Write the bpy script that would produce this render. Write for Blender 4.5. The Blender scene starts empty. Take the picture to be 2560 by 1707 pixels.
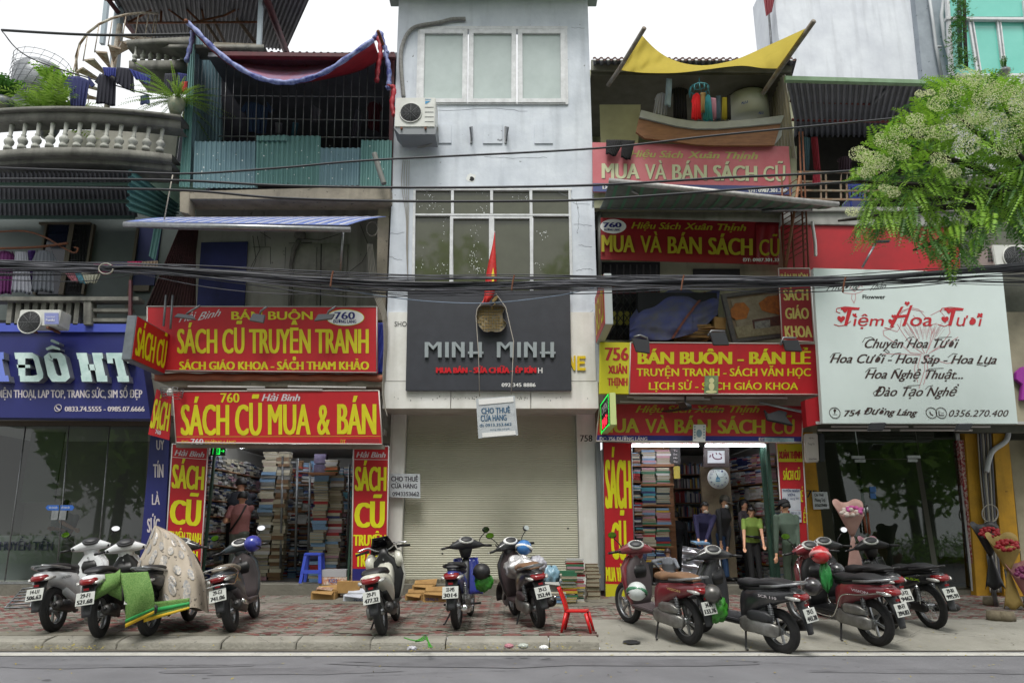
import bpy,math,random
from mathutils import Vector,Matrix,Euler
import bmesh
R=random.Random(7)
PI=math.pi
sc=bpy.context.scene
COL=sc.collection
# ---------------------------------------------------------------- camera, sky, sun, exposure
F=1826.0;PIT=math.radians(14.58);CH=1.25
cam=bpy.data.objects.new('camera',bpy.data.cameras.new('camera'));COL.objects.link(cam)
cam.location=(0,0,CH);cam.rotation_euler=(math.radians(90)+PIT,0,0)
cam.data.sensor_width=36;cam.data.lens=36*F/2560;cam.data.clip_end=600
sc.camera=cam
wd=bpy.data.worlds.new("World");sc.world=wd;wd.use_nodes=True
nt=wd.node_tree;nt.nodes.clear()
sky=nt.nodes.new('ShaderNodeTexSky');sky.sky_type='NISHITA';sky.sun_disc=False
sky.sun_elevation=math.radians(62);sky.sun_rotation=math.radians(168);sky.air_density=1.0;sky.dust_density=6.0
hs=nt.nodes.new('ShaderNodeHueSaturation');hs.inputs['Saturation'].default_value=0.12
mx=nt.nodes.new('ShaderNodeMix');mx.data_type='RGBA';mx.inputs['Factor'].default_value=0.85
mx.inputs['B'].default_value=(5.7,5.8,5.9,1)
bg=nt.nodes.new('ShaderNodeBackground');bg.inputs['Strength'].default_value=0.10
wo=nt.nodes.new('ShaderNodeOutputWorld')
nt.links.new(sky.outputs[0],hs.inputs['Color']);nt.links.new(hs.outputs[0],mx.inputs['A'])
nt.links.new(mx.outputs['Result'],bg.inputs['Color']);nt.links.new(bg.outputs[0],wo.inputs[0])
sl=bpy.data.lights.new('sun','SUN');sl.energy=1.5;sl.angle=math.radians(20);sl.color=(1,.97,.92)
sun=bpy.data.objects.new('sun',sl);COL.objects.link(sun)
sun.rotation_euler=(math.radians(28),math.radians(-5),0)
sc.view_settings.view_transform='Standard';sc.view_settings.look='None'
sc.view_settings.exposure=1.05;sc.view_settings.gamma=1;sc.view_settings.use_curve_mapping=False
sc.render.engine='CYCLES'
sc.cycles.max_bounces=7;sc.cycles.diffuse_bounces=4;sc.cycles.transparent_max_bounces=10
sc.cycles.sample_clamp_indirect=6;sc.cycles.use_denoising=True
# ---------------------------------------------------------------- pixel rays -> real points
CS,SN=math.cos(PIT),math.sin(PIT)
def ray(x,y):
    u=(x-1280)/F;v=-(y-853.5)/F
    return Vector((u,CS-v*SN,SN+v*CS))
def V(x,y,Y):
    d=ray(x,y);return Vector((0,0,CH))+d*(Y/d.y)
def G(x,y,z=0.0):
    d=ray(x,y);return Vector((0,0,CH))+d*((z-CH)/d.z)
# ---------------------------------------------------------------- materials
MT={}
def srgb(h):
    if isinstance(h,str):
        h=[int(h[i:i+2],16)/255 for i in(0,2,4)]
        return tuple((c/12.92 if c<=.04045 else((c+.055)/1.055)**2.4)for c in h)
    return h
def mat(name,col,rough=.6,metal=0,col2=None,scale=8,streak=0,spots=0,bump=0,emis=0,bscale=None,contrast=.5,spec=.5,coat=0,stretch=None):
    if name in MT:return MT[name]
    m=bpy.data.materials.new(name);MT[name]=m;m.use_nodes=True
    N=m.node_tree.nodes;L=m.node_tree.links;b=N['Principled BSDF']
    c=srgb(col)
    b.inputs['Base Color'].default_value=(*c,1);b.inputs['Roughness'].default_value=rough
    b.inputs['Metallic'].default_value=metal;b.inputs['Specular IOR Level'].default_value=spec
    if coat:b.inputs['Coat Weight'].default_value=coat;b.inputs['Coat Roughness'].default_value=.08
    if emis:b.inputs['Emission Color'].default_value=(*c,1);b.inputs['Emission Strength'].default_value=emis
    if col2 or bump or spots or streak:
        tc=N.new('ShaderNodeTexCoord');mp=N.new('ShaderNodeMapping');L.new(tc.outputs['Object'],mp.inputs['Vector'])
        if stretch:mp.inputs['Scale'].default_value=stretch
    cur=None
    def rampmix(fac_out,lo,hi,a,bcol):
        mr=N.new('ShaderNodeMapRange');mr.inputs['From Min'].default_value=lo;mr.inputs['From Max'].default_value=hi
        L.new(fac_out,mr.inputs['Value'])
        x=N.new('ShaderNodeMix');x.data_type='RGBA';L.new(mr.outputs[0],x.inputs['Factor'])
        if isinstance(a,tuple):x.inputs['A'].default_value=(*a,1)
        else:L.new(a,x.inputs['A'])
        x.inputs['B'].default_value=(*bcol,1);return x.outputs['Result']
    cur=c
    if col2:
        n=N.new('ShaderNodeTexNoise');n.inputs['Scale'].default_value=scale;n.inputs['Detail'].default_value=8;n.inputs['Roughness'].default_value=.65
        L.new(mp.outputs[0],n.inputs['Vector'])
        cur=rampmix(n.outputs[0],.5-contrast*.35,.5+contrast*.35,cur,srgb(col2))
    if streak:
        n=N.new('ShaderNodeTexNoise');n.inputs['Scale'].default_value=5;n.inputs['Detail'].default_value=6
        m2=N.new('ShaderNodeMapping');m2.inputs['Scale'].default_value=(1,1,.09);L.new(tc.outputs['Object'],m2.inputs['Vector']);L.new(m2.outputs[0],n.inputs['Vector'])
        k=srgb(col2)if col2 else tuple(x*.5 for x in c)
        cur=rampmix(n.outputs[0],.52,.52+.5/streak,cur,tuple(x*.45 for x in k))
    if spots:
        n=N.new('ShaderNodeTexNoise');n.inputs['Scale'].default_value=scale*5;n.inputs['Detail'].default_value=3;L.new(mp.outputs[0],n.inputs['Vector'])
        cur=rampmix(n.outputs[0],.72-spots*.1,.74-spots*.1,cur,tuple(x*.35 for x in c))
    if not isinstance(cur,tuple):L.new(cur,b.inputs['Base Color'])
    if bump:
        n=N.new('ShaderNodeTexNoise');n.inputs['Scale'].default_value=bscale or scale*3;n.inputs['Detail'].default_value=8;L.new(mp.outputs[0],n.inputs['Vector'])
        bp=N.new('ShaderNodeBump');bp.inputs['Strength'].default_value=bump;bp.inputs['Distance'].default_value=.02
        L.new(n.outputs[0],bp.inputs['Height']);L.new(bp.outputs[0],b.inputs['Normal'])
    return m
def glassm(name,tint,refl=1.45,rough=.02):
    if name in MT:return MT[name]
    m=bpy.data.materials.new(name);MT[name]=m;m.use_nodes=True
    N=m.node_tree.nodes;L=m.node_tree.links;N.remove(N['Principled BSDF'])
    t=N.new('ShaderNodeBsdfTransparent');t.inputs[0].default_value=(*tint,1)
    g=N.new('ShaderNodeBsdfGlossy');g.inputs['Roughness'].default_value=rough
    f=N.new('ShaderNodeFresnel');f.inputs[0].default_value=refl
    x=N.new('ShaderNodeMixShader');L.new(f.outputs[0],x.inputs[0]);L.new(t.outputs[0],x.inputs[1]);L.new(g.outputs[0],x.inputs[2])
    L.new(x.outputs[0],N['Material Output'].inputs[0]);return m
def leafm(name,col,col2):
    m=mat(name,col,.45,col2=col2,scale=1.3,contrast=.8)
    N=m.node_tree.nodes;L=m.node_tree.links;b=N['Principled BSDF']
    t=N.new('ShaderNodeBsdfTranslucent');a=N.new('ShaderNodeMixShader');a.inputs[0].default_value=.35
    L.new(b.inputs['Base Color'].links[0].from_socket,t.inputs[0])
    L.new(b.outputs[0],a.inputs[1]);L.new(t.outputs[0],a.inputs[2]);L.new(a.outputs[0],N['Material Output'].inputs[0]);return m
RED=mat('sign_red','b80c1c',.5,col2='a0101c',scale=2.2,contrast=.9,streak=.35)
REDD=mat('sign_red_faded','92121e',.5,col2='7c141e',scale=1.5,contrast=.9)
YEL=mat('print_yellow','ccc40e',.5,col2='bdb510',scale=4)
YELB=mat('print_bright_yellow','d2cf0c',.5)
WHI=mat('white_paint','dcdcda',.5)
SILV=mat('print_silver','c4bcc0',.5)
NAVY=mat('print_navy','22236a',.4)
BLK=mat('black_plastic','101012',.45)
DKG=mat('dark_grey_plastic','2c2d30',.5,col2='242528',scale=6)
RUB=mat('tyre_rubber','17171a',.8,col2='2a2928',scale=6,bump=.2)
CHR=mat('chrome','d0d0d0',.18,1)
ALU=mat('aluminium','a9abad',.38,.85,col2='8c8e90',scale=14)
STEEL=mat('galvanised_steel','8a8d90',.45,.6,col2='6a6c6e',scale=10)
RUST=mat('rusty_steel','5a3c30',.8,.2,col2='7a4a30',scale=16,bump=.2)
MAROON=mat('maroon_steel','5a2a30',.7,col2='3f2228',scale=6)
FRAMEW=mat('white_window_frame','d4d6d8',.35,col2='b8babc',scale=7)
GLASS=glassm('clear_glass',(.50,.56,.52),1.65)
DGLASS=glassm('tinted_glass',(.34,.36,.26),1.55)
DARK=mat('dark_interior','1c1d1f',.9,col2='26272a',scale=3)
WOOD=mat('plywood','8a5e3c',.6,col2='6b4429',scale=3,stretch=(1,1,6),bump=.1)
CARD=mat('cardboard','a8844f',.8,col2='8f6d40',scale=5,bump=.15)
CONC=mat('concrete','8b887f',.85,col2='6f6c64',scale=2.2,bump=.35,bscale=30,contrast=.9)
CONCD=mat('mouldy_concrete','8b8a82',.9,col2='3a3a37',scale=2.2,streak=1.2,bump=.4,bscale=20,contrast=1)
PLASG=mat('grey_plaster','5f6157',.85,col2='484a42',scale=2,bump=.25,bscale=14)
SKIN=mat('skin','cf9c7e',.55)
HAIR=mat('black_hair','0d0c0d',.5,bump=.3,bscale=80)
# ---------------------------------------------------------------- mesh builder
class MB:
    def __init__(s,M=None):s.v=[];s.f=[];s.mi=[];s.cur=0;s.M=M;s.sm=[];s.ps=[]
    def _a(s,vs,fs,smooth=False):
        n=len(s.v);s.ps.append((n,len(s.f)))
        s.v+=[Vector(p)for p in vs]if s.M is None else[s.M@Vector(p)for p in vs]
        for f in fs:s.f.append([n+i for i in f]);s.mi.append(s.cur);s.sm.append(smooth)
        return s
    def m(s,i):s.cur=i;return s
    def box(s,c,d,rot=None):
        x,y,z=d[0]/2,d[1]/2,d[2]/2
        vs=[Vector((sx*x,sy*y,sz*z))for sx in(-1,1)for sy in(-1,1)for sz in(-1,1)]
        if rot is not None:
            Q=rot if isinstance(rot,Matrix)else Euler(rot).to_matrix();vs=[Q@p for p in vs]
        return s._a([p+Vector(c)for p in vs],[(0,1,3,2),(4,6,7,5),(0,4,5,1),(2,3,7,6),(0,2,6,4),(1,5,7,3)])
    def bb(s,a,b):
        a=Vector(a);b=Vector(b);return s.box((a+b)/2,[abs(b[i]-a[i])for i in range(3)])
    def prism(s,pts,d,both=True):
        """pts: loop of 3-D points, extruded by vector d"""
        n=len(pts);P=[Vector(p)for p in pts];d=Vector(d)
        fs=[tuple(range(n)),tuple(range(2*n-1,n-1,-1))]+[(i,i+n,(i+1)%n+n,(i+1)%n)for i in range(n)]
        return s._a(P+[p+d for p in P],fs)
    def slab(s,px,Y,t=.1,off=0):
        return s.prism([V(x,y,Y+off)for x,y in px],(0,t,0))
    def rect(s,x0,y0,x1,y1,Y,t=.1):
        """a true upright box whose front face spans the pixel box at depth Y"""
        a=V((x0+x0)/2,y1,Y);b=V(x1,y0,Y);a2=V(x0,y0,Y);b2=V(x1,y1,Y)
        xa=(a.x+a2.x)/2;xb=(b.x+b2.x)/2
        return s.bb((xa,Y,a.z),(xb,Y+t,b.z))
    def poly(s,pts):return s._a(pts,[tuple(range(len(pts)))])
    def grid(s,fn,nu,nv,smooth=True,closeu=False):
        vs=[fn(i/nu,j/nv)for j in range(nv+1)for i in range(nu if closeu else nu+1)]
        w=nu if closeu else nu+1
        fs=[(j*w+i,j*w+(i+1)%w,(j+1)*w+(i+1)%w,(j+1)*w+i)for j in range(nv)for i in range(nu)]
        return s._a(vs,fs,smooth)
    def tube(s,pts,r,n=8,caps=True):
        P=[Vector(p)for p in pts];rs=r if isinstance(r,(list,tuple))else[r]*len(P)
        vs=[];k=len(P);up=Vector((0,0,1))
        T0=(P[1]-P[0]).normalized();a=T0.cross(up)
        if a.length<.1:a=T0.cross(Vector((1,0,0)))
        a.normalize()
        for i in range(k):
            T=(P[min(i+1,k-1)]-P[max(i-1,0)]).normalized()
            a=(a-T*a.dot(T));a=a.normalized()if a.length>1e-6 else Vector((1,0,0));b=T.cross(a)
            vs+=[P[i]+(a*math.cos(2*PI*j/n)+b*math.sin(2*PI*j/n))*rs[i]for j in range(n)]
        fs=[(i*n+j,i*n+(j+1)%n,(i+1)*n+(j+1)%n,(i+1)*n+j)for i in range(k-1)for j in range(n)]
        if caps:fs+=[tuple(range(n-1,-1,-1)),tuple((k-1)*n+j for j in range(n))]
        return s._a(vs,fs,True)
    def lathe(s,prof,M=None,n=20,smooth=True):
        """prof (r, h) turned round local Z, placed by matrix M"""
        M=M or Matrix()
        k=len(prof)
        vs=[M@Vector((r*math.cos(2*PI*j/n),r*math.sin(2*PI*j/n),h))for r,h in prof for j in range(n)]
        fs=[(i*n+j,i*n+(j+1)%n,(i+1)*n+(j+1)%n,(i+1)*n+j)for i in range(k-1)for j in range(n)]
        if prof[0][0]>1e-5:fs.append(tuple(range(n-1,-1,-1)))
        if prof[-1][0]>1e-5:fs.append(tuple((k-1)*n+j for j in range(n)))
        return s._a(vs,fs,smooth)
    def torus(s,c,R_,r,axis=(0,1,0),n=28,k=10,sy=1.0):
        q=Vector((0,0,1)).rotation_difference(Vector(axis)).to_matrix()
        def fn(u,v):
            a=2*PI*u;b=2*PI*v
            return Vector(c)+q@Vector(((R_+r*math.cos(b))*math.cos(a),(R_+r*math.cos(b))*math.sin(a),r*sy*math.sin(b)))
        return s.grid(fn,n,k,True,True)
    def ball(s,c,d,n=14,k=9,rot=None):
        d=(d,d,d)if not isinstance(d,(tuple,list))else d
        Q=Euler(rot).to_matrix()if rot else Matrix.Identity(3)
        return s.grid(lambda u,v:Vector(c)+Q@Vector((d[0]*math.cos(2*PI*u)*math.sin(PI*v),d[1]*math.sin(2*PI*u)*math.sin(PI*v),-d[2]*math.cos(PI*v))),n,k,True,True)
    def loft(s,secs,n=16,axis='x',caps=True):
        """secs: (x, zc, halfw, halfh, power[, yc]) super-ellipses in the YZ plane"""
        vs=[]
        for q in secs:
            x,zc,w,h,p=q[:5];yc=q[5]if len(q)>5 else 0
            for j in range(n):
                a=2*PI*j/n;ca,sa=math.cos(a),math.sin(a)
                y=w*math.copysign(abs(ca)**(2/p),ca)+yc;z=h*math.copysign(abs(sa)**(2/p),sa)+zc
                vs.append((x,y,z)if axis=='x' else((y,x,z)if axis=='y' else(y,z,x)))
        k=len(secs)
        fs=[(i*n+j,i*n+(j+1)%n,(i+1)*n+(j+1)%n,(i+1)*n+j)for i in range(k-1)for j in range(n)]
        if caps:fs+=[tuple(range(n-1,-1,-1)),tuple((k-1)*n+j for j in range(n))]
        return s._a(vs,fs,True)
    def build(s,name,m,parent=None,bevel=0,flat=False,solid=0,sub=0):
        me=bpy.data.meshes.new(name)
        off=ROOT.get(parent.name,Vector())if parent else Vector()
        me.from_pydata([tuple(p-off)for p in s.v],[],s.f)
        for x in(m if isinstance(m,(list,tuple))else[m]):me.materials.append(x)
        me.polygons.foreach_set('material_index',s.mi)
        me.polygons.foreach_set('use_smooth',[False]*len(s.f)if flat else s.sm)
        bm_=bmesh.new();bm_.from_mesh(me)
        if not flat:bmesh.ops.remove_doubles(bm_,verts=bm_.verts,dist=1e-5)
        if solid:
            bmesh.ops.recalc_face_normals(bm_,faces=bm_.faces)
            bmesh.ops.solidify(bm_,geom=bm_.faces[:],thickness=solid)
        if bevel:bmesh.ops.bevel(bm_,geom=[e for e in bm_.edges if len(e.link_faces)==2 and e.calc_face_angle(0)>.6],offset=bevel,segments=2,affect='EDGES',clamp_overlap=True)
        bmesh.ops.recalc_face_normals(bm_,faces=bm_.faces)
        bm_.to_mesh(me);bm_.free()
        o=bpy.data.objects.new(name,me);COL.objects.link(o)
        if parent:
            o.parent=parent
            if parent.name in ROOT:ROOT[o.name]=ROOT[parent.name]
        if sub:
            q=o.modifiers.new('s','SUBSURF');q.levels=q.render_levels=sub
        return o
ROOT={}
def tag(o,label,cat,group=None):
    o['label']=label;o['category']=cat
    if group:o['group']=group
    return o
def thing(name,label,cat,loc=(0,0,0),group=None,rz=0,local=False):
    """an Empty at the thing's base. local: parts are given in its own frame, else in world space"""
    o=bpy.data.objects.new(name,None);COL.objects.link(o);o.location=loc;o.rotation_euler=(0,0,rz)
    o.empty_display_size=.2
    if not local:ROOT[o.name]=Vector(loc)
    return tag(o,label,cat,group)
def struct(o):o['kind']='structure';return o
def stuff(o):o['kind']='stuff';return o
def solo(mb,name,m,label,cat,group=None,loc=None,**k):
    """a thing that is one mesh, its origin moved to its base"""
    P=mb.v;base=Vector((sum(p.x for p in P)/len(P),sum(p.y for p in P)/len(P),min(p.z for p in P)))
    mb.v=[p-base for p in P];o=mb.build(name,m,None,**k);o.location=base
    return tag(o,label,cat,group)
# ---------------------------------------------------------------- lettering (flat print)
_TX={};_CAP=[]
def glyphs(txt):
    if txt not in _TX:
        cu=bpy.data.curves.new('t','FONT');cu.body=txt;cu.resolution_u=3
        o=bpy.data.objects.new('t',cu);COL.objects.link(o)
        dg=bpy.context.evaluated_depsgraph_get();me=bpy.data.meshes.new_from_object(o.evaluated_get(dg))
        _TX[txt]=([(v.co.x,v.co.y)for v in me.vertices],[tuple(p.vertices)for p in me.polygons])
        bpy.data.objects.remove(o);bpy.data.meshes.remove(me);bpy.data.curves.remove(cu)
    return _TX[txt]
def text(mb,txt,fn,bold=0,shear=0,nrm=Vector((0,-1,0)),z=.004,ch=None):
    """fn(u, v) -> point; v = 0 baseline, 1 cap height. bold: stroke widening in u"""
    if not _CAP:_CAP.append(max(p[1]for p in glyphs('H')[0]))
    vs,fs=glyphs(txt)
    if not vs:return
    x0=min(p[0]for p in vs);x1=max(p[0]for p in vs);cap=_CAP[0]
    sp=[0]if not bold else([-bold,bold]if bold<.004 else[-bold,-bold/3,bold/3,bold])
    for k,b in enumerate(sp):
        pts=[]
        for x,y in vs:
            u=(x-x0)/(x1-x0);v=y/cap
            pts.append(fn(u*(1-2*max(sp))+max(sp)+b+shear*(v-.5),v)+nrm*(z+k*.0007))
        mb._a(pts,fs)
def pxq(q,Y):
    """bilinear map over a pixel quad (bl, br, tr, tl) laid on the plane at depth Y"""
    bl,br,tr,tl=q
    def fn(u,v):
        x=(bl[0]*(1-u)+br[0]*u)*(1-v)+(tl[0]*(1-u)+tr[0]*u)*v
        y=(bl[1]*(1-u)+br[1]*u)*(1-v)+(tl[1]*(1-u)+tr[1]*u)*v
        return V(x,y,Y)
    return fn
def pxr(x0,y0,x1,y1,Y,dy=0):
    """upright pixel box; dy: how much lower the far end sits"""
    return pxq([(x0,y1),(x1,y1+dy),(x1,y0+dy),(x0,y0)],Y)
def wq(bl,br,tr,tl):
    return lambda u,v:(bl*(1-u)+br*u)*(1-v)+(tl*(1-u)+tr*u)*v
def ellipse(mb,cx,cy,rx,ry,Y,z=.002,n=28):
    mb.poly([V(cx+rx*math.cos(2*PI*i/n),cy+ry*math.sin(2*PI*i/n),Y-z)for i in range(n)])
def band(mb,pts,w,Y,z=.003):
    """flat ribbon along pixel points"""
    for(ax,ay),(bx,by)in zip(pts,pts[1:]):
        dx,dy=bx-ax,by-ay;l=math.hypot(dx,dy)or 1;nx,ny=-dy/l*w/2,dx/l*w/2
        mb.poly([V(ax+nx,ay+ny,Y-z),V(bx+nx,by+ny,Y-z),V(bx-nx,by-ny,Y-z),V(ax-nx,ay-ny,Y-z)])
# ================================================================ GROUND
YS,YP,YB,YW,YG=14.3,14.1,13.4,13.47,13.95
XR=V(1490,1570,9.8).x
def gz(x,Y):
    """height of the ground"""
    e=.134*(Y-9.64)/4.31 if Y>9.64 else 0
    if x>XR:
        if Y<9.32:return-.12
        if Y<10.7:return-.12+.155*(Y-9.32)/1.38
        return e
    return-.12 if Y<9.40 else e
def hit(x,y):
    z=0
    for _ in range(12):
        p=G(x,y,z);z=gz(p.x,p.y)
    return G(x,y,z)
ASPH=mat('asphalt','7a7a7e',.85,col2='5c5c60',scale=1.1,bump=.5,bscale=160,contrast=.9,spots=.2)
m=MB();m.poly([(-150,-60,-.12),(150,-60,-.12),(150,9.45,-.12),(-150,9.45,-.12)])
struct(m.build('road',ASPH))
m=MB();R2=random.Random(3)
for(cx,cy,rx,ry)in[(.6,8.5,2.3,.26),(-4.2,8.3,1.4,.12),(-2.4,8.0,1.1,.2),(4.4,8.0,1.3,.14)]:
    m.poly([(cx+rx*(1+.25*R2.uniform(-1,1))*math.cos(a*PI/12),cy+ry*(1+.4*R2.uniform(-1,1))*math.sin(a*PI/12),-.1175+.0008*int(rx*2))for a in range(24)])
struct(m.build('road_patch',mat('damp_asphalt','5a5a5e',.7,col2='6c6c70',scale=3,bump=.4,bscale=120)))
m=MB();N_=90
edge=lambda i,s:(-60+120*i/N_,(8.93 if s else 9.15)+.008*math.sin(i*1.7),-.112)
m._a([edge(i,s)for i in range(N_+1)for s in(0,1)],[(2*i,2*i+1,2*i+3,2*i+2)for i in range(N_)])
struct(m.build('road_marking',mat('worn_white_line','c6c5be',.8,col2='918f89',scale=5,contrast=1,spots=.6)))
m=MB()
m.poly([(-60,9.26,-.114),(60,9.26,-.114),(60,9.41,-.114),(-60,9.41,-.114)])
struct(m.build('gutter',mat('gutter_dirt','6b665c',.9,col2='4b463e',scale=4,bump=.5,bscale=40)))
KERB=mat('kerb_concrete','9a978e',.9,col2='6b685e',scale=2.5,bump=.8,bscale=30,contrast=1,spots=.3)
x=-14.0;kerbroot=MB().box((-3,9.6,-.3),(26,.3,.1)).build('kerb',CONC);struct(kerbroot);R2=random.Random(5)
while x<XR-.1:
    w=min(R2.choice((.9,1.0,1.25)),XR-x)
    y0=9.38+R2.uniform(-.04,.03)
    mb=MB().prism([(x+.006,y0,-.2),(x+.006,y0+.03,-.045),(x+.006,y0+.1,-.012+R2.uniform(-.012,.006)),(x+.006,9.70,.002),(x+.006,9.70,-.2)],(w-.012,0,0))
    mb.build('kerb_stone',KERB,kerbroot,bevel=.008);x+=w
BED=mat('paving_bed','6b685f',.95,col2='4e4b42',scale=5,bump=.5,bscale=40)
m=MB();m.grid(lambda u,v:Vector((-16+u*(XR+16),9.68+v*4.3,gz(0,9.68+v*4.3)-.012)),20,10);struct(m.build('pavement',BED));pave=bpy.data.objects['pavement']
RAMP=mat('ramp_concrete','9b9990',.9,col2='716f66',scale=1.3,bump=.5,bscale=24,contrast=1,spots=.3)
def rampz(u,v):
    x=XR+u*(18-XR);Y=9.28+v*1.75
    return Vector((x,Y,gz(XR+1,Y)+.004+.012*math.sin(x*2.3)*math.sin(Y*4)))
m=MB();m.grid(rampz,60,20);struct(m.build('ramp',RAMP))
m=MB();m.grid(lambda u,v:Vector((XR+u*14,10.95+v*3.1,gz(XR+1,10.95+v*3.1)-.012)),10,6);struct(m.build('pavement_bed',BED))
TILES=[mat('paving_red','7c4c46',.85,col2='5e3c37',scale=9,bump=.4,bscale=50),mat('paving_brown','75625b',.9,col2='5c4c46',scale=9,bump=.4,bscale=50),mat('paving_faded','857a74',.9,col2='6a605a',scale=8,bump=.4,bscale=50),mat('paving_deep_red','673e3a',.8,col2='4c312e',scale=9,bump=.4,bscale=50)]
DIA=mat('paving_grey_green','83837a',.9,col2='676a5e',scale=8,bump=.4,bscale=50)
TW,TD,cx_=.31,.185,.075
octo=[(-TW/2,0),(-TW/2+cx_,-TD/2),(TW/2-cx_,-TD/2),(TW/2,0),(TW/2-cx_,TD/2),(-TW/2+cx_,TD/2)]
dia=[(-.052,0),(0,-.036),(.052,0),(0,.036)]
g_=.95
def tile_mesh(m_,pts,h=0):
    mb=MB();mb.prism([(a*g_,b*g_,h)for a,b in pts],(0,0,-.03));o=mb.build('paving_tile',m_,None,bevel=.004);d=o.data;bpy.data.objects.remove(o);return d
TM=[tile_mesh(t,octo)for t in TILES]
DM=tile_mesh(DIA,dia,.005)
far=[MB()for _ in range(5)];cnt=0;cand=[]
SX=2*TW-2*cx_
for j in range(0,47):
    Y=9.79+j*TD/2
    for i in range(-22,20):
        x=i*SX+(j%2)*SX/2
        cand.append((x,Y,0));cand.append((x+TW/2,Y,1));cand.append((x-TW/2,Y,1))
def seen(x,Y):
    return abs(x)*F/(Y*CS)<1300
cand=[c for c in cand if seen(c[0],c[1])and not(c[0]>XR-.1 and c[1]<11.05)and not(c[0]<-4.2 and c[1]<9.95 and math.sin(c[0]*3)>-.3)]
R2=random.Random(11)
for n_,(x,Y,k)in enumerate(sorted(cand,key=lambda c:c[1])):
    dz=R2.uniform(-.004,.003);tx,ty=R2.uniform(-.01,.01),R2.uniform(-.01,.01)
    q=R2.choice((0,1,1,2,2,3))if k==0 else 4
    if R2.random()<.012:continue
    if cnt<300:
        o=bpy.data.objects.new('paving_tile',DM if k else TM[q]);COL.objects.link(o);o.parent=pave
        o.location=(x,Y,gz(x,Y)+dz);o.rotation_euler=(tx+.031,ty,R2.uniform(-.02,.02));cnt+=1
    else:
        far[q].prism([(x+a*g_,Y+b*g_,gz(x,Y+b)+dz+a*tx+(.005 if k else 0))for a,b in(dia if k else octo)],(0,0,-.03))
for q in range(5):
    mm=far[q]
    if mm.v:stuff(mm.build('paving_tiles',(TILES+[DIA])[q],pave,flat=True))
m=MB();
def blob(m,cx,cy,rx,ry,dz=.006,n=26,rr=random.Random(2)):
    m.poly([(cx+rx*(1+.18*rr.uniform(-1,1))*math.cos(a*2*PI/n),cy+ry*(1+.25*rr.uniform(-1,1))*math.sin(a*2*PI/n),gz(cx,cy+ry*math.sin(a*2*PI/n))+dz)for a in range(n)])
m.prism([(-9.5,9.70,.006),(-3.2,9.70,.006),(-3.5,9.9,.012),(-4.6,10.0,.014),(-9.5,10.02,.014)],(0,0,-.03))
for a in[(-1.75,9.95,.55,.13),(-.95,10.2,.5,.1),(-5.5,12.9,.8,.5),(-3.0,13.2,1.3,.45),(2.4,13.2,1.1,.5),(1.2,12.7,.5,.25)]:blob(m,*a)
struct(m.build('concrete_patch',mat('patch_concrete','7f7b70',.9,col2='5d594e',scale=2.6,bump=.5,bscale=30,contrast=1)))
m=MB()
STEP=mat('step_concrete','77746a',.9,col2='54524a',scale=2.4,bump=.45,bscale=22,contrast=1)
zt=.32
m.bb((-9.5,YG,-.1),(V(1500,1400,YG).x,14.6,zt));m.bb((V(1500,1400,YG).x,YG+.12,-.1),(9.5,14.6,zt-.03))
struct(m.build('step',STEP))
m=MB();m.bb((-9.5,14.6,.2),(9.5,21,.318));struct(m.build('floor',mat('shop_floor','4c4a48',.5,col2='3c3a39',scale=2)))
m=MB();m.poly([(-150,21,-.15),(150,21,-.15),(150,120,-.15),(-150,120,-.15)]);struct(m.build('ground',CONC))
# ================================================================ BUILDINGS
WALLB=mat('pale_blue_grey_render','d0d6de',.8,col2='b9c0ca',scale=1.6,streak=.7,bump=.25,bscale=9,spots=.1)
PANEL=mat('white_facade_panel','e2e2de',.45,col2='d0cfc8',scale=2,streak=.6)
OLIVE=mat('olive_plaster','a5a68c',.85,col2='84856e',scale=1.8,streak=1.2,bump=.2,contrast=1)
GREYW=mat('white_render','d6dae0',.85,col2='c0c4cc',scale=1.4,streak=.8,bump=.15,bscale=8)
CORR_T=mat('teal_sheet','5f8a84',.5,.1,col2='4c7678',scale=1.2,spots=.25,contrast=.8)
CORR_B=mat('blue_grey_sheet','6f8e96',.5,.1,col2='5b7a86',scale=1.4,spots=.3,contrast=.8)
CORR_D=mat('dark_roof_sheet','6c6e76',.6,.1,col2='55575e',scale=2)
CORR_G=mat('beige_sheet','9a968a',.55,.1,col2='827e72',scale=2,streak=.8)
def corr(mb,a,b,c,d,n,amp=.018,nv=1,sq=1):
    """corrugated sheet over the quad a-b (across the ribs) and d-c"""
    A,B,C_,D=map(Vector,(a,b,c,d));nr=(B-A).cross(D-A).normalized()
    def fn(u,v):
        p=(A*(1-u)+B*u)*(1-v)+(D*(1-u)+C_*u)*v
        w=math.sin(u*n*2*PI);w=max(-1,min(1,w*1.8))if sq else w
        return p+nr*amp*w
    mb.grid(fn,n*8,nv,False);return mb
def pc(mb,q,Y,n,amp=.018,Ys=None):
    """corrugated sheet on a pixel quad tl, tr, br, bl with depths"""
    Ys=Ys or[Y]*4;P=[V(x,y,yy)for(x,y),yy in zip(q,Ys)]
    return corr(mb,P[3],P[2],P[1],P[0],n,amp)
def part(name,m,root,fn,**k):
    mb=MB();fn(mb)
    if not k.pop('isl',0):return mb.build(name,m,root,**k)
    E=mb.ps[1:]+[(len(mb.v),len(mb.f))]
    for(a,f0),(b,f1)in zip(mb.ps,E):
        q=MB();q.v=mb.v[a:b];q.f=[[i-a for i in f]for f in mb.f[f0:f1]];q.mi=mb.mi[f0:f1];q.sm=mb.sm[f0:f1];o=q.build(name,m,root,**k)
    return o
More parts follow.
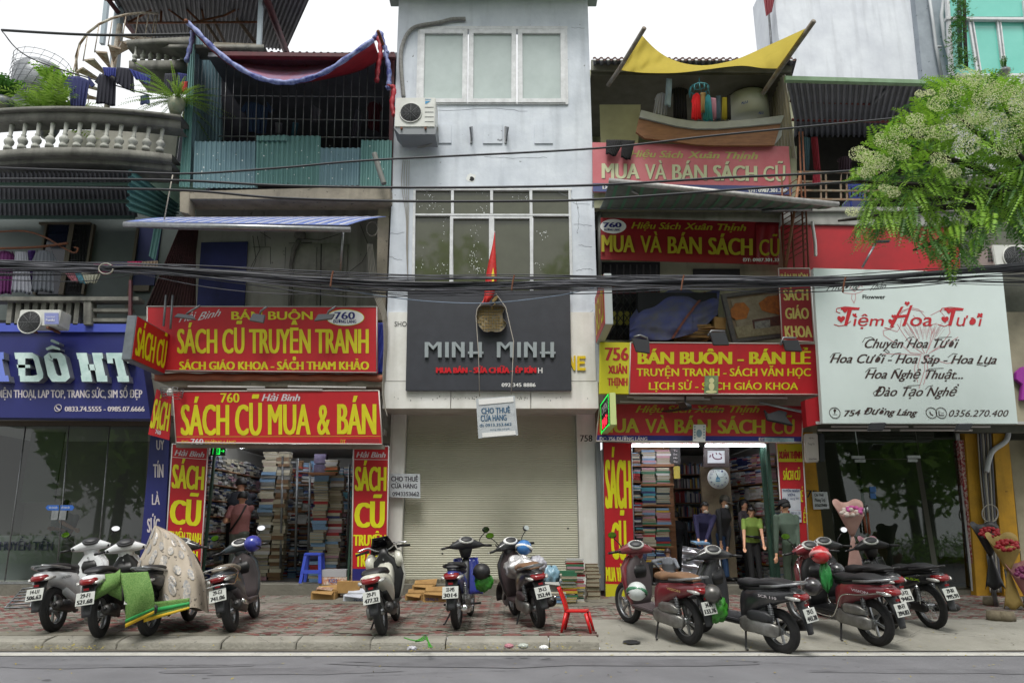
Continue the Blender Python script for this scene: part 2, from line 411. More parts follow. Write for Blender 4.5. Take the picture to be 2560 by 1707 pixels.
# ---------------------------------------------------------------- central house
b0=thing('narrow_house','narrow pale blue-grey three storey house with white upper windows and closed shutter','house',(V(1228,1400,YP).x,YP,zt))
T=.25
part('front_infill',DARK,b2,lambda mb:mb.slab([(-60,825),(420,825),(420,1062),(-60,1062)],YS-.1,.1))if 0 else None
def wl(*r):return lambda mb:[mb.slab(p,YW,T)for p in r]
L_=lambda y:992-5*0+(967-996)*(y-30)/770+4
Lx=lambda y:996-(y-30)*28/750
Rx=lambda y:1470+(y-30)*24/750
part('wall',WALLB,b0,lambda mb:[mb.slab([(Lx(-40),-40),(Rx(-40),-40),(Rx(68),68),(Lx(68),68)],YW,T),mb.slab([(Lx(68),68),(1047,68),(1042,259),(Lx(259),259)],YW,T),mb.slab([(1416,68),(Rx(68),68),(Rx(259),259),(1419,259)],YW,T),mb.slab([(Lx(259),259),(Rx(259),259),(Rx(471),471),(Lx(471),471)],YW,T),mb.slab([(Lx(471),471),(1036,471),(1031,735),(Lx(735),735)],YW,T),mb.slab([(1427,471),(Rx(471),471),(Rx(735),735),(1433,735)],YW,T),mb.slab([(Lx(735),735),(Rx(735),735),(Rx(955),955),(Lx(955),955)],YW,T)])
z0=V(1228,800,YW).z;xl,xr=V(1000,0,YW).x,V(1466,0,YW).x
part('side_wall',WALLB,b0,lambda mb:[mb.bb((V(Lx(500),500,YW).x-.02,YW+T,3.6),(V(Lx(500),500,YW).x+.2,20,V(1228,-40,YW).z)),mb.bb((V(Rx(500),500,YW).x-.2,YW+T,3.6),(V(Rx(500),500,YW).x+.02,20,V(1228,-40,YW).z))])
part('eave',mat('green_grey_soffit','8d9a8e',.85,col2='7c897e',scale=2,bump=.2),b0,lambda mb:mb.bb((xl-.25,YW-.75,V(1228,-6,YW).z),(xr+.25,YW+.3,V(1228,-6,YW).z+1.2)),bevel=.01)
w=part('window',FRAMEW,b0,lambda mb:[mb.rect(1045,66,1419,73,YW-.02,.1),mb.rect(1045,255,1419,261,YW-.03,.12),mb.slab([(1045,66),(1051,66),(1046,260),(1040,260)],YW-.022,.1),mb.slab([(1412,66),(1418,66),(1421,260),(1415,260)],YW-.022,.1)])
FROST=mat('frosted_glass','aebab8',.3,col2='9eaaa8',scale=1.5,spec=.5)
for i,(a,b,c,d)in enumerate([(1050,1169,1046,1168),(1172,1291,1170,1291),(1294,1413,1294,1415)]):
    s=part('sash',FRAMEW,w,lambda mb:[mb.slab([(a,73),(b,73),(b-12,84),(a+12,84)],YW-.05,.08),mb.slab([(c,257),(c+13,246),(d-13,246),(d,257)],YW-.05,.08),mb.slab([(a,73),(a+12,84),(c+13,246),(c,257)],YW-.05,.08),mb.slab([(b,73),(d,257),(d-13,246),(b-12,84)],YW-.05,.08)],bevel=.008)
    part('pane',FROST,w,lambda mb:mb.slab([(a+10,82),(b-10,82),(d-11,248),(c+11,248)],YW,.02))
w=part('window',FRAMEW,b0,lambda mb:[mb.slab([(1034,470),(1429,471),(1429,476),(1034,475)],YW-.03,.1),mb.slab([(1034,534),(1426,535),(1426,540),(1034,539)],YW-.03,.1),mb.slab([(1033,475),(1039,475),(1036,728),(1029,728)],YW-.033,.1),mb.slab([(1421,476),(1427,476),(1433,728),(1426,728)],YW-.033,.1)],bevel=.004)
def mull(x0,x1,y0,y1,wd_):return lambda mb:mb.slab([(x0-wd_/2,y0),(x0+wd_/2,y0),(x1+wd_/2,y1),(x1-wd_/2,y1)],YW-.027,.1)
for a in[(1131,1131,476,534,7),(1229,1229,476,534,7),(1327,1328,476,535,7),(1129,1127,540,728,8),(1229,1229,540,728,13),(1328,1330,540,728,8)]:part('mullion',FRAMEW,w,mull(*a),bevel=.003)
part('door_head',FRAMEW,w,lambda mb:mb.slab([(1133,540),(1324,540),(1324,546),(1133,546)],YW-.02,.07))
for(a,b,y0,y1)in[(1038,1128,475,535),(1134,1226,475,535),(1232,1324,475,535),(1330,1423,475,535),(1036,1125,540,728),(1133,1223,545,728),(1235,1325,545,728),(1333,1428,540,728)]:
    part('pane',mat('window_film_glass','484a3a',.05,spec=.6,col2='505242',scale=3),w,lambda mb:mb.slab([(a,y0),(b,y0),(b,y1),(a,y1)],YW+.03+(a%3)*.004,.01))
DIRTW=mat('peeled_film_white','d9dedd',.5)
m=MB();R2=random.Random(9)
for(cx,cy,sx,sy,n_)in[(1182,640,7,13,34),(1190,665,9,10,24),(1190,582,9,12,14),(1080,512,22,7,22),(1208,520,14,8,14),(1064,490,20,6,10),(1210,485,14,5,8),(1104,670,12,9,18),(1110,560,4,22,10),(1356,580,8,7,12),(1347,660,6,10,9),(1302,497,14,6,9),(1050,640,5,16,8),(1200,676,8,8,12)]:
    for _ in range(n_):
        x,y=R2.gauss(cx,sx),R2.gauss(cy,sy);s_=R2.uniform(.3,1.7)
        k=R2.randint(3,5);m.poly([V(x+s_*R2.uniform(.4,1)*math.cos(2*PI*a/k+1),y+1.5*s_*R2.uniform(.4,1)*math.sin(2*PI*a/k+1),YW+.018)for a in range(k)])
stuff(m.build('peeled_film',DIRTW,w))
for(x0,y0,x1,y1)in[(1089,311,1129,358),(1208,309,1256,359),(1336,310,1382,359)]:
    part('vent_cover',WALLB,b0,lambda mb:mb.rect(x0,y0,x1,y1,YW-.025,.03),bevel=.006)
for x in(1178,1264):
    s=1 if x<1200 else-1
    part('bracket',STEEL,b0,lambda mb:[mb.slab([(x-3,316),(x+3,316),(x+3,358),(x-3,358)],YW-.03,.035),mb.prism([V(x,316,YW-.03),V(x,352,YW-.03),V(x-s*5,318,YW-.4)],(.03,0,0))],bevel=.003)
m=MB();rr=random.Random(4)
m.poly([V(1178+12*rr.uniform(.75,1.15)*math.cos(a*PI/9),445+12*rr.uniform(.75,1.15)*math.sin(a*PI/9),YW-.004)for a in range(18)]);m.build('filler_patch',mat('filler','d8dad8',.8),b0)
m=MB();m.poly([V(1179+6*rr.uniform(.6,1.2)*math.cos(a*PI/6),447+7*rr.uniform(.7,1.15)*math.sin(a*PI/6),YW-.008)for a in range(12)]);m.build('wall_hole',DARK,b0)
m=MB()
for a in[[(1372,470),(1440,500),(1448,540),(1443,590)],[(1432,508),(1482,512)],[(1436,560),(1484,565)],[(1445,612),(1484,618)],[(1440,676),(1470,672),(1484,676)],[(972,583),(995,585),(1012,580)],[(972,642),(1010,652)],[(1000,268),(1100,276),(1240,272),(1330,280)],[(1430,70),(1468,70)],[(1210,391),(1290,396),(1380,393)],[(1455,800),(1488,770)]]:
    pts=[]
    for(p,q)in zip(a,a[1:]):
        for k in range(8):t=k/8;pts.append((p[0]+(q[0]-p[0])*t+rr.uniform(-1.5,1.5),p[1]+(q[1]-p[1])*t+rr.uniform(-1.5,1.5)))
    band(m,pts,.7,YW,.003)
m.build('wall_crack',mat('crack_grey','6a6e76',.9),b0)
def seam(mb,*l):[band(mb,q,.9,YB,.004)for q in l]
zb,zs=V(1228,1021,YB).z,V(1228,1021,YB).z
xa,xb=V(957,1000,YB).x,V(1496,1000,YB).x;ztop=V(1228,780,YB).z;zmid=V(1228,953.5,YB).z
for(x0,x1,z0_,z1_)in[(xa,V(1126,1000,YB).x,zb,zmid),(V(1128,1000,YB).x,V(1326,1000,YB).x,zb,zmid),(V(1328,1000,YB).x,xb,zb,zmid),(xa+.03,V(1020,860,YB).x,zmid+.008,ztop),(V(1424,860,YB).x,xb-.03,zmid+.008,ztop),(V(1022,860,YB).x,V(1422,860,YB).x,zmid+.008,ztop-.3)]:
    part('facade_panel',PANEL,b0,lambda mb:mb.bb((x0,YB,z0_),(x1,YW,z1_)),bevel=.004)
part('soffit',mat('soffit_panel','c2beb8',.6,col2='aaa59e',scale=3),b0,lambda mb:mb.bb((xa+.01,YB+.07,zb+.002),(xb-.01,YS,zb+.08)))
part('lintel',PANEL,b0,lambda mb:mb.bb((xa+.05,YW,zb+.08),(xb-.05,YW+.1,zmid)))
m=MB();text(m,'SHO',pxr(986.5,804,1017,816,YB-.002));m.build('lettering',BLK,b0)
YEL3=mat('yellow_acrylic_letter','d6b81c',.4)
for(p,)in[([(1443,889.5),(1464,889.5),(1464,896),(1449,896),(1449,903),(1462,903),(1462,909),(1449,909),(1449,919),(1464,919),(1464,925.5),(1443,925.5)],),([(1424,889),(1428,889),(1434,910),(1434,889),(1439,889),(1439,925),(1434,925),(1424,900)],)]:
    part('letter',YEL3,b0,lambda mb:mb.slab(p,YB-.03,.028))
m=MB()
for i in range(46):
    x=rr.choice([rr.uniform(985,1120),rr.uniform(1130,1210),rr.uniform(1290,1320),rr.uniform(1355,1470)]);y=rr.gauss(996,3);m.poly([V(x+rr.uniform(.5,2)*math.cos(a*2.1),y+rr.uniform(.6,3)*math.sin(a*2.1),YB-.003)for a in range(3)])
stuff(m.build('glue_residue',DKG,b0))
for(x0,x1,x2,x3)in[(975,1008,971,1009),(1446,1488,1447,1492)]:
    part('pillar',PANEL,b0,lambda mb:mb.rect(x0,1030,x1,1462,YP,.25),bevel=.005)
    part('pillar_return',mat('pillar_side','d2d2cc',.6),b0,lambda mb:mb.rect(x0-5 if x0<1200 else x1,1030,x0 if x0<1200 else x1+5,1462,YP+.01,.2))
m=MB();text(m,'758',pxr(1450,1087.5,1481,1103,YP),bold=.012);m.build('house_number',BLK,b0)
SHUT=mat('shutter_slats','bab9a8',.5,.05,col2='acab9a',scale=.8)
xa_,xb_=V(1008,1200,YS).x+.005,V(1447,1200,YS).x-.005;zh,zl=zb+.02,.33
def sh(u,v):
    z=zh+(zl-zh)*v;ph=(v*78)%1
    return Vector((xa_+(xb_-xa_)*u,YS-.012*(1-abs(2*ph-1))**.3,z))
part('roller_shutter',SHUT,b0,lambda mb:mb.grid(sh,1,78*4,False))
part('shutter_bottom_rail',mat('flaking_paint','908b78',.8,col2='3a3328',scale=14,contrast=.5),b0,lambda mb:mb.bb((xa_,YS-.03,zl-.01),(xb_,YS+.02,zl+.07)))
for(x,y)in[(1106,1383),(1420,1320)]:
    m=MB();ellipse(m,x,y,2.5,2,YS-.014);m.build('shutter_dent',DKG,b0)
for x in(1009.5,1445.5):part('shutter_guide',ALU,b0,lambda mb:mb.rect(x-2,1035,x+2,1460,YS-.06,.05))
# ---------------------------------------------------------------- second house number 760
b1=thing('bookshop_house','weathered house with teal sheet fence, barred loggia and grimy first floor wall','house',(V(700,1400,YP).x,YP,zt))
G1=YW+1.1
part('upper_side_wall',CORR_B,b1,lambda mb:pc(mb,[(487,72),(556,185),(556,350),(470,470)],0,9,.02,[YW-.1,YW+1.6,YW+1.6,YW-.1]))
part('side_edge_sheet',CORR_T,b1,lambda mb:pc(mb,[(476,82),(489,85),(474,468),(447,468)],YW-.12,3,.012))
ce=YW+3.2
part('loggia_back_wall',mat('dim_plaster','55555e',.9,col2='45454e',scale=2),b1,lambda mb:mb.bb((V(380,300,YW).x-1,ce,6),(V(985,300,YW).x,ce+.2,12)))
part('loggia_roof',CORR_D,b1,lambda mb:pc(mb,[(560,128),(984,136),(978,172),(560,168)],0,24,.02,[YW-.2,YW-.2,ce,ce]))
part('roof_beam',MAROON,b1,lambda mb:mb.slab([(554,128),(988,134),(988,144),(554,140)],YW-.25,.12),bevel=.01)
part('loggia_roof_ceiling',CORR_D,b1,lambda mb:mb.bb((V(500,300,YW).x,YW,V(700,142,YW).z),(V(985,300,YW).x,ce,V(700,142,YW).z+.1)))
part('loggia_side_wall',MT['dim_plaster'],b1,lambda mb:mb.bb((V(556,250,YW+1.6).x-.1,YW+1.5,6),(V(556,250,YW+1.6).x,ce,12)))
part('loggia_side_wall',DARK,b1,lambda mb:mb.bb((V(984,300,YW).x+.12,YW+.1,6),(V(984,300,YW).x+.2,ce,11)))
part('corner_post',MAROON,b1,lambda mb:mb.slab([(976,130),(986,130),(980,470),(970,470)],YW-.05,.12))
g=part('window_grille',STEEL,b1,lambda mb:[mb.tube([V(552,240,YW+.3),V(974,243,YW+.3)],.014,6),mb.tube([V(548,296,YW+.3),V(973,302,YW+.3)],.014,6),mb.tube([V(545,341,YW+.3),V(972,345,YW+.3)],.014,6)])
for i in range(22):
    x=567+i*19.6
    part('grille_bar',STEEL,g,lambda mb:mb.tube([V(x,150,YW+.28),V(x-7+(i-11)*.15,372,YW+.28)],.011,6))
for i,(a,b,ya,yb,mt_)in enumerate([(486,646,354,470,CORR_B),(642,802,340,464,CORR_T),(800,906,370,464,CORR_B),(903,980,351,466,CORR_T)]):
    part('fence_sheet',mt_,b1,lambda mb:pc(mb,[(a,ya),(b,ya),(b-2,yb),(a-4,yb)],YW-.08-.02*(i%2),int((b-a)/12),.014))
part('fence_sheet_patch',CORR_T,b1,lambda mb:pc(mb,[(641,340),(719,338),(719,352),(641,352)],YW-.14,6,.012))
R2=random.Random(12);m=MB()
for _ in range(60):
    x,y=R2.uniform(490,970),R2.uniform(360,455);r_=R2.uniform(.5,1.8);ellipse(m,x,y,r_,r_,YW-.15,0,6)
stuff(m.build('paint_fleck',DIRTW,b1))
PEEL=mat('peeling_paint','a39b8b',.85,col2='6e675c',scale=2.4,streak=1,spots=.5,bump=.4,contrast=1)
part('floor_slab',PEEL,b1,lambda mb:mb.slab([(453,478),(975,465),(975,499),(453,498)],YW-.3,.5),bevel=.01)
part('slab_end',PEEL,b1,lambda mb:mb.slab([(449,479),(474,480),(472,536),(449,530)],YW-.32,.3),bevel=.01)
part('slab_soffit',mat('flaking_blue_soffit','8b90a8',.85,col2='5d5a52',scale=2.2,contrast=.35,bump=.4),b1,lambda mb:mb.prism([V(474,500,YW-.28),V(951,500,YW-.28),V(951,500,G1)-Vector((0,0,.1)),V(474,500,G1)-Vector((0,0,.1))],(0,0,.04)))
FW=mat('grimy_white_wall','a8a89e',.85,col2='83837a',scale=1.6,streak=1.2,spots=.2,bump=.3,contrast=1)
part('first_floor_wall',FW,b1,lambda mb:mb.slab([(490,520),(975,520),(975,800),(490,800)],G1,.2))
part('curtain',mat('navy_curtain','262d60',.8,col2='1c2148',scale=3),b1,lambda mb:mb.slab([(503,606),(619,604),(609,795),(490,795)],G1-.06,.03))
part('wall_return',PEEL,b1,lambda mb:mb.slab([(945,500),(975,500),(962,800),(940,800)],YW+.1,.9))
dr=part('shutter_door',mat('old_cream_paint','86877b',.7,col2='6c6d62',scale=4,streak=1.2),b1,lambda mb:mb.slab([(737,609),(869,610),(862,795),(734,795)],G1-.05,.05))
for(a,b)in[(748,792),(810,858)]:
    for(y0,y1)in[(617,680),(694,790)]:
        part('door_panel',MT['old_cream_paint'],dr,lambda mb:mb.slab([(a,y0),(b,y0),(b-1,y1),(a-1,y1)],G1-.075,.03),bevel=.012)
part('door_gap',DARK,dr,lambda mb:mb.slab([(802,610),(804,610),(801,795),(799,795)],G1-.06,.02))
m=MB();m.tube([V(748,600,G1-.15),V(735,622,G1-.1),V(728,660,G1-.08),V(727,720,G1-.08),V(724,795,G1-.08)],[.05,.05,.04,.04,.04],8);m.ball(V(750,588,G1-.1),(.13,.1,.1));m.build('drain_pipe',mat('wrapped_pipe','6f6e66',.9,bump=.4,col2='55544e'),b1)
m=MB()
for a in[[(632,590),(640,650),(628,680)],[(632,618),(676,618),(676,660)],[(660,530),(663,615)],[(714,618),(712,675),(622,678)],[(625,672),(650,624),(643,590)],[(650,580),(677,597)],[(740,596),(800,600),(850,585)],[(900,560),(924,620),(905,655),(860,690)],[(722,608),(780,606)]]:
    m.tube([V(x,y,G1-.05)for x,y in a],.006,4)
m.build('loose_wire',BLK,b1)
part('maroon_side_sheet',mat('maroon_sheet','4a2a2c',.7,col2='34201f',scale=3),b1,lambda mb:pc(mb,[(452,560),(506,560),(492,772),(362,772)],0,16,.015,[YW+.5,G1+.1,G1+.1,YW+.4]))
part('teal_side_sheet',CORR_T,b1,lambda mb:pc(mb,[(384,572),(404,572),(388,652),(372,640)],YW+.3,2,.015))
part('ground_lintel',PEEL,b1,lambda mb:mb.slab([(374,945),(950,938),(955,968),(430,968)],YB-.18,.5),bevel=.01)
for i in range(3):part('tube_light',mat('unlit_tube','b9b5b2',.4),b1,lambda mb:mb.tube([V((470,618,720)[i],(966,974,966)[i],YB-.25),V((662,806,915)[i],(968,975,969)[i],YB-.25)],.02,8))
part('orange_tarp_strip',mat('orange_tarp','a4583a',.7,col2='6e4232',scale=4,stretch=(1,1,5),bump=.4,contrast=.9),b1,lambda mb:mb.grid(lambda u,v:V(386+570*u,(932+4*u)+(20-3*u)*v+1.5*math.sin(u*40),YB-.24-.03*math.sin(v*PI)-.01*math.sin(u*55)),80,4),solid=.01)
part('side_blue_tarp',mat('blue_tarp','2c3a96',.55,col2='39479c',scale=6,bump=.6),b1,lambda mb:mb.grid(lambda u,v:V(943+(16+6*math.sin(v*3))*u,806+128*v,YB-.05-.05*math.sin(u*5+v*9)),10,20),solid=.01)
def shell(root,x0,x1,ytop,z1,deep=4.2):
    xl_,xr_=V(x0,1300,YS).x,V(x1,1300,YS).x
    part('ceiling',mat('shop_ceiling','9a9892',.8),root,lambda mb:mb.bb((xl_,YS-.5,z1),(xr_,YS+deep,z1+.1)))
    part('partition_wall',mat('shop_wall','8e8c86',.9),root,lambda mb:[mb.bb((xl_-.1,YS-.1,zt),(xl_-.002,YS+deep,z1)),mb.bb((xr_+.002,YS-.1,zt),(xr_+.1,YS+deep,z1))],isl=1)
    part('back_wall',MT['shop_wall'],root,lambda mb:mb.bb((xl_-.1,YS+deep,zt),(xr_+.1,YS+deep+.1,z1+.1)))
    return xl_,xr_
z1_=V(700,1112,YS).z+.15
SH1=shell(b1,476,962,0,z1_)
part('shop_head_beam',CORR_G,b1,lambda mb:mb.slab([(440,1108),(960,1112),(960,1122),(440,1118)],YS-.9,.1))
part('door_frame',mat('dark_green_steel','2a4a3c',.6,col2='1e382e',scale=6),b1,lambda mb:[mb.rect(517,1112,523,1466,YS-.35,.06),mb.rect(876,1112,881,1466,YS-.35,.06)],isl=1)
part('front_infill',FW,b1,lambda mb:mb.slab([(340,790),(975,790),(985,1108),(400,1108)],YS-.12,.1))
# ---------------------------------------------------------------- far left house (phone shop)
b2=thing('corner_house','old house with curved mouldy balustrades, dark sheet awning and glass ground floor','house',(-7.5,YP,zt))
BAL=mat('baluster_paint','b4b5ae',.85,col2='8f908a',scale=5,streak=1,bump=.3)
YA=YW-.25
def arcband(mb,x0,x1,ya,yb,ta,tb,Y,bow,dep,n=40):
    """curved ledge bulging towards the street; top edge ya..yb, bottom ta..tb"""
    def pt(u,z_,k):
        q=1-(2*u-1)**2;x=x0+(x1-x0)*u
        y=((ya+(yb-ya)*u)if z_ else(ta+(tb-ta)*u))+(10-16*q if bow>.49 and Y<YW and x0<0 else 0)
        p=V(x,y,Y-bow*q);p.y+=k*dep;return p
    for(s_,a_)in[(0,0)]:
        mb.grid(lambda u,v:pt(u,v<.5,0),n,1,True);mb.grid(lambda u,v:pt(u,True,v),n,1,False);mb.grid(lambda u,v:pt(u,False,v),n,1,False)
def lerp(a,b,t):return a+(b-a)*t
part('balcony_rail',CONCD,b2,lambda mb:[arcband(mb,-60,452,272,282,302,312,YA-.2,.5,.35),arcband(mb,-60,452,266,278,275,285,YA-.28,.5,.45)])
part('balcony_ledge',CONCD,b2,lambda mb:[arcband(mb,-60,430,372,376,392,396,YA-.2,.55,.5),arcband(mb,-60,430,391,395,410,418,YA-.1,.5,.6)])
part('balcony_underside',mat('green_render','6f8a7e',.85,col2='5a7368',scale=1.4,streak=.8),b2,lambda mb:[mb.slab([(-60,408),(450,416),(450,436),(-60,430)],YA+.35,.4)])
def baluster(root,x,y0,y1,Y,lean=0):
    a=V(x,y1,Y);b=V(x-lean,y0,Y);h=b.z-a.z
    pr=[(.075,0),(.075,.10),(.05,.12),(.06,.16),(.085,.24),(.088,.30),(.06,.37),(.035,.42),(.05,.46),(.032,.5),(.04,.7),(.045,.84),(.03,.88),(.055,.91),(.055,.95),(.07,.955),(.07,1)]
    M=Matrix.Translation(a)
    mb=MB();mb.lathe([(r*h/.62,t*h)for r,t in pr],M,14);return mb.build('baluster',BAL,root)
for i in range(12):
    t=(i+.6)/12.4;x=-2+420*t/.98;q=1-(2*((x+60)/500)-1)**2
    baluster(b2,x,310+6*t-15*q,384-15*q,YA-.1-.5*q)
part('first_floor_wall',mat('dark_marble_wall','626b69',.6,col2='4e5655',scale=1.8,contrast=.9),b2,lambda mb:mb.slab([(-60,530),(520,530),(520,830),(-60,830)],YW+1.4,.2))
part('second_floor_wall',mat('pale_render','a9a79d',.85,col2='8d8b82',scale=2),b2,lambda mb:mb.rect(150,326,440,420,YW+1.2,.1))
YD=YW+1.35
w=part('window',mat('wood_frame','5c5344',.6),b2,lambda mb:[mb.rect(97,555,225,560,YD-.04,.1),mb.rect(97,560,103,735,YD-.04,.1),mb.rect(216,560,222,735,YD-.04,.1),mb.rect(160,560,172,735,YD-.04,.1)])
part('pane',mat('dark_blue_pane','151a2c',.1),w,lambda mb:[mb.rect(103,560,160,735,YD,.03)])
part('grille',BLK,w,lambda mb:[mb.tube([V(172+7*i,565,YD-.03),V(172+7*i,730,YD-.03)],.008,5)for i in range(7)]+[mb.tube([V(172,570+16*i,YD-.03),V(216,570+16*i,YD-.03)],.008,5)for i in range(10)])
part('pane',DARK,w,lambda mb:mb.rect(172,560,216,735,YD,.03))
w=part('window',MT['wood_frame'],b2,lambda mb:[mb.rect(326,570,333,780,YD-.04,.1),mb.rect(333,713,372,727,YD-.04,.1)])
part('pane',mat('blue_cloth_pane','1b2350',.6),w,lambda mb:mb.rect(333,560,395,713,YD,.03))
part('roof_awning',CORR_D,b2,lambda mb:pc(mb,[(-60,432),(326,430),(345,545),(-60,545)],0,34,.02,[YW-.9,YW-.9,YW+1.3,YW+1.3]))
for i,(y,yy)in enumerate([(456,YW-.65),(499,YW+.1),(539,YW+.9)]):part('awning_rail',mat('green_steel_rail','47605a',.6),b2,lambda mb:mb.slab([(-60,y),(335,y),(335,y+7),(-60,y+7)],yy,.05))
part('awning_side_sheet',CORR_T,b2,lambda mb:pc(mb,[(326,424),(318,526),(438,562),(449,511)],0,6,.03,[YW-.95,YW-.9,YW+1.0,YW+1.0]))
pp=part('parapet',CONCD,b2,lambda mb:[mb.slab([(-60,741),(346,741),(346,752),(-60,752)],YB-.3,.25),mb.slab([(228,770),(330,770),(330,780),(228,780)],YB-.22,.12),mb.slab([(228,795),(330,795),(330,805),(228,805)],YB-.22,.12),mb.slab([(208,750),(228,750),(228,812),(208,812)],YB-.28,.2)],bevel=.01)
for i in range(9):part('parapet_slat',CONCD,pp,lambda mb:mb.slab([(20+i*21,752),(32+i*21,752),(26+i*21,812),(14+i*21,812)],YB-.2,.14))
part('iron_column',MAROON,b2,lambda mb:mb.slab([(322,700),(328,700),(328,800),(320,800)],YB-.4,.05))
part('side_wall',mat('green_render','6f8a7e'),b2,lambda mb:mb.slab([(300,405),(520,405),(520,575),(300,575)],YW+2.2,.1))
part('terrace_rail',CONCD,b2,lambda mb:arcband(mb,318,660,112,112,120,122,YW+.6,.7,.4))
part('terrace_rail_top',CONCD,b2,lambda mb:arcband(mb,316,480,100,92,112,108,YW+.5,.55,.4))
part('terrace_ledge',CONCD,b2,lambda mb:[arcband(mb,322,480,152,150,172,176,YW+.6,.6,.9),mb.slab([(360,174),(480,176),(480,196),(340,192)],YW+.7,.4)])
for i in range(8):baluster(b2,336+i*20,112-4*math.sin(i/8*PI),154-3*math.sin(i/8*PI),YW+.35)
part('terrace_stone_coping',PEEL,b2,lambda mb:[mb.slab([(534,106),(645,110),(655,128),(540,124)],YW+.9,.6)])
part('roof_post',mat('pale_steel_post','8f9ca4',.5),b2,lambda mb:[mb.slab([(262,-20),(272,-20),(258,108),(248,108)],YW+2.5,.1),mb.slab([(289,-20),(305,-20),(291,178),(272,178)],YW+1.4,.15),mb.slab([(646,0),(656,0),(650,130),(640,130)],YW+.8,.1)],isl=1)
part('roof_sheet',mat('grey_roof_sheet','6c6c72',.6,col2='57575c',scale=2),b2,lambda mb:pc(mb,[(262,-40),(800,-60),(716,126),(338,98)],0,40,.025,[YW+.3,YW+.3,YW+3.5,YW+3.2]))
part('roof_edge',MAROON,b2,lambda mb:[mb.tube([V(663,-10,YW+.6),V(716,132,YW+3)],.09,4),mb.tube([V(262,-12,YW+.6),V(350,104,YW+3)],.07,4)],isl=1)
ps=[[(262,0),(640,2)],[(320,58),(648,56)],[(322,56),(405,12)],[(405,12),(470,60)],[(470,60),(560,40)],[(560,40),(640,0)],[(405,12),(402,56)],[(500,0),(510,50)],[(300,-5),(420,15)],[(430,-10),(500,56)]]
part('roof_truss',RUST,b2,lambda mb:[mb.tube([V(x,y,YW+1.6)for x,y in a],.028,5)for a in ps],isl=1)
part('truss_plank',mat('old_plank','6f5f52',.8),b2,lambda mb:[mb.tube([V(500,36,YW+2),V(548,108,YW+2.6)],.05,4),mb.tube([V(532,46,YW+2),V(562,108,YW+2.6)],.04,4),mb.tube([V(590,44,YW+2),V(640,110,YW+2.6)],.06,4)],isl=1)
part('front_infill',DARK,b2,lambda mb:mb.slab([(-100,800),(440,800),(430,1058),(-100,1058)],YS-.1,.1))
xl_,xr_=V(-80,1300,YS).x,V(385,1300,YS).x
SH2=shell(b2,-200,420,0,V(100,1058,YS).z,3)
for(x0,y0,x1,y1)in[(65,1060,12,1452),(173,1060,140,1452),(275,1060,240,1452)]:
    part('glass_joint',STEEL,b2,lambda mb:mb.tube([V(x0,y0,YS-.3),V(x1,y1,YS-.3)],.012,6))
for(a,b,c,d)in[(-90,63,-140,11),(67,171,14,139),(175,273,142,239),(277,372,242,350)]:
    part('pane',GLASS,b2,lambda mb:mb.poly([V(a,1060,YS-.3),V(b,1060,YS-.3),V(d,1454,YS-.3),V(c,1454,YS-.3)]))
part('shop_head_beam',mat('brown_beam','4c4237',.7),b2,lambda mb:mb.slab([(-90,1049),(384,1049),(384,1064),(-90,1064)],YS-.34,.1))
part('shop_sill',ALU,b2,lambda mb:mb.slab([(-90,1453),(350,1453),(350,1459),(-90,1459)],YS-.33,.08))
part('shop_floor_base',STEP and MT['step_concrete'],b2,lambda mb:mb.bb((xl_-.5,YG-.02,0),(V(352,1450,YG).x,YS+.1,V(100,1459,YS-.3).z-.005)))
part('poster_wall',mat('pale_board','7b8078',.7),b2,lambda mb:mb.rect(66,1066,150,1255,YS+1.3,.04))
ct=part('counter',mat('white_counter','c8ccca',.4),b2,lambda mb:mb.rect(-60,1338,150,1450,YS+.5,.4))
m=MB();text(m,'CHUYỂN TIỀN',pxr(-18,1353,134,1375,YS+.49),bold=.008,shear=.01);m.build('lettering',NAVY,ct)
lk=part('door_lock',ALU,b2,lambda mb:[mb.rect(128,1276,145,1299,YS-.33,.02),mb.rect(148,1276,165,1299,YS-.33,.02)],isl=1)
BLS=mat('blue_sticker','2f62b4',.5)
m=MB();m.poly([V(x,y,YS-.31)for x,y in[(114,1268),(119,1262),(147,1262),(147,1275),(119,1275)]]);m.poly([V(x,y,YS-.31)for x,y in[(186,1268),(181,1275),(151,1275),(151,1262),(181,1262)]]);st=m.build('door_sticker',BLS,b2)
m=MB();text(m,'KÉO SANG BÊN',pxr(123,1266,144,1270.5,YS-.312));text(m,'KÉO SANG BÊN',pxr(154,1266,175,1270.5,YS-.312));m.build('lettering',WHI,st)
# ---------------------------------------------------------------- house number 756
b3=thing('stacked_bookshop_house','bookshop house with open top loggia of hanging clothes and olive plaster','house',(V(1750,1400,YP).x,YP,zt))
cb=YW+2.6
part('loggia_roof',CORR_D,b3,lambda mb:pc(mb,[(1482,150),(1992,150),(1970,230),(1490,225)],0,30,.022,[YW-.35,YW-.35,cb,cb]))
part('roof_edge',mat('brown_roof_edge','5a3f38',.7),b3,lambda mb:pc(mb,[(1482,145),(1990,146),(1990,151),(1482,150)],YW-.38,30,.03))
part('roof_fascia',mat('pale_fascia','8c8c80',.8,col2='6a6a60',scale=3),b3,lambda mb:mb.slab([(1478,150),(1985,151),(1978,180),(1478,176)],YW+.05,.08))
part('loggia_back_wall',OLIVE,b3,lambda mb:mb.slab([(1470,175),(1985,175),(1985,380),(1470,380)],cb,.2))
part('loggia_ceiling',mat('dusty_board','5a584e',.9,col2='484639',scale=3),b3,lambda mb:mb.bb((V(1480,190,YW).x,YW+.1,V(1700,181,YW).z),(V(1985,190,YW).x,cb,V(1700,181,YW).z+.08)))
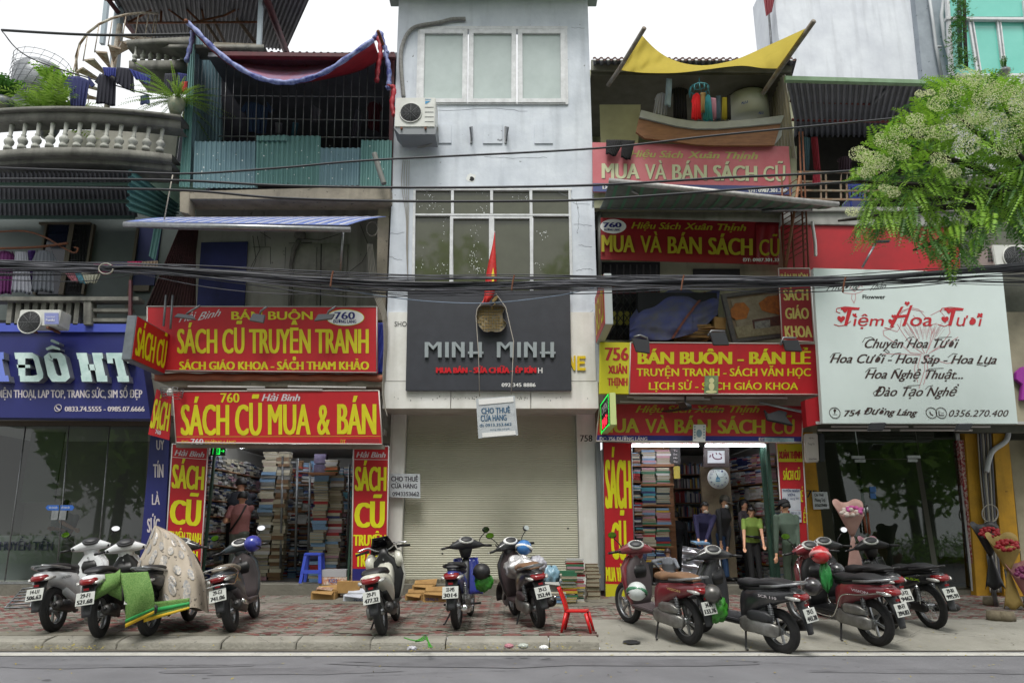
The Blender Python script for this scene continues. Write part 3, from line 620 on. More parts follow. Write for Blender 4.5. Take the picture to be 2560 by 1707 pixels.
part('board_partition',mat('olive_board','a2a07c',.7,col2='8e8c6c',scale=2),b3,lambda mb:mb.slab([(1499,262),(1602,262),(1595,362),(1502,360)],YW+.6,.05))
part('right_sheet_wall',CORR_G,b3,lambda mb:pc(mb,[(1906,238),(1962,186),(1990,399),(1906,360)],0,11,.02,[YW+1.9,YW-.15,YW-.15,YW+1.9]))
part('tube_lamp',mat('tube_lamp_grey','8a8c88',.4),b3,lambda mb:[mb.tube([V(1527,232,YW+1.5),V(1650,233,YW+1.5)],.03,8),mb.tube([V(1527,240,YW+1.5),V(1650,240,YW+1.5)],.03,8)],isl=1)
part('upper_wall',OLIVE,b3,lambda mb:mb.slab([(1482,362),(1992,366),(1992,520),(1480,520)],YW,.2))
part('first_floor_wall',OLIVE,b3,lambda mb:mb.slab([(1496,518),(1960,518),(1960,860),(1496,860)],YW+.8,.2))
part('floor_slab',mat('grey_slab','9a988e',.85,col2='7c7a70',scale=2,streak=1),b3,lambda mb:mb.slab([(1494,519),(1958,519),(1958,560),(1494,548)],YW+.25,.55))
part('ground_lintel',PEEL,b3,lambda mb:mb.slab([(1486,982),(2052,986),(2030,1012),(1490,1008)],YB+.1,.6))
part('vent_slot',DARK,b3,lambda mb:mb.slab([(1733,672),(1850,672),(1850,700),(1733,700)],YW+.77,.05))
gt=part('folding_gate',MAROON,b3,lambda mb:[mb.slab([(1506,728),(1650,728),(1650,734),(1506,734)],YW+.62,.04)])
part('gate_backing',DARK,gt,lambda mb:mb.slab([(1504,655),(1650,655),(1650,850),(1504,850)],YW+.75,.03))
part('gate_yellow_board',mat('olive_yellow_board','8c8838',.8),gt,lambda mb:mb.slab([(1530,778),(1580,778),(1580,812),(1530,812)],YW+.7,.03))
for i in range(9):part('gate_bar',BLK,gt,lambda mb:mb.tube([V(1510+16.5*i,662,YW+.6),V(1509+16.5*i,850,YW+.6)],.016,6))
part('gate_lattice',BLK,gt,lambda mb:[mb.tube([V(1510+16.5*i,740+22*j,YW+.58),V(1526.5+16.5*i,762+22*j,YW+.58)],.009,4)for i in range(8)for j in range(5)]+[mb.tube([V(1526.5+16.5*i,740+22*j,YW+.56),V(1510+16.5*i,762+22*j,YW+.56)],.009,4)for i in range(8)for j in range(5)])
part('drain_pipe',mat('grey_pipe','6a6c68',.6),b3,lambda mb:mb.tube([V(1499,520,YW+.2),V(1499,700,YW+.2)],.04,8))
z1b=V(1750,1108,YS).z+.12
SH3=shell(b3,1560,1975,0,z1b,3.6)
part('door_frame',MT['dark_green_steel'],b3,lambda mb:[mb.rect(1916,1108,1925,1470,YS-.3,.1),mb.rect(1930,1108,1938,1470,YS-.5,.1)],isl=1)
part('grey_frame',mat('grey_aluminium','63686b',.5),b3,lambda mb:mb.rect(1496,1104,1506,1475,YP-.25,.3))
part('front_infill',OLIVE,b3,lambda mb:mb.slab([(1484,850),(2060,850),(2040,1104),(1488,1104)],YS-.12,.1))
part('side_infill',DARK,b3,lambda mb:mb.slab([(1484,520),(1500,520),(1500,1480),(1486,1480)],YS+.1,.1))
# ---------------------------------------------------------------- flower shop house and tall wall behind
b4=thing('flower_shop_house','house with green edged sheet roof, rusty balcony rail and red band above a glass shopfront','house',(5.6,YP,zt))
YF4=YW+.1
part('roof_sheet',CORR_D,b4,lambda mb:pc(mb,[(1966,200),(2375,212),(2330,300),(1985,300)],0,26,.03,[YW-.9,YW-.9,YW+1.6,YW+1.6]))
part('roof_sheet',CORR_D,b4,lambda mb:pc(mb,[(1985,300),(2330,300),(2330,345),(1985,345)],0,26,.03,[YW+1.6,YW+1.6,YW+3.6,YW+3.6]))
part('roof_gutter',mat('green_gutter','7d9a7c',.6,col2='66805f',scale=3,streak=1),b4,lambda mb:mb.slab([(1963,189),(2378,201),(2378,212),(1965,201)],YW-1,.1),bevel=.01)
part('roof_purlin',mat('red_purlin','6e2c26',.7),b4,lambda mb:[mb.tube([V(1975,252,YW+.5),V(2180,260,YW+.5)],.04,4),mb.tube([V(1980,300,YW+1.7),V(2320,306,YW+1.7)],.04,4)],isl=1)
part('roof_cross_purlin',MT['dark_roof_sheet'],b4,lambda mb:mb.tube([V(2230,210,YW-.8),V(2180,262,YW+.5)],.05,4))
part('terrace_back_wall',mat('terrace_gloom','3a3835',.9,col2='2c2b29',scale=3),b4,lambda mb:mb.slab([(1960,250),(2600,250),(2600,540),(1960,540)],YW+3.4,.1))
rl=part('balcony_rail',mat('rusty_cream_rail','9c9684',.6,col2='8a5c3c',scale=9,contrast=.5),b4,lambda mb:[mb.slab([(1978,y),(2200,y+2),(2200,y+6),(1978,y+4)],YF4-.05,.03)for y in(427,451,473,495)])
for i,x in enumerate((2050,2063,2100,2115,2160,2175)):part('rail_post',MT['rusty_cream_rail'],rl,lambda mb:mb.slab([(x,431 if i<2 or i>3 else 455),(x+4,431),(x+5,500),(x+1,500)],YF4-.02,.02))
part('balcony_beam',mat('grey_white_beam','a6a6a2',.85,col2='8a8a86',scale=2,streak=1),b4,lambda mb:[mb.slab([(1985,517),(2400,517),(2400,528),(1985,528)],YF4-.12,.4),mb.slab([(1958,528),(2400,532),(2400,566),(1958,560)],YF4-.05,.3)],bevel=.008)
part('red_band',mat('red_cladding','b01220',.5,col2='8c0f1a',scale=1),b4,lambda mb:mb.slab([(1955,562),(2400,566),(2400,690),(1965,690)],YF4,.1))
part('grey_side_wall',PLASG,b4,lambda mb:mb.slab([(2390,440),(2620,440),(2640,1080),(2400,1080)],YF4+.05,.2))
YEW=mat('ochre_paint','b4861a',.8,col2='94701a',scale=3,streak=1,spots=.1,bump=.15)
part('pillar',YEW,b4,lambda mb:mb.rect(2012,1080,2052,1475,YP-.1,.3))
part('pillar',YEW,b4,lambda mb:mb.slab([(2412,1080),(2445,1080),(2478,1490),(2442,1490)],YP-.2,.3))
part('pillar',YEW,b4,lambda mb:mb.slab([(2482,1080),(2520,1080),(2560,1490),(2512,1490)],YP-.3,.3))
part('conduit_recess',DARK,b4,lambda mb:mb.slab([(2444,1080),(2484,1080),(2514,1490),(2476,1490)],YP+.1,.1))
part('red_mosaic_pillar',mat('red_mosaic','8c1224',.5,col2='b9a6a0',scale=20,contrast=.12),b4,lambda mb:mb.slab([(2397,1100),(2409,1100),(2452,1480),(2440,1480)],YP-.15,.2))
m=MB();text(m,'754',pxr(2016,1225,2058,1243,YP-.1),bold=.01);m.build('house_number',BLK,b4)
part('canopy_soffit',mat('white_soffit','a5a5a3',.7),b4,lambda mb:mb.prism([V(2040,1060,YW-.55),V(2560,1060,YW-.55),V(2600,1060,YS),V(2020,1060,YS)],(0,0,.05)))
for(a,y,c)in[(2078,1066,2270),(2045,1075,2225),(2285,1066,2475),(2250,1075,2430)]:part('tube_light',mat('unlit_tube','b9b5b2',.4),b4,lambda mb:mb.tube([V(a,y,YW-.1),V(c,y,YW-.1)],.02,8))
part('shop_inner',mat('flower_shop_wall','8a8a7e',.9),b4,lambda mb:[mb.bb((V(2040,1200,YS).x,YS+2.6,zt),(V(2640,1200,YS).x,YS+2.7,3.6)),mb.bb((V(2030,1200,YS).x,YS,3.5),(V(2640,1200,YS).x,YS+2.7,3.6)),mb.bb((V(2590,1200,YS).x,YS-.2,zt),(V(2600,1200,YS).x,YS+2.6,3.5)),mb.slab([(2396,1070),(2412,1070),(2455,1490),(2436,1490)],YS-.2,.1)],isl=1)
for(a,b,y0,y1)in[(2055,2138,1078,1470),(2140,2288,1148,1470),(2140,2288,1078,1146),(2290,2395,1078,1470)]:
    part('pane',GLASS,b4,lambda mb:mb.slab([(a,y0),(b,y0),(b+(y1-y0)*(b-1280)*.00016,y1),(a+(y1-y0)*(a-1280)*.00016,y1)],YS-.25,.008))
part('door_fitting',ALU,b4,lambda mb:[mb.rect(2130,1139,2162,1146,YS-.28,.03),mb.rect(2138,1148,2164,1155,YS-.28,.03),mb.rect(2269,1138,2301,1145,YS-.28,.03),mb.rect(2270,1147,2294,1154,YS-.28,.03)],isl=1)
part('door_handle',mat('wood_handle','7a3e22',.5),b4,lambda mb:[mb.tube([V(2160,1290,YS-.35),V(2166,1332,YS-.35)],.022,8),mb.tube([V(2169,1282,YS-.35),V(2174,1335,YS-.35)],.022,8)],isl=1)
part('handle_tip',CHR,b4,lambda mb:[mb.tube([V(2159,1262,YS-.35),V(2160,1290,YS-.35)],.018,8),mb.tube([V(2167,1262,YS-.35),V(2169,1282,YS-.35)],.018,8)],isl=1)
part('glass_frame',FRAMEW,b4,lambda mb:[mb.slab([(2392,1078),(2398,1078),(2440,1480),(2433,1480)],YS-.3,.05)])
part('sticker',mat('green_blue_sticker','2f5f9a',.5),b4,lambda mb:[mb.rect(2175,1216,2190,1230,YS-.27,.006),mb.rect(2176,1232,2190,1246,YS-.27,.006)],isl=1)
part('shop_shelf',WOOD,b4,lambda mb:mb.rect(2385,1392,2420,1460,YS+.3,.5))
b5=thing('tall_white_block','tall blank white rendered wall rising behind the green edged roof','building',(6,YW+4,0))
part('wall',GREYW,b5,lambda mb:mb.slab([(1928,-80),(2280,-80),(2312,230),(1985,230),(1952,140)],YW+2.4,1.5))
part('pilaster',mat('patched_grey_render','9aa2ab',.85,col2='828a92',scale=2,spots=.5,bump=.3),b5,lambda mb:mb.slab([(2279,-80),(2360,-80),(2374,230),(2311,230)],YW+2.2,1.5))
part('red_roof_corner',mat('red_sheet','7e2430',.6),b5,lambda mb:pc(mb,[(1905,-30),(1942,-30),(1930,30),(1915,42)],YW+2.3,4,.02))
part('mast',STEEL,b5,lambda mb:mb.tube([V(1922,36,YW+2.6),V(1931,150,YW+2.6)],.03,6))
part('drain_pipe',mat('pale_pipe','a9adb0',.6),b5,lambda mb:[mb.tube([V(2320,-30,YW+2.1),V(2333,60,YW+2.1),V(2340,118,YW+2.1),V(2355,195,YW+2.1)],.035,8),mb.tube([V(2363,-20,YW+2.0),V(2354,40,YW+2.0),V(2362,100,YW+2.0),V(2372,135,YW+2.0),V(2382,180,YW+2.0)],.05,8),mb.tube([V(2340,118,YW+2.1),V(2354,118,YW+2.1)],.03,6)])
b6=thing('turquoise_window_building','white building with large turquoise glazed windows above the flowering tree','building',(10,YW+4,0))
part('wall',mat('pale_building_wall','b9bab8',.8,col2='a5a6a4',scale=2),b6,lambda mb:mb.slab([(2372,188),(2700,188),(2700,800),(2420,800)],YW+1.8,.5))
TURQ=mat('turquoise_glass','5fb5a6',.12,col2='6fc0b2',scale=.8,spec=.8)
w=part('window',FRAMEW,b6,lambda mb:[mb.slab([(2364,-60),(2370,-60),(2386,188),(2378,188)],YW+1.75,.1),mb.slab([(2366,42),(2700,45),(2700,51),(2367,48)],YW+1.72,.1),mb.slab([(2372,184),(2700,184),(2700,190),(2373,190)],YW+1.72,.12)])
for(x0,x1,wd_,y0)in[(2421,2443,5,48),(2431,2453,3,48),(2492,2508,4,50),(2500,2516,3,50),(2558,2576,5,0)]:part('mullion',FRAMEW,w,lambda mb:mb.slab([(x0,y0),(x0+wd_,y0),(x1+wd_,186),(x1,186)],YW+1.78,.08))
for(a,b,c,d,y0,y1)in[(2368,2700,2369,2700,-60,42),(2370,2422,2380,2442,48,186),(2428,2492,2450,2508,52,186),(2500,2700,2516,2700,52,186)]:part('pane',TURQ,w,lambda mb:mb.slab([(a,y0),(b,y0),(d,y1),(c,y1)],YW+1.84,.02))
b7=thing('beige_shop_house','beige walled shop at the edge of the street beyond the ochre pillars','house',(9,YP,zt))
part('wall',mat('beige_wall','9c9580',.85,col2='827c6a',scale=2),b7,lambda mb:[mb.slab([(2522,1100),(2800,1100),(2800,1500),(2564,1500)],YP+.2,.2),mb.slab([(2500,780),(2800,780),(2800,1060),(2545,1060)],YF4-.1,.2)])
part('awning_edge',DARK,b7,lambda mb:mb.slab([(2450,1066),(2800,1066),(2800,1080),(2450,1080)],YP-.1,.3))
part('sign_letter',mat('magenta_letter','8c2a8c',.4),b7,lambda mb:mb.slab([(2540,930),(2556,916),(2600,920),(2600,1000),(2552,1000),(2556,960),(2540,948)],YF4-.2,.08),bevel=.01)
# ================================================================ SIGNS
SIGNM=mat('sign_box_side','a9a6a2',.5,.3)
def sign(label,q,Y,m,t=.08,name='shop_sign',frame=None,cat='sign',group=None):
    """q: tl, tr, br, bl in pixels"""
    c=V((q[2][0]+q[3][0])/2,(q[2][1]+q[3][1])/2,Y)
    r=thing(name,label,cat,c,group)
    part('panel',m,r,lambda mb:mb.slab(q,Y,t),bevel=.004)
    if frame:
        for a,b in zip(q,q[1:]+q[:1]):part('frame_bar',frame,r,lambda mb:mb.tube([V(*a,Y-.004),V(*b,Y-.004)],.012,4))
    return r
def letters(r,m,items,Y,name='lettering',z=.004):
    mb=MB()
    for it in items:
        txt,q=it[0],it[1];b=it[2]if len(it)>2 else 0;sh_=it[3]if len(it)>3 else 0
        fn=pxr(*q,Y)if isinstance(q,tuple)else pxq(q,Y)
        text(mb,txt,fn,b,sh_,z=z)
    o=mb.build(name,m,r,flat=True);return o
Y1=YB-.35
s=sign('long red used book sign with three floodlights, topmost of its shop',[(368,766),(942,767),(942,931),(368,926)],Y1,RED,.12,frame=SIGNM)
letters(s,YEL,[('BÁN BUÔN',(578.5,779,782,799),.006),('SÁCH CŨ TRUYỆN TRANH',(443,823,922,883),.004),('SÁCH GIÁO KHOA - SÁCH THAM KHẢO',(448,904,923,924),.003)],Y1)
letters(s,SILV,[('Hải',[(449,806),(487,799),(490,779),(454,788)],.008,.12),('Bình',[(497,801),(550,790),(556,772),(503,781)],.008,.12)],Y1)
m=MB();ellipse(m,863,794,48,21,Y1,.004);m.build('number_plate_edge',YEL,s)
m=MB();ellipse(m,863,794,46.5,19.6,Y1,.007);m.build('number_plate',WHI,s)
letters(s,NAVY,[('760',(836,780.5,888,798),.02),('ĐƯỜNG LÁNG',(833,800,891,808),.006)],Y1,z=.010)
Y2=YB-.24
s=sign('red sign under the concrete beam reading used books bought and sold',[(431,978),(947,976),(956,1110),(440,1106)],Y2,RED,.05,frame=mat('white_trim','c8c0b8',.6))
letters(s,YEL,[('SÁCH CŨ',(452,1012,655,1087),.012),('MUA',(670,1011,777,1086),.02),('&',(793,1011,826,1086),.05),('BÁN',(843,1010,941,1085),.025),('760',(551,983,599,1006),.02)],Y2)
letters(s,SILV,[('Hải Bình',(657,985,751,1002),.008,.06)],Y2)
letters(s,mat('print_ochre','c79a2c',.5),[('ĐC:',(453,1101,474,1109),.02),('ĐƯỜNG LÁNG',(512,1101,590,1110),.006),('ĐT',(851,1099,864,1108),.02)],Y2)
letters(s,SILV,[('760',(477,1097,509,1110),.02)],Y2)
m=MB();band(m,[(440,1091.5),(954,1090)],1.2,Y2,.004);m.build('printed_line',MT['print_ochre'],s)
m=MB();m.slab([(865,1097),(948,1096),(949,1108),(866,1108)],Y2-.004,.003);m.build('tape_patch',REDD,s)
def side_box(label,near_top,near_bot,far_top,far_bot,Yf,front_w,face_m,side_m,sgn,name='box_sign',cat='sign'):
    """box at right angles to the facade. near/far: pixel edges of the seen face; front_w: pixels of the street end"""
    X=(V(*far_top,Yf).x+V(*far_bot,Yf).x)/2
    dx=ray(*near_top).x;dy=ray(*near_top).y;Yn=X/dx*dy
    zt_,zb_=V(*near_top,Yn).z,V(*near_bot,Yn).z
    w=abs(V(near_top[0]+front_w,near_top[1],Yn).x-V(*near_top,Yn).x)
    r=thing(name,label,cat,(X,Yn,zb_))
    a=X if sgn<0 else X
    x0,x1=(X-w,X-.004)if sgn>0 else(X+.004,X+w)
    part('casing',side_m,r,lambda mb:mb.bb((x0,Yn,zb_),(x1,Yf,zt_)),bevel=.01)
    part('face',face_m,r,lambda mb:mb.bb((X-.003,Yn+.015,zb_+.02),(X+.003,Yf-.015,zt_-.02)))
    if sgn>0:fn=lambda u,v:Vector((X+.003,Yn+(Yf-Yn)*u,zb_+(zt_-zb_)*v));nr=Vector((1,0,0))
    else:fn=lambda u,v:Vector((X-.003,Yf+(Yn-Yf)*u,zb_+(zt_-zb_)*v));nr=Vector((-1,0,0))
    return r,fn,nr,(X,Yn,zb_,zt_,w)
def sub(fn,u0,u1,v0,v1):return lambda u,v:fn(u0+(u1-u0)*u,v0+(v1-v0)*v)
r,fn,nr,_=side_box('red and yellow box sign with grey metal end, jutting out beside the long red sign',(343,788),(330,899),(426,821),(414,924),Y1,25,RED,mat('grey_metal_casing','7f858c',.5,.4,col2='6c7278',scale=5),1)
m=MB();text(m,'SÁCH',sub(fn,.06,.60,.14,.76),.02,nrm=nr);text(m,'CŨ',sub(fn,.66,.95,.14,.76),.04,nrm=nr);m.build('lettering',YELB,r)
part('hanger_rod',STEEL,r,lambda mb:[mb.tube([V(415,738,Y1-.15),V(409,815,Y1-.15)],.02,6)])
part('hanger_rod',STEEL,r,lambda mb:[mb.tube([V(432,738,Y1-.15),V(426,822,Y1-.15)],.02,6)])
s=sign('small crumpled red sign hanging askew under the box sign',[(391,972),(429,986),(423,1100),(370,1086)],YB-.3,RED,.02,name='hanging_sign')
letters(s,YEL,[('SÁCH',[(374,1068),(420,1078),(428,1010),(388,997)],.03)],YB-.3)
letters(s,SILV,[('760',[(388,1083),(402,1087),(403,1077),(389,1073)],.03)],YB-.3)
for k,(q,lab)in enumerate([([(431,1109),(520,1115),(500,1448),(410,1440)],'tall red panel beside the patterned cloth cover'),([(884,1114),(972,1115),(966,1453),(879,1453)],'tall red panel behind the white scooter')]):
    Y=YS-.55
    s=sign(lab+' at the used bookshop doorway',q,Y,RED,.05,name='panel_sign',frame=WHI,group='red panels at the first bookshop door')
    (ax,ay),(bx,by),(cx,cy),(dx_,dy_)=q
    def sq(u0,v0,u1,v1,q=q):
        (ax,ay),(bx,by),(cx,cy),(dx_,dy_)=q
        P=lambda u,v:(lerp(lerp(ax,bx,u),lerp(dx_,cx,u),v),lerp(lerp(ay,by,u),lerp(dy_,cy,u),v))
        return[P(u0,v1),P(u1,v1),P(u1,v0),P(u0,v0)]
    letters(s,SILV,[('Hải Bình',sq(.1,.045,.92,.085),.01,.06)],Y)
    letters(s,YELB,[('SÁCH',sq(.05,.155,.95,.33),.025),('CŨ',sq(.05,.42,.92,.60),.05),('TRUYỆN' if k else 'TRUYỆN TRANH',sq(.03,.655,.97,.735),.018 if k else .008),('TRANH' if k else 'MUA BÁN',sq(.1,.79,.9,.89),.02)],Y)
    m=MB();m.slab(sq(.0,.905,1,1)[::-1],Y-.004,.002);m.build('blue_base',NAVY,s)
    m=MB();band(m,[sq(.02,.1,.98,.1)[0],sq(.02,.1,.98,.1)[1]],1,Y,.004);m.build('printed_line',WHI,s)
Y3=YB-.15
PB=mat('sign_blue','23286a',.4,col2='1e2260',scale=1)
s=sign('wide royal blue sign with big white raised letters over the glass shopfront',[(-90,828),(345,829),(377,1047),(-90,1043)],Y3,PB,.3)
part('top_cap',mat('blue_cap','4a58b4',.4,col2='3f4ca6',scale=2),s,lambda mb:mb.slab([(-90,807),(338,810),(345,830),(-90,828)],Y3-.05,.35))
LET=mat('lit_letter_face','cfe3e0',.4,col2='a9c6c2',scale=5)
LSD=mat('letter_return','8a8f98',.4,.3)
def letter3(root,polys,Y,dep,face,side,holes=()):
    mb=MB()
    for p in polys:mb.slab(p,Y-dep,dep-.005)
    o=mb.build('letter',side,root)
    mb=MB()
    for p in polys:mb.poly([V(x,y,Y-dep-.003)for x,y in p])
    mb.build('letter_face',face,o)
def T_(pts):return[(x/4.612,y/4.612+750)for x,y in pts]
letter3(s,[T_(p)for p in[[(162,605),(330,605),(345,680),(325,680),(325,735),(275,735),(275,680),(178,680)][0:0]or[(165,605),(290,605),(292,940),(232,940),(228,870),(215,870),(205,680),(178,680)]]]+[T_(p)for p in[[(290,605),(370,605),(380,672),(290,672)],[(290,872),(380,872),(420,940),(290,940)],[(370,605),(440,650),(395,705),(380,672)],[(440,650),(498,850),(430,860),(395,705)],[(498,850),(495,895),(445,940),(420,940),(380,872),(430,860)],[(192,745),(345,745),(350,782),(200,782)]]],Y3,.16,LET,LSD)
letter3(s,[T_(p)for p in[[(560,605),(700,605),(680,672),(585,672)],[(505,650),(560,605),(608,680),(605,710)],[(505,650),(605,710),(645,860),(545,850)][0:0]or[(505,650),(606,700),(650,850),(552,872)],[(552,872),(650,850),(675,872),(640,940),(600,940)],[(640,940),(675,872),(705,872),(755,940)],[(705,872),(712,855),(805,880),(805,895),(755,940)],[(700,605),(750,650),(664,690),(655,672),(680,672)],[(750,650),(805,880),(712,855),(664,690)],[(525,555),(600,520),(690,555),(692,578),(605,560),(540,578)],[(585,455),(605,452),(685,492),(680,512),(582,478)]]],Y3,.16,LET,LSD)
letter3(s,[T_(p)for p in[[(878,608),(1000,608),(1065,940),(945,940),(930,870),(940,870),(905,680),(895,680)],[(1060,608),(1180,608),(1190,675),(1172,675),(1215,872),(1235,872),(1240,940),(1120,940)],[(1010,740),(1090,740),(1105,808),(1022,808)]]],Y3,.16,LET,LSD)
letter3(s,[T_(p)for p in[[(1222,608),(1490,608),(1520,725),(1470,725),(1450,672),(1298,672),(1305,728),(1240,728)],[(1320,672),(1410,672),(1460,872),(1482,872),(1490,942),(1360,942),(1345,878),(1365,878)]]],Y3,.16,LET,LSD)
letter3(s,[T_(p)for p in[[(-90,600),(40,600),(44,680),(22,680),(60,868),(95,868),(106,938),(-90,938)]]],Y3,.16,mat('blue_lit_face','6d7fd0',.4),LSD)
letters(s,SILV,[('ĐIỆN THOẠI, LAP TOP, TRANG SỨC, SIM SỐ ĐẸP',(-10,975,356,994),.002),('0833.74.5555 - 0985.07.6666',(162,1016,362,1028),.004)],Y3)
m=MB();m.torus(V(145,1019.5,Y3-.01),.062,.007,(0,1,0));band(m,[(140,1014),(142,1020),(150,1025)],3.6,Y3,.006);m.build('phone_icon',SILV,s)
s=sign('narrow blue upright panel with white words beside the red door panel',[(376,1085),(424,1092),(408,1440),(345,1440)],YS-.4,PB,.05,name='panel_sign')
letters(s,SILV,[(w_,q_,.03)for w_,q_ in[('UY',(391,1100,411,1124)),('TÍN',(383,1160,409,1193)),('LÀ',(380,1235,400,1261)),('SỨC',(368,1296,400,1330))]],YS-.4)
Y4=YB-.08
CHAR=mat('charcoal_panel','2b2d34',.5,col2='34363e',scale=4,spots=.15)
s=sign('large charcoal sign with silver raised letters and an empty apple shaped logo',[(1019,728),(1425,725),(1429,976),(1014,976)],Y4,CHAR,.06)
LSIL=mat('brushed_letter','9aa2a6',.4,.3)
def Z_(x,y):return(x/3.825+940,y/3.825+700)
def zr(x0,y0,x1,y1):return[Z_(x0,y0),Z_(x1,y0),Z_(x1,y1),Z_(x0,y1)]
for off in(0,690):
    for polys in[[zr(465,592,500,740),zr(592,592,627,740),[Z_(500,592),Z_(510,592),Z_(546,632),Z_(582,592),Z_(592,592),Z_(592,620),Z_(546,668),Z_(500,620)]],[zr(660,592,696,740)],[zr(725,592,760,740),zr(812,592,848,740),[Z_(760,592),Z_(812,650),Z_(812,690),Z_(760,625)]],[zr(893,592,927,740),zr(978,592,1013,740),zr(878,682,892,706),zr(928,682,977,706),zr(1014,682,1027,706)]]:
        mb=MB()
        for p in polys:mb.slab([(x+off/3.825*(1.0),y)for x,y in p],Y4-.05,.045)
        mb.build('letter',LSIL,s,bevel=.004)
letters(s,mat('raised_red','c01824',.35),[('MUA BÁN - SỬA CHỮA - ÉP KÍN',(1090,919,1341,932.5),.006)],Y4,z=.02)
letters(s,WHI,[('H',(1345,919,1356,932.5),.02),('092 345 8886',(1254,957.5,1339,966.5),.005)],Y4)
AP=[(1105,250),(1070,238),(1020,236),(985,258),(962,310),(962,370),(985,440),(1030,490),(1065,497),(1105,487),(1150,497),(1195,490),(1230,455),(1250,412),(1215,370),(1208,320),(1238,265),(1200,240),(1150,236)]
AP=[Z_(*p)for p in AP]
ap=part('apple_logo',mat('grey_plastic_back','8c8a80',.7,col2='a08a5c',scale=26,contrast=.4),s,lambda mb:mb.slab(AP,Y4-.03,.025))
part('logo_rim',mat('grey_rim','85807c',.4,.4),s,lambda mb:[mb.prism([V(*a,Y4-.14),V(*b,Y4-.14),V(*b,Y4-.002),V(*a,Y4-.002)],((a[1]-b[1])*.0006,0,0)if 0 else(0,0,.006))for a,b in zip(AP,AP[1:]+AP[:1])])
LEDM=mat('led_module','a58a50',.6,col2='7c683c',scale=20);m=MB();R2=random.Random(5)
for j in range(9):
    for i in range(11):
        x,y=Z_(975+i*25,270+j*27)
        cxx,cyy=Z_(1100,370);rr_=((x-cxx)/36)**2+((y-cyy)/33)**2
        if rr_>.93 or(x>Z_(1195,0)[0]and abs(y-Z_(0,340)[1])<11)or R2.random()<.1:continue
        if y<Z_(0,262)[1]:continue
        m.box(V(x,y,Y4-.05),(.032,.012,.026),(0,R2.uniform(-.3,.3),0))
stuff(m.build('led_modules',LEDM,ap))
part('logo_leaf',LEDM,s,lambda mb:mb.slab([Z_(1108,195),Z_(1135,160),Z_(1165,142),Z_(1170,160),Z_(1145,195),Z_(1115,215)],Y4-.05,.04))
part('logo_wire',LEDM,s,lambda mb:mb.tube([V(*Z_(1118,200),Y4-.08),V(*Z_(1138,228),Y4-.1),V(*Z_(1105,262),Y4-.1),V(*Z_(1120,285),Y4-.08)],.012,5))
s=sign('faded pink and blue bookshop banner, highest of the three, with clothes draped on it',[(1481,356),(1972,366),(1981,487),(1482,479)],YW-.12,mat('faded_pink_print','c5787e',.6,col2='a8424e',scale=1.1,contrast=.9),.05,name='banner')
m=MB();m.slab([(1482.5,458),(1978.5,466),(1981,487),(1482,479)],YW-.126,.004);m.build('blue_band',mat('faded_blue_print','3c4676',.6),s)
SH=mat('print_shadow','5c3438',.6)
for dx,mt_ in((1.4,SH),(0,mat('faded_cream_print','b9bb98',.6))):
    letters(s,mt_,[(w_,[(a+dx,yb+dx),(b+dx,yb+dx+(b-a)*.017),(b+dx,yt+dx+(b-a)*.017),(a+dx,yt+dx)],.02)for w_,a,b,yt,yb in[('MUA',1504,1599,409,446),('VÀ',1612,1666,411,448),('BÁN',1680,1767,412,450),('SÁCH',1782,1893,414,451.5),('CŨ',1908,1963,416,453)]],YW-.12,z=.003 if dx else .005)
letters(s,mat('print_gold_faded','a8a45c',.6),[('Hiệu Sách',[(1577,393),(1708,396),(1708,379),(1577,376)],.006,.05),('Xuân Thịnh',[(1722,396),(1895,399),(1895,382),(1722,379)],.006,.04)],YW-.12)
letters(s,WHI,[('ĐC: 756',(1505,465,1560,473),.01),('ĐT: 0987.301.330',(1871,472,1968,481),.006)],YW-.126)
Y5=YW-.2
s=sign('slack glossy red bookshop banner below the striped awning',[(1502,544),(1946,556),(1947,662),(1502,649)],Y5,REDD,.02,name='banner')
part('banner_fold',REDD,s,lambda mb:mb.grid(lambda u,v:V(1890+57*u,556+v*105,Y5-.012-.03*abs(math.sin(u*7+v*2))),20,8),solid=.004)
m=MB();ellipse(m,1533,566,32.5,18,Y5,.004);m.build('number_plate',WHI,s)
letters(s,NAVY,[('760',(1507,557,1554,569),.03),('ĐƯỜNG LÁNG',(1510,572.5,1550,577.5),.006)],Y5,z=.008)
YELO=mat('print_olive_yellow','a79c22',.5)
letters(s,YELO,[(w_,[(a,yb),(b,yb+(b-a)*.022),(b,yt+(b-a)*.022),(a,yt)],.02)for w_,a,b,yt,yb in[('MUA',1503,1586,590,631.5),('VÀ',1600,1653,592,633),('BÁN',1668,1753,594,635.5),('SÁCH',1769,1880,597,638),('CŨ',1896,1947,601,641)]]+[('Hiệu Sách',[(1580,574),(1701,576),(1701,560),(1580,558)],.006,.05),('Xuân Thịnh',[(1712,576),(1864,580),(1864,564),(1712,560)],.006,.04)],Y5,z=.046)
letters(s,WHI,[('ĐT: 0987.301.33',(1855,648,1946,656),.006)],Y5,z=.046)
Y6=YB-.3
s=sign('long red sign with a yellow number panel at its end and a small holy picture',[(1576.5,856),(2060.5,859.6),(2049.5,985.7),(1573,984)],Y6,RED,.1,frame=mat('white_trim','c8c0b8',.6))
part('number_panel',mat('panel_yellow','c3bd1e',.5),s,lambda mb:mb.slab([(1500,855),(1576.5,856),(1573,984),(1498,983)],Y6,.1))
letters(s,mat('print_dark_red','a81e22',.5),[('756',(1512,869,1572,901),.03),('XUÂN',(1520,914,1568,934),.025),('THỊNH',(1518,945,1569,964),.02)],Y6)
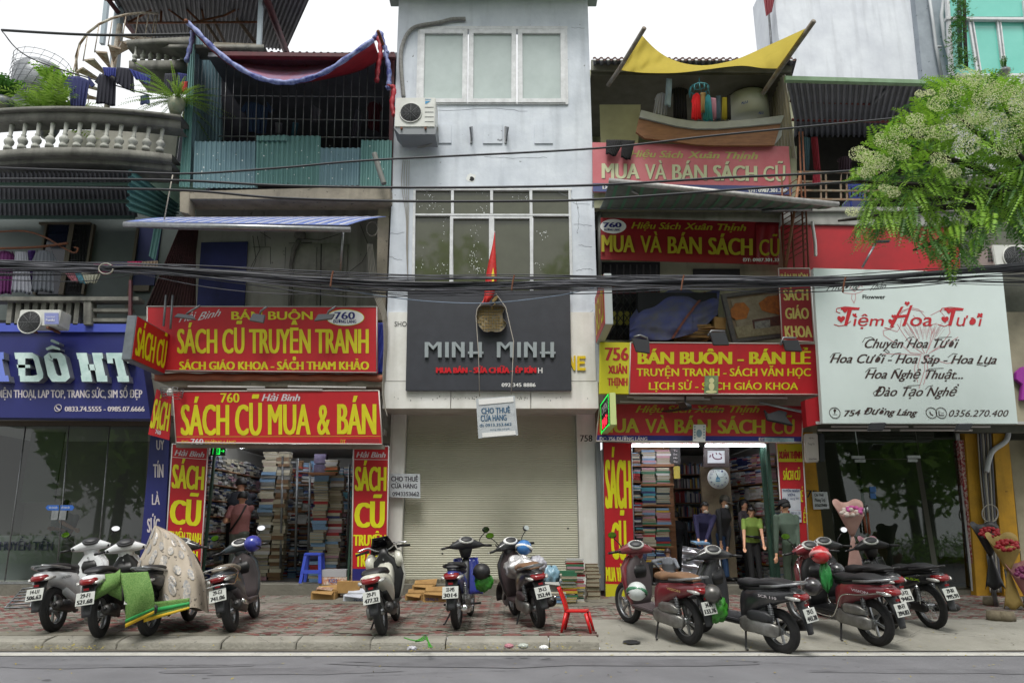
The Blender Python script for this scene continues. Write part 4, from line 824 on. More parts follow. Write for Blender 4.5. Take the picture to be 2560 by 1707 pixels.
letters(s,YEL,[('BÁN BUÔN - BÁN LẺ',(1594,880,2027,910),.006),('TRUYỆN TRANH - SÁCH VĂN HỌC',(1591,921,2027,940),.002),('LỊCH SỬ - SÁCH GIÁO KHOA',(1622,956,1995,974),.002)],Y6)
hp=part('holy_picture',mat('picture_green','4a6a50',.5,col2='8a9a6a',scale=12),s,lambda mb:mb.slab([(1762,939),(1796,939),(1795,985),(1760,985)],Y6-.012,.004))
m=MB();ellipse(m,1779,951,6.5,6.5,Y6-.014,.002);m.build('halo',mat('pale_yellow','cfcf9c',.5),hp)
m=MB();ellipse(m,1779,952,3.2,4,Y6-.017,.003);ellipse(m,1779,966,7,9.5,Y6-.017,.003);ellipse(m,1778.5,979,14,4,Y6-.017,.005);ellipse(m,1779,946.5,2.5,2,Y6-.017,.005);m.build('seated_figure',mat('figure_yellow','d3cf9a',.5),hp)
Y7=YS-.75
s=sign('red and blue bookshop sign beneath the beam, partly hidden by a ceiling fan',[(1500,1006),(2008,1013),(2005,1105),(1490,1102)],Y7,mat('sign_red_dull','b4242c',.5,col2='9a2029',scale=2),.05,frame=mat('white_trim','c8c0b8',.6))
m=MB();m.slab([(1491,1087),(2005.5,1091),(2005,1105),(1490,1102)],Y7-.004,.003);m.build('blue_band',NAVY,s)
letters(s,YELO,[(w_,(a,yt,b,yb),.02)for w_,a,b,yt,yb in[('MUA',1499,1598,1046,1081),('VÀ',1613,1672,1047,1081),('BÁN',1686,1777,1048,1082),('SÁCH',1794,1913,1049,1083),('CŨ',1929,1986,1050,1084)]]+[('Hiệu Sách Xuân Thịnh',(1593,1014,1899,1031),.003,.03)],Y7)
letters(s,SILV,[('ĐC: 756 ĐƯỜNG LÁNG',(1498,1092.5,1618,1101),.004),('ĐT',(1896,1094,1910,1102),.02)],Y7,z=.008)
part('small_poster',WHI,s,lambda mb:mb.slab([(1733,1061),(1765,1061),(1763,1104),(1732,1104)],Y7-.02,.006))
m=MB();ellipse(m,1748,1083,7,10,Y7-.02,.002);[ellipse(m,x,y,2.2,2.2,Y7-.02,.002,8)for x in(1737,1760)for y in(1066,1073,1080,1087,1094)];m.build('poster_print',mat('poster_blue','7d97a6',.6),s)
m=MB();m.slab([(1911,1093),(1985,1095),(1985,1105),(1911,1104)],Y7-.012,.003);m.build('number_cover',mat('cover_blue_white','9fb4be',.6,col2='6a8a9a',scale=20),s)
s=sign('tall red panel with yellow foot at the second bookshop, beside the white pillar',[(1507,1104),(1578,1106),(1590,1497),(1513,1497)],YS-.5,RED,.06,name='panel_sign',frame=STEEL)
m=MB();m.slab([(1512,1459),(1588.5,1461),(1590,1497),(1513,1497)],YS-.506,.005);m.build('yellow_foot',mat('panel_yellow','c3bd1e',.5),s)
letters(s,YELB,[('SÁCH',[(1513,1269),(1579,1270),(1576,1151),(1512,1150)],.03),('CŨ',[(1528,1396),(1567,1398),(1565,1307),(1527,1306)],.05),('MUA VÀ BÁN',[(1515,1452),(1583,1453),(1582,1418),(1514,1417)],.015)],YS-.5)
s=sign('narrow red panel headed in yellow with pale handwritten notices, behind the man in green',[(1941,1107),(2006,1107),(2022,1380),(1960,1380)],YS-.5,RED,.05,name='panel_sign',frame=WHI)
m=MB();m.slab([(1941.5,1109),(2005.5,1109),(2007,1154),(1944,1154)],YS-.506,.005);m.build('yellow_head',mat('panel_yellow','c3bd1e',.5),s)
letters(s,mat('print_dark_red','a81e22',.5),[('XUÂN THỊNH',(1946,1128,2004,1146),.015)],YS-.5,z=.01)
letters(s,YEL,[('SÁCH CŨ',(1957,1176,2000,1199),.02),('RẺ',(1999,1226,2007,1254),.05),('ẾT',(2008,1281,2019,1306),.05)],YS-.5,z=.01)
for k,(a,y0,c,y1)in enumerate([(1954,1221,2000,1243),(1955,1243,2001,1275),(1974,1275,2003,1305)]):part('notice_paper',mat('notice_white','bfc2ca',.8,col2='aab0bc',scale=8),s,lambda mb:mb.slab([(a,y0),(c,y0+1),(c+1,y1),(a+1,y1)],YS-.516-.002*k,.003))
letters(s,mat('ink_blue','3a4468',.7),[('TUYỂN NHÂN',(1956,1223,1998,1229),.004),('VIÊN:',(1968,1233,1988,1239),.004),('Ca 1: sáng 8h',(1957,1243,1997,1248)),('0987.301.330',(1977,1279,2001,1285)),('Nhân Viên',(1978,1291,2002,1297),.01)],YS-.516,z=.008)
s=sign('tall thin red sign with cream words hung below the rusty lattice',[(1946,671),(2024,671),(2036,855),(1955.5,851)],YW-.45,REDD,.06,name='panel_sign',frame=mat('white_trim','c8c0b8',.6))
CRM=mat('print_cream_yellow','bfb060',.5)
letters(s,CRM,[('BÁN BUÔN',[(1952,697),(2020,697),(2019,685),(1951,685)],.01),('SÁCH',[(1959,751),(2021,751),(2020,723),(1957,723)],.02),('GIÁO',[(1963,797),(2023,797),(2021,770),(1962,770)],.02),('KHOA',[(1963,843),(2031,843),(2028,815),(1960,815)],.02)],YW-.45)
r,fn,nr,_=side_box('slim lit red box sign jutting out over the pavement, seen almost edge on',(1508.5,683),(1511,811),(1487,720),(1489,844),YW-.15,20,RED,mat('white_casing','aab0b2',.45,.3),-1)
m=MB();text(m,'SÁCH CŨ',sub(fn,.08,.92,.14,.8),.01,nrm=nr);m.build('lettering',YELB,r)
r,fn,nr,(X_,Yn,zb_,zt_,w_)=side_box('small green edged electronic sign reading open, pale yellow street end',(1523,981),(1525,1062),(1501,997),(1505,1074),YS-.75,16,DARK,mat('pale_green_casing','c3cf8c',.5),-1)
GRN=mat('green_led','22e050',.5,emis=.6);RDL=mat('red_led','ff2038',.5,emis=1.2)
m=MB()
for i in range(22):
    t=i/22
    for(u,v)in((t,.04),(t,.96),(.04,t),(.96,t)):m.box(fn(u,v)+nr*.01,(.01,.014,.014))
stuff(m.build('led_border',GRN,r))
m=MB();text(m,'Mở',sub(fn,.2,.8,.1,.4),.05,nrm=nr,z=.012);m.build('lettering',RDL,r)
m=MB();text(m,'OPEN',sub(fn,.15,.85,.55,.8),.02,nrm=nr,z=.012);m.build('lettering',SILV,r)
Y8=YB-.75
s=sign('huge pale flower shop sign with red script title and brown script lines',[(2033,670),(2506,682),(2545,1059),(2057,1058)],Y8,mat('sign_pale_grey','ccd8d6',.45,col2='c2cecc',scale=.8),.12)
INK=mat('print_brown','3a2826',.5);REDS=mat('print_crimson','b2202a',.45);BKP=mat('print_black','1a1a1c',.5)
PNK=mat('print_rose','b98a8e',.6)
def P7(x,y):return(x/3.408+1960,y/3.408+650)
m=MB()
rose=[[(985,480),(1010,430),(1080,405),(1150,420),(1190,470)],[(1000,450),(1060,415),(1190,440)],[(845,600),(900,590),(965,610),(990,570),(1000,500)],[(845,600),(850,640),(920,690),(1000,720),(1080,790),(1170,800)],[(965,545),(1010,620),(1080,720),(1190,800)],[(1020,500),(1090,600),(1150,700),(1200,795)],[(1190,470),(1240,520),(1260,620),(1240,720),(1210,795)],[(1250,470),(1330,430),(1410,420)],[(1330,430),(1400,520),(1415,620),(1340,720),(1230,800)],[(1100,470),(1150,520),(1220,560),(1300,540)],[(1290,570),(1270,660),(1230,760)],[(1485,655),(1380,720),(1260,780)],[(845,800),(1000,800),(1160,810)],[(1190,810),(1280,850),(1390,880),(1450,870)],[(1130,830),(1110,930),(1140,1040)],[(1190,820),(1200,930),(1160,1060),(1150,1095)],[(1215,820),(1225,930),(1190,1060)],[(1170,800),(1140,900),(1150,960)],[(505,280),(560,285),(600,290),(660,270),(690,245)],[(580,290),(575,330),(600,370)],[(610,285),(610,330),(595,370)],[(560,225),(600,270),(640,230),(660,200)],[(600,190),(640,200),(670,230)]]
for pth in rose:band(m,[P7(*p)for p in pth],1.6,Y8,.003)
for i in range(46):
    x=1010+i*8;y=560+30*math.sin(i);band(m,[P7(x,y),P7(lerp(x,1200,.4),y+90)],.5,Y8,.0035)
m.build('printed_rose',PNK,s)
letters(s,REDS,[('T',[P7(480,560),P7(590,560),P7(630,405),P7(470,405)],.04,.2),('iệm',[P7(590,560),P7(845,560),P7(860,470),P7(600,470)],.006,.03),('H',[P7(905,570),P7(1040,560),P7(1090,385),P7(990,400)],.03,.1),('oa',[P7(1070,562),P7(1265,562),P7(1275,450),P7(1085,450)],.01,.05),('T',[P7(1370,560),P7(1475,560),P7(1515,412),P7(1350,412)],.04,.2),('ươi',[P7(1465,562),P7(1675,562),P7(1690,470),P7(1480,470)],.006,.03)],Y8)
m=MB()
for(x,y,a)in[(520,432,20),(487,502,34),(600,468,18),(1050,370,22),(935,480,20),(920,525,32),(1405,440,20),(1372,505,32),(1672,468,22)]:
    pts=[]
    for k in range(24):
        t=2*PI*k/24;pts.append(P7(x+a*math.sin(t)**3,y-a*(.81*math.cos(t)-.31*math.cos(2*t)-.13*math.cos(3*t)-.06*math.cos(4*t))))
    m.poly([V(p[0],p[1],Y8-.006)for p in pts])
for pth in[[(425,548),(470,562),(530,552),(570,520)],[(445,440),(450,412),(520,398),(635,408)],[(445,440),(480,452)],[(855,575),(900,585),(940,565)],[(1310,548),(1370,565),(1420,540)],[(1330,440),(1345,412),(1420,402),(1520,412)]]:band(m,[P7(*p)for p in pth],1.8,Y8,.005)
m.build('printed_hearts',REDS,s)
def script(items,mt_):letters(s,mt_,items,Y8)
script([('Chuyên Hoa Tươi',[P7(680,748),P7(1470,748),P7(1490,672),P7(700,672)],.003,.02),('Hoa Cưới - Hoa Sáp - Hoa Lụa',[P7(395,875),P7(1810,885),P7(1830,812),P7(415,800)],.002,.01),('Hoa Nghệ Thuật...',[P7(695,1008),P7(1530,1012),P7(1545,938),P7(715,932)],.003,.02),('Đào Tạo Nghề',[P7(770,1158),P7(1460,1158),P7(1485,1082),P7(790,1080)],.003,.02)],INK)
m=MB()
for pth in[[(668,700),(690,665),(740,655),(770,670)],[(1035,690),(1060,662),(1110,655)],[(1290,690),(1320,660),(1430,655)],[(392,830),(420,795),(480,790)],[(910,825),(950,795),(1000,790)],[(1395,830),(1440,795),(1480,800)],[(692,955),(730,920),(790,918)],[(930,955),(960,930),(990,925)],[(1205,950),(1240,925),(1360,920)],[(775,1160),(760,1130),(800,1100)],[(1025,1095),(1060,1070),(1160,1065)],[(1205,1100),(1230,1075),(1270,1068)],[(870,760),(900,785),(880,790),(850,770)],[(1640,890),(1720,900),(1760,880)]]:band(m,[P7(*p)for p in pth],1.3,Y8,.004)
m.build('printed_flourish',INK,s)
script([('Phương',[P7(370,262),P7(640,240),P7(650,195),P7(400,190)],0,.08),('Thảo',[P7(720,262),P7(865,240),P7(880,198),P7(760,190)],0,.08),('Flowwer',[P7(668,330),P7(862,330),P7(862,297),P7(668,297)],.006)],BKP)
script([('754',[P7(508,1330),P7(645,1322),P7(655,1275),P7(515,1280)],.02,.05),('Đường Láng',[P7(678,1312),P7(1130,1325),P7(1140,1272),P7(690,1258)],.006,.04),('0356.270.400',[P7(1400,1332),P7(1905,1332),P7(1915,1277),P7(1412,1277)],.001,.02)],INK)
m=MB()
for x in(433,1257,1340):m.torus(V(*P7(x,1300),Y8-.006),.093,.005,(0,1,0),28,4)
ellipse(m,*P7(433,1280),3.6,3.8,Y8,.004);band(m,[P7(415,1315),P7(455,1315)],1,Y8,.004);band(m,[P7(433,1285),P7(433,1308)],2.5,Y8,.004);band(m,[P7(1242,1290),P7(1250,1312),P7(1272,1322)],3,Y8,.004);band(m,[P7(1320,1285),P7(1322,1322),P7(1365,1322)],2.5,Y8,.004)
text(m,'Zalo',pxr(*P7(1332,1295),*P7(1362,1307),Y8));m.build('printed_icons',INK,s)
part('side_return',mat('red_cladding','b01220',.5,col2='8c0f1a',scale=1),s,lambda mb:mb.slab([(2012,1000),(2048,990),(2057,1058),(2018,1066)],Y8+.3,.2))
s=thing('hanging_sign','small white rounded box sign on the ochre pillar, fixed sideways','sign',V(2030,1152,YP-.6))
part('casing',mat('dark_casing','1c2024',.5),s,lambda mb:mb.slab([(2045,1082),(2062,1083),(2064,1153),(2048,1155)],YP-.62,.1),bevel=.02)
part('face',mat('milky_face','b9b4ac',.4,col2='b0a8a4',scale=4),s,lambda mb:mb.slab([(2012,1084),(2045,1082),(2049,1154),(2016,1156)],YP-.65,.1),bevel=.02)
m=MB();text(m,'Hiền Pham',pxr(2022,1093,2036,1097,YP-.66));text(m,'Trang Thi',pxr(2020,1107,2036,1112,YP-.66));text(m,'0356270400',pxr(2022,1145,2042,1149,YP-.66));m.build('lettering',BKP,s)
def sheet(label,q,Y,items,ink,t=.008):
    s=thing('paper_notice',label,'notice',V((q[2][0]+q[3][0])/2,q[2][1],Y),'handwritten rental notices')
    part('board',mat('notice_sheet','b7bcc0',.8,col2='a2a8ac',scale=7,bump=.3),s,lambda mb:mb.slab(q,Y,t));
    mb=MB()
    for t_,qq,*b in items:text(mb,t_,pxq(qq,Y),b[0]if b else 0)
    mb.build('handwriting',ink,s);return s
MB1=mat('marker_blue','2f5878',.7)
s=sheet('white taped notice hung on strings in front of the shuttered shop',[(1190,997),(1287,989),(1295,1088),(1196,1095.5)],YB-.3,[('CHO THUÊ',[(1203,1034),(1276,1031),(1275,1018),(1203,1020)],.008),('CỬA HÀNG',[(1202,1053),(1267,1050),(1266,1036),(1201,1038)],.008),('đt 0913.353.662',[(1199,1067),(1279,1063),(1279,1056),(1199,1060)],.003),('không tiếp môi giới',[(1226,1076),(1274,1073),(1274,1069),(1226,1072)])],MB1)
part('white_flap',WHI,s,lambda mb:[mb.slab([(1196,998),(1283,991),(1284,1004),(1197,1012)],YB-.31,.006),mb.slab([(1205,1082),(1288,1076),(1290,1086),(1206,1093)],YB-.31,.006)])
for a in[[(1221,735),(1193,772),(1190,790),(1196,880),(1199,990)],[(1239,733),(1264,768),(1284,853),(1281,930),(1278,985)]]:part('string',mat('twine','a8a298',.8),s,lambda mb:mb.tube([V(x,y,YB-.3)for x,y in a],.008,5))
sheet('small white notice fixed on the pillar between two shops',[(973,1183),(1050,1184),(1051,1245),(973,1242)],YP-.12,[('CHO THUÊ',[(978,1202),(1045,1203),(1045,1191),(978,1190)],.006),('CỬA HÀNG',[(978,1219),(1043,1220),(1043,1209),(978,1208)],.006),('0943353662',[(981,1239),(1048,1239),(1048,1229),(981,1229)],.004)],mat('marker_dark','2c2430',.7))
sheet('small white paper for a room to let, taped to the ochre pillar',[(2030,1229),(2068,1229),(2074,1271),(2034,1273)],YP-.14,[('Cho Thuê',[(2036,1240),(2059,1240),(2058,1233),(2036,1233)],.006),('Phòng Trọ',[(2037,1253),(2063,1253),(2062,1245),(2037,1245)],.006),('0356270400',[(2037,1266),(2068,1266),(2067,1259),(2037,1259)],.006)],BKP)
# ================================================================ FITTINGS AND CLUTTER ON THE FACADES
def curve(p,n=14):
    """smooth polyline through pixel/3-D points (Catmull-Rom)"""
    P=[Vector(q)for q in p];P=[P[0]]+P+[P[-1]];o=[]
    for i in range(1,len(P)-2):
        for k in range(n):
            t=k/n;a,b,c,d=P[i-1],P[i],P[i+1],P[i+2]
            o.append(.5*((2*b)+(c-a)*t+(2*a-5*b+4*c-d)*t*t+(3*b-a-3*c+d)*t**3))
    return o+[P[-2]]
def line(name,label,cat,pts,Y,r,m,group=None,n=6):
    P=[V(p[0],p[1],p[2]if len(p)>2 else Y)for p in pts]
    mb=MB();mb.tube(curve(P)if len(P)>2 else P,r,n);return solo(mb,name,m,label,cat,group)
CAB=mat('cable_black','25262c',.5);CABG=mat('cable_grey','4a4b52',.6)
YC=10.6
bund=[([(-80,650),(200,672),(330,668),(560,685),(830,705),(1100,716),(1380,712),(1560,706),(1780,700),(1960,704),(2200,695),(2440,672),(2640,660)],.040),([(-80,660),(200,668),(420,672),(700,690),(1000,706),(1300,708),(1520,712),(1800,706),(2050,700),(2330,685),(2640,672)],.035),([(-80,676),(180,678),(360,676),(600,700),(900,722),(1100,728),(1350,718),(1500,705),(1750,698),(2000,702),(2300,690),(2640,668)],.016),([(-80,655),(200,662),(430,674),(700,698),(1000,700),(1250,696),(1500,701),(1750,712),(2000,708),(2250,690),(2640,660)],.014),([(-80,684),(150,682),(340,670),(560,694),(800,716),(1050,726),(1280,722),(1500,714),(1800,716),(2050,712),(2300,700),(2500,704),(2640,706)],.012),([(-80,648),(250,658),(500,664),(760,682),(1050,690),(1300,692),(1500,694),(1700,692),(1930,698),(2200,688),(2640,655)],.012),([(-80,668),(300,666),(520,676),(800,694),(1100,706),(1400,704),(1700,704),(2000,706),(2300,688),(2640,664)],.02),([(-80,690),(200,686),(380,678),(600,702),(850,726),(1050,734),(1250,730),(1490,722),(1750,712),(1960,716),(2250,706),(2480,690),(2640,700)],.012),([(-80,672),(150,670),(400,680),(640,690),(950,712),(1180,712),(1440,700),(1640,706),(1900,712),(2160,700),(2640,668)],.016)]
words_=['first','second','third','fourth','fifth','sixth','seventh','eighth','ninth','tenth','eleventh','twelfth','thirteenth','fourteenth','fifteenth','sixteenth','seventeenth','eighteenth','nineteenth','twentieth']
tens_={2:'twenty',3:'thirty',4:'forty',5:'fifty',6:'sixty',7:'seventy',8:'eighty',9:'ninety'}
def ordw(i):
    i+=1
    if i<=20:return words_[i-1]
    t,u=divmod(i,10);return(tens_[t][:-1]+'ieth')if u==0 else tens_[t]+'-'+words_[u-1]
R2=random.Random(21)
for i,(p,r_)in enumerate(bund):
    line('overhead_cable','%s black cable, counted from the top, in the thick bundle crossing all houses'%ordw(i),'cable',[(x,y,YC+R2.uniform(-.07,.07))for x,y in p],YC,r_*.7,CAB if i%3 else CABG,'cables of the thick bundle')
m=MB()
for i in range(20):
    base=bund[i%len(bund)][0];o_=R2.uniform(-9,13)
    m.tube(curve([V(x,y+o_+R2.uniform(-6,6),YC+R2.uniform(-.12,.12))for x,y in base],6),R2.uniform(.005,.009),4)
stuff(solo(m,'thin_cable_tangle',CABG,'thin loose wires running along the thick cable bundle','wires'))
for lab,p,r_ in[('upper black cable with a thinner wire twisted on it, passing the air conditioner',[(-60,418),(300,430),(480,434),(700,420),(940,400),(1480,372),(1800,338),(2300,290),(2640,255)],.016),('black cable passing over the top rail of the middle lower window',[(-60,448),(400,450),(700,464),(980,469),(1250,468),(1510,462),(1800,445),(2120,428),(2640,380)],.019),('black twisted cable sagging across the middle lower window transom',[(-60,468),(430,475),(700,495),(1000,503),(1300,503),(1500,498),(1900,470),(2200,450),(2640,420)],.019)]:
    line('overhead_cable',lab,'cable',p,10.2,r_,CAB)
line('overhead_wire','thin pale blue wire dipping across the charcoal sign','wire',[(830,720),(940,738),(1080,754),(1230,757),(1400,738),(1500,715)],YC,.008,mat('pale_blue_wire','7a8aa0',.5))
line('overhead_wire','thin wire sagging low before the navy curtain','wire',[(330,680),(500,715),(650,732),(780,734),(900,720)],YC,.007,CABG)
for i,(x,y,lab)in enumerate([(829,690,'hook above the long red sign'),(1282,700,'hook before the middle lower window'),(1706,700,'hook before the blue tarpaulin'),(2110,705,'hook on the huge pale sign')]):
    line('cable_hook','small rusty cable '+lab,'hook',[(x+4,y-12),(x,y+4),(x-3,y+26)],YC-.15,.014,RUST,'cable hooks')
for lab,p,Y in[('coiled grey cable hanging under the striped awning end',[(930+14*math.cos(a*.9),572+18*math.sin(a*.9))for a in range(24)],YW-.3),('wire coil hanging between the ochre pillars',[(2475+20*math.cos(a*.8),1283+22*math.sin(a*.8))for a in range(18)],YP-.4),('grey cable looped above the first bookshop sign box',[(265+18*math.cos(a*.7),672+13*math.sin(a*.7))for a in range(9)],YC-.1)]:
    line('cable_coil',lab,'cable',p,Y,.011,mat('pale_cable','8e8a80',.6))
for k in range(5):line('conduit_cable','%s pale cable out from the corner beside the narrow house'%ordw(k),'cable',[(918+k*3,610),(924+k*4,690),(935+k*4,740),(955+k*3,790),(960+k*2,860),(956+k,980),(968,1040)],YW-.3+.03*k,.008,MT['pale_cable'],'cables down the corner')
for k in range(4):line('conduit_cable','%s thin cable from the edge down the front of the narrow house'%ordw(k),'cable',[(1008+5*k,400),(1004+6*k,460),(1015+2*k,540),(1016+k,620),(1019,700)],YW-.02-.01*k,.006,MT['pale_cable'],'cables on the pale house')
for k in range(6):line('conduit_cable','%s cable from the red pillar, strung down between the ochre pillars'%ordw(k),'cable',[(2444+6*k,1080),(2452+6*k,1200),(2462+5*k,1300),(2476+5*k,1480)],YP-.28,.012+.006*(k%3),CABG if k%2 else MT['pale_cable'],'cables between the ochre pillars')
line('conduit_pipe','corrugated white conduit elbow beside the ochre pillars','pipe',[(2522,1062),(2516,1100),(2480,1130),(2466,1180)],YP-.35,.045,mat('pale_pipe','a9adb0',.6),n=10)
line('pipe','insulated pipe curving down to the air conditioner on the pale wall','pipe',[(1164,48),(1130,49),(1097,57),(1042,67),(1019,85),(1005,118),(1002,151),(1005,200),(1009,243)],YW-.06,.042,mat('lagged_pipe','8f8f8c',.8,col2='6f6f6c',scale=20,bump=.4),n=10)
line('pipe','capped grey pipe leaning out over the teal fence sheets','pipe',[(936,384),(948,424),(960,460)],YW-.5,.055,mat('grey_pipe','6a6c68',.6),n=10)
def aircon(label,x0,y0,x1,y1,Y,fan,dep,logo,side=0):
    a=V(x0,y1,Y);b=V(x1,y0,Y);r=thing('air_conditioner',label,'air conditioner',((a.x+b.x)/2,Y,a.z))
    AC=mat('ac_white','cfd0cc',.4,col2='b9bab4',scale=3)
    part('casing',AC,r,lambda mb:mb.bb((a.x,Y,a.z),(b.x,Y+dep,b.z)),bevel=.015)
    cx,cy,rr=fan;c=V(cx,cy,Y);R_=rr*(Y*CS)/F
    M=Matrix.Translation(c-Vector((0,.012,0)))@Matrix.Rotation(PI/2,4,'X')
    part('fan_recess',DARK,r,lambda mb:mb.lathe([(0,.008),(R_*.96,.008),(R_*.96,-.002)],M,28))
    part('fan_ring',AC,r,lambda mb:mb.torus(c-Vector((0,.015,0)),R_,.012,(0,1,0),28,6))
    f=part('fan_grille',mat('grille_grey','6c6e70',.5),r,lambda mb:[mb.torus(c-Vector((0,.022,0)),R_*k/8,.0035,(0,1,0),24,4)for k in range(2,8)]+[mb.tube([c-Vector((0,.024,0)),c+Vector((R_*math.cos(t*PI/4),-.024,R_*math.sin(t*PI/4)))],.004,4)for t in range(8)])
    part('fan_blade',mat('fan_blade_grey','4a4d50',.5),r,lambda mb:[mb.prism([c+Vector((0,-.006,0)),c+Vector((R_*.85*math.cos(t),-.002,R_*.85*math.sin(t))),c+Vector((R_*.8*math.cos(t+.8),-.01,R_*.8*math.sin(t+.8)))],(0,.003,0))for t in(0,2.1,4.2)])
    part('bracket',RUST,r,lambda mb:mb.bb((a.x+.12,Y-.02,a.z-.05),(a.x+.16,Y+dep,a.z-.01)))
    part('bracket',RUST,r,lambda mb:mb.bb((b.x-.2,Y-.02,a.z-.05),(b.x-.16,Y+dep,a.z-.01)))
    m=MB();
    for t,q in logo:text(m,t,pxr(*q,Y),.004)
    if logo:m.build('lettering',mat('logo_blue','2a86b4',.4),r)
    return r,a,b
r,a,b=aircon('white air conditioner on brackets high on the pale wall',986,244,1089,318,YW-.62,(1027,283,31),.5,[('DAIKIN',(1063,248,1077,251))])
m=MB();m.poly([V(x,y,YW-.626)for x,y in[(1063,253),(1077,253),(1063,261)]]);m.build('logo',MT['logo_blue'],r)
for y in(268,280,292,304):part('groove',DKG,r,lambda mb:mb.slab([(1062,y),(1084,y),(1084,y+1),(1062,y+1)],YW-.626,.003))
part('tray',mat('grey_tray','7c8084',.6),r,lambda mb:mb.slab([(984,319),(1092,319),(1088,336),(998,336)],YW-.6,.5))
part('drain_hose',mat('lagged_pipe','8f8f8c'),r,lambda mb:mb.tube(curve([V(1092,318,YW-.4),V(1090,345,YW-.3),V(1072,362,YW-.2),V(1045,366,YW-.1),V(1020,352,YW-.1),V(1012,338,YW-.1)]),.03,8))
r,a,b=aircon('old cream air conditioner behind the blue shop sign',43,774,152,815,YB-.75,(75,806,31),.35,[])
m=MB();m.slab([(111,782),(146,782),(147,810),(111,810)],YB-.76,.006);m.build('label',mat('lilac_label','7f86b8',.5),r)
m=MB();text(m,'Funiki',pxr(115,797,137,803,YB-.765),.01);text(m,'HOA PHAT',pxr(116,791,138,794,YB-.765));m.build('lettering',WHI,r)
r,a,b=aircon('large cream air conditioner half hidden by tree leaves',2490,612,2640,665,YB-.6,(2538,645,34),.5,[])
part('side_grille',DKG,r,lambda mb:[mb.slab([(2471+8*i,620+9*j),(2477+8*i,620+9*j),(2477+8*i,627+9*j),(2471+8*i,627+9*j)],YB-.55,.02)for i in range(2)for j in range(4)])
aircon('pale air conditioner below the turquoise window',2526,192,2600,225,YW+1.1,(2580,210,16),.4,[('Panasonic',(2530,194,2548,197))])
def flood(label,q,Y,arm,ribs=9):
    r=thing('floodlight',label,'floodlight',V(*q[3],Y),'floodlights')
    LM=mat('floodlight_grey','5c5e64',.5,.4)if Y<13.2 and q[0][0]<1000 else mat('floodlight_dark','3a3b3f',.5,.4)
    P=[V(x,y,Y)for x,y in q]
    n=(P[1]-P[0]).cross(P[3]-P[0]).normalized()
    part('lamp_head',LM,r,lambda mb:mb.prism(P,n*-.05 if n.y>0 else n*.05),bevel=.008)
    part('heat_sink',LM,r,lambda mb:[mb.prism([P[0].lerp(P[1],t)+Vector((0,-.03,.0)),P[0].lerp(P[1],t+.04)+Vector((0,-.03,0)),P[3].lerp(P[2],t+.04)+Vector((0,-.03,0)),P[3].lerp(P[2],t)+Vector((0,-.03,0))],(0,.03,0))for t in[i/ribs+.03 for i in range(ribs)]])
    part('arm',STEEL,r,lambda mb:mb.tube([V(x,y,Y+.02*i)for i,(x,y)in enumerate(arm)],.02,6))
for k,(lab,q,arm)in enumerate([('floodlight over the silver script on the long red sign',[(447,785),(483,790),(492,801),(437,794)],[(500,764),(478,777),(466,786)]),('square floodlight amid the top words of the long red sign',[(634,785),(665,789),(660,809),(625,803)],[(668,766),(652,778),(650,786)]),('floodlight beside the oval number plate',[(797,787),(838,786),(831,799),(786,804)],[(840,765),(822,778),(818,788)])]):
    flood(lab,q,Y1-.35,arm)
    x0,x1,yt=q[0][0]-2,q[1][0]+2,arm[1][1]
for lab,q,arm in[('dark floodlight hanging before the blue tarpaulin',[(1578,846),(1622,852),(1624,885),(1589,880)],[(1585,842),(1600,838),(1618,845),(1618,856)]),('floodlight at the foot of the framed painting',[(1772,832),(1812,832),(1822,864),(1782,864)],[(1770,840),(1778,827),(1812,828)]),('floodlight over the last word of the red sign',[(1954,852),(1993,851),(2004,880),(1962,878)],[(1951,862),(1958,844),(1990,845)]),('flat floodlight below the huge pale sign',[(2172,1058),(2214,1058),(2204,1077),(2168,1076)],[(2170,1076),(2180,1058),(2212,1058)]),('second floodlight below the huge pale sign, near the ochre pillars',[(2390,1060),(2430,1060),(2420,1076),(2386,1075)],[(2388,1075),(2398,1060),(2428,1060)]),('floodlight among the leaves on a leaning pole',[(2405,608),(2442,601),(2448,616),(2414,625)],[(2410,617),(2385,670)]),('thin floodlight on a leaning pole before the red band',[(2186,603),(2222,602),(2222,607),(2186,609)],[(2190,606),(2156,668)])]:
    flood(lab,q,YB-.9,arm,11)
BLUST=mat('striped_blue_awning','3f559c',.6,col2='6f7fb0',scale=1.5,contrast=.6)
r=thing('awning','blue and white striped awning half rolled above the first floor','awning',V(620,570,YW-1))
q4=[V(312,559,YW-1.5),V(868,568,YW-1.5),V(965,546,YW-.3),V(455,548,YW-.3)]
part('cloth',BLUST,r,lambda mb:mb.grid(lambda u,v:(q4[0]*(1-u)+q4[1]*u)*(1-v)+(q4[3]*(1-u)+q4[2]*u)*v+Vector((0,0,.04+.03*math.sin(v*PI))),60,8),solid=.01)
m=MB()
for i in range(18):
    u=.06+i*.053
    for du,w_ in((0,.008),(.015,.003)):
        P=[]
        for v in(0,.25,.5,.75,1):P.append([(q4[0]*(1-uu)+q4[1]*uu)*(1-v)+(q4[3]*(1-uu)+q4[2]*uu)*v+Vector((0,-.004,.046+.03*math.sin(v*PI)))for uu in(u+du,u+du+w_)])
        for a,b in zip(P,P[1:]):m.poly([a[0],a[1],b[1],b[0]])
m.build('white_stripe',WHI,r)
part('front_roller',ALU,r,lambda mb:mb.tube([V(310,561,YW-1.5),V(876,574,YW-1.5)],.05,10))
part('valance',mat('old_valance','8a8290',.8,col2='6c6470',scale=4),r,lambda mb:mb.slab([(320,566),(866,575),(866,580),(640,578),(420,573)],YW-1.49,.01))
part('arm',ALU,r,lambda mb:mb.tube([V(858,575,YW-1.4),V(851,675,YW-1.0)],.02,6))
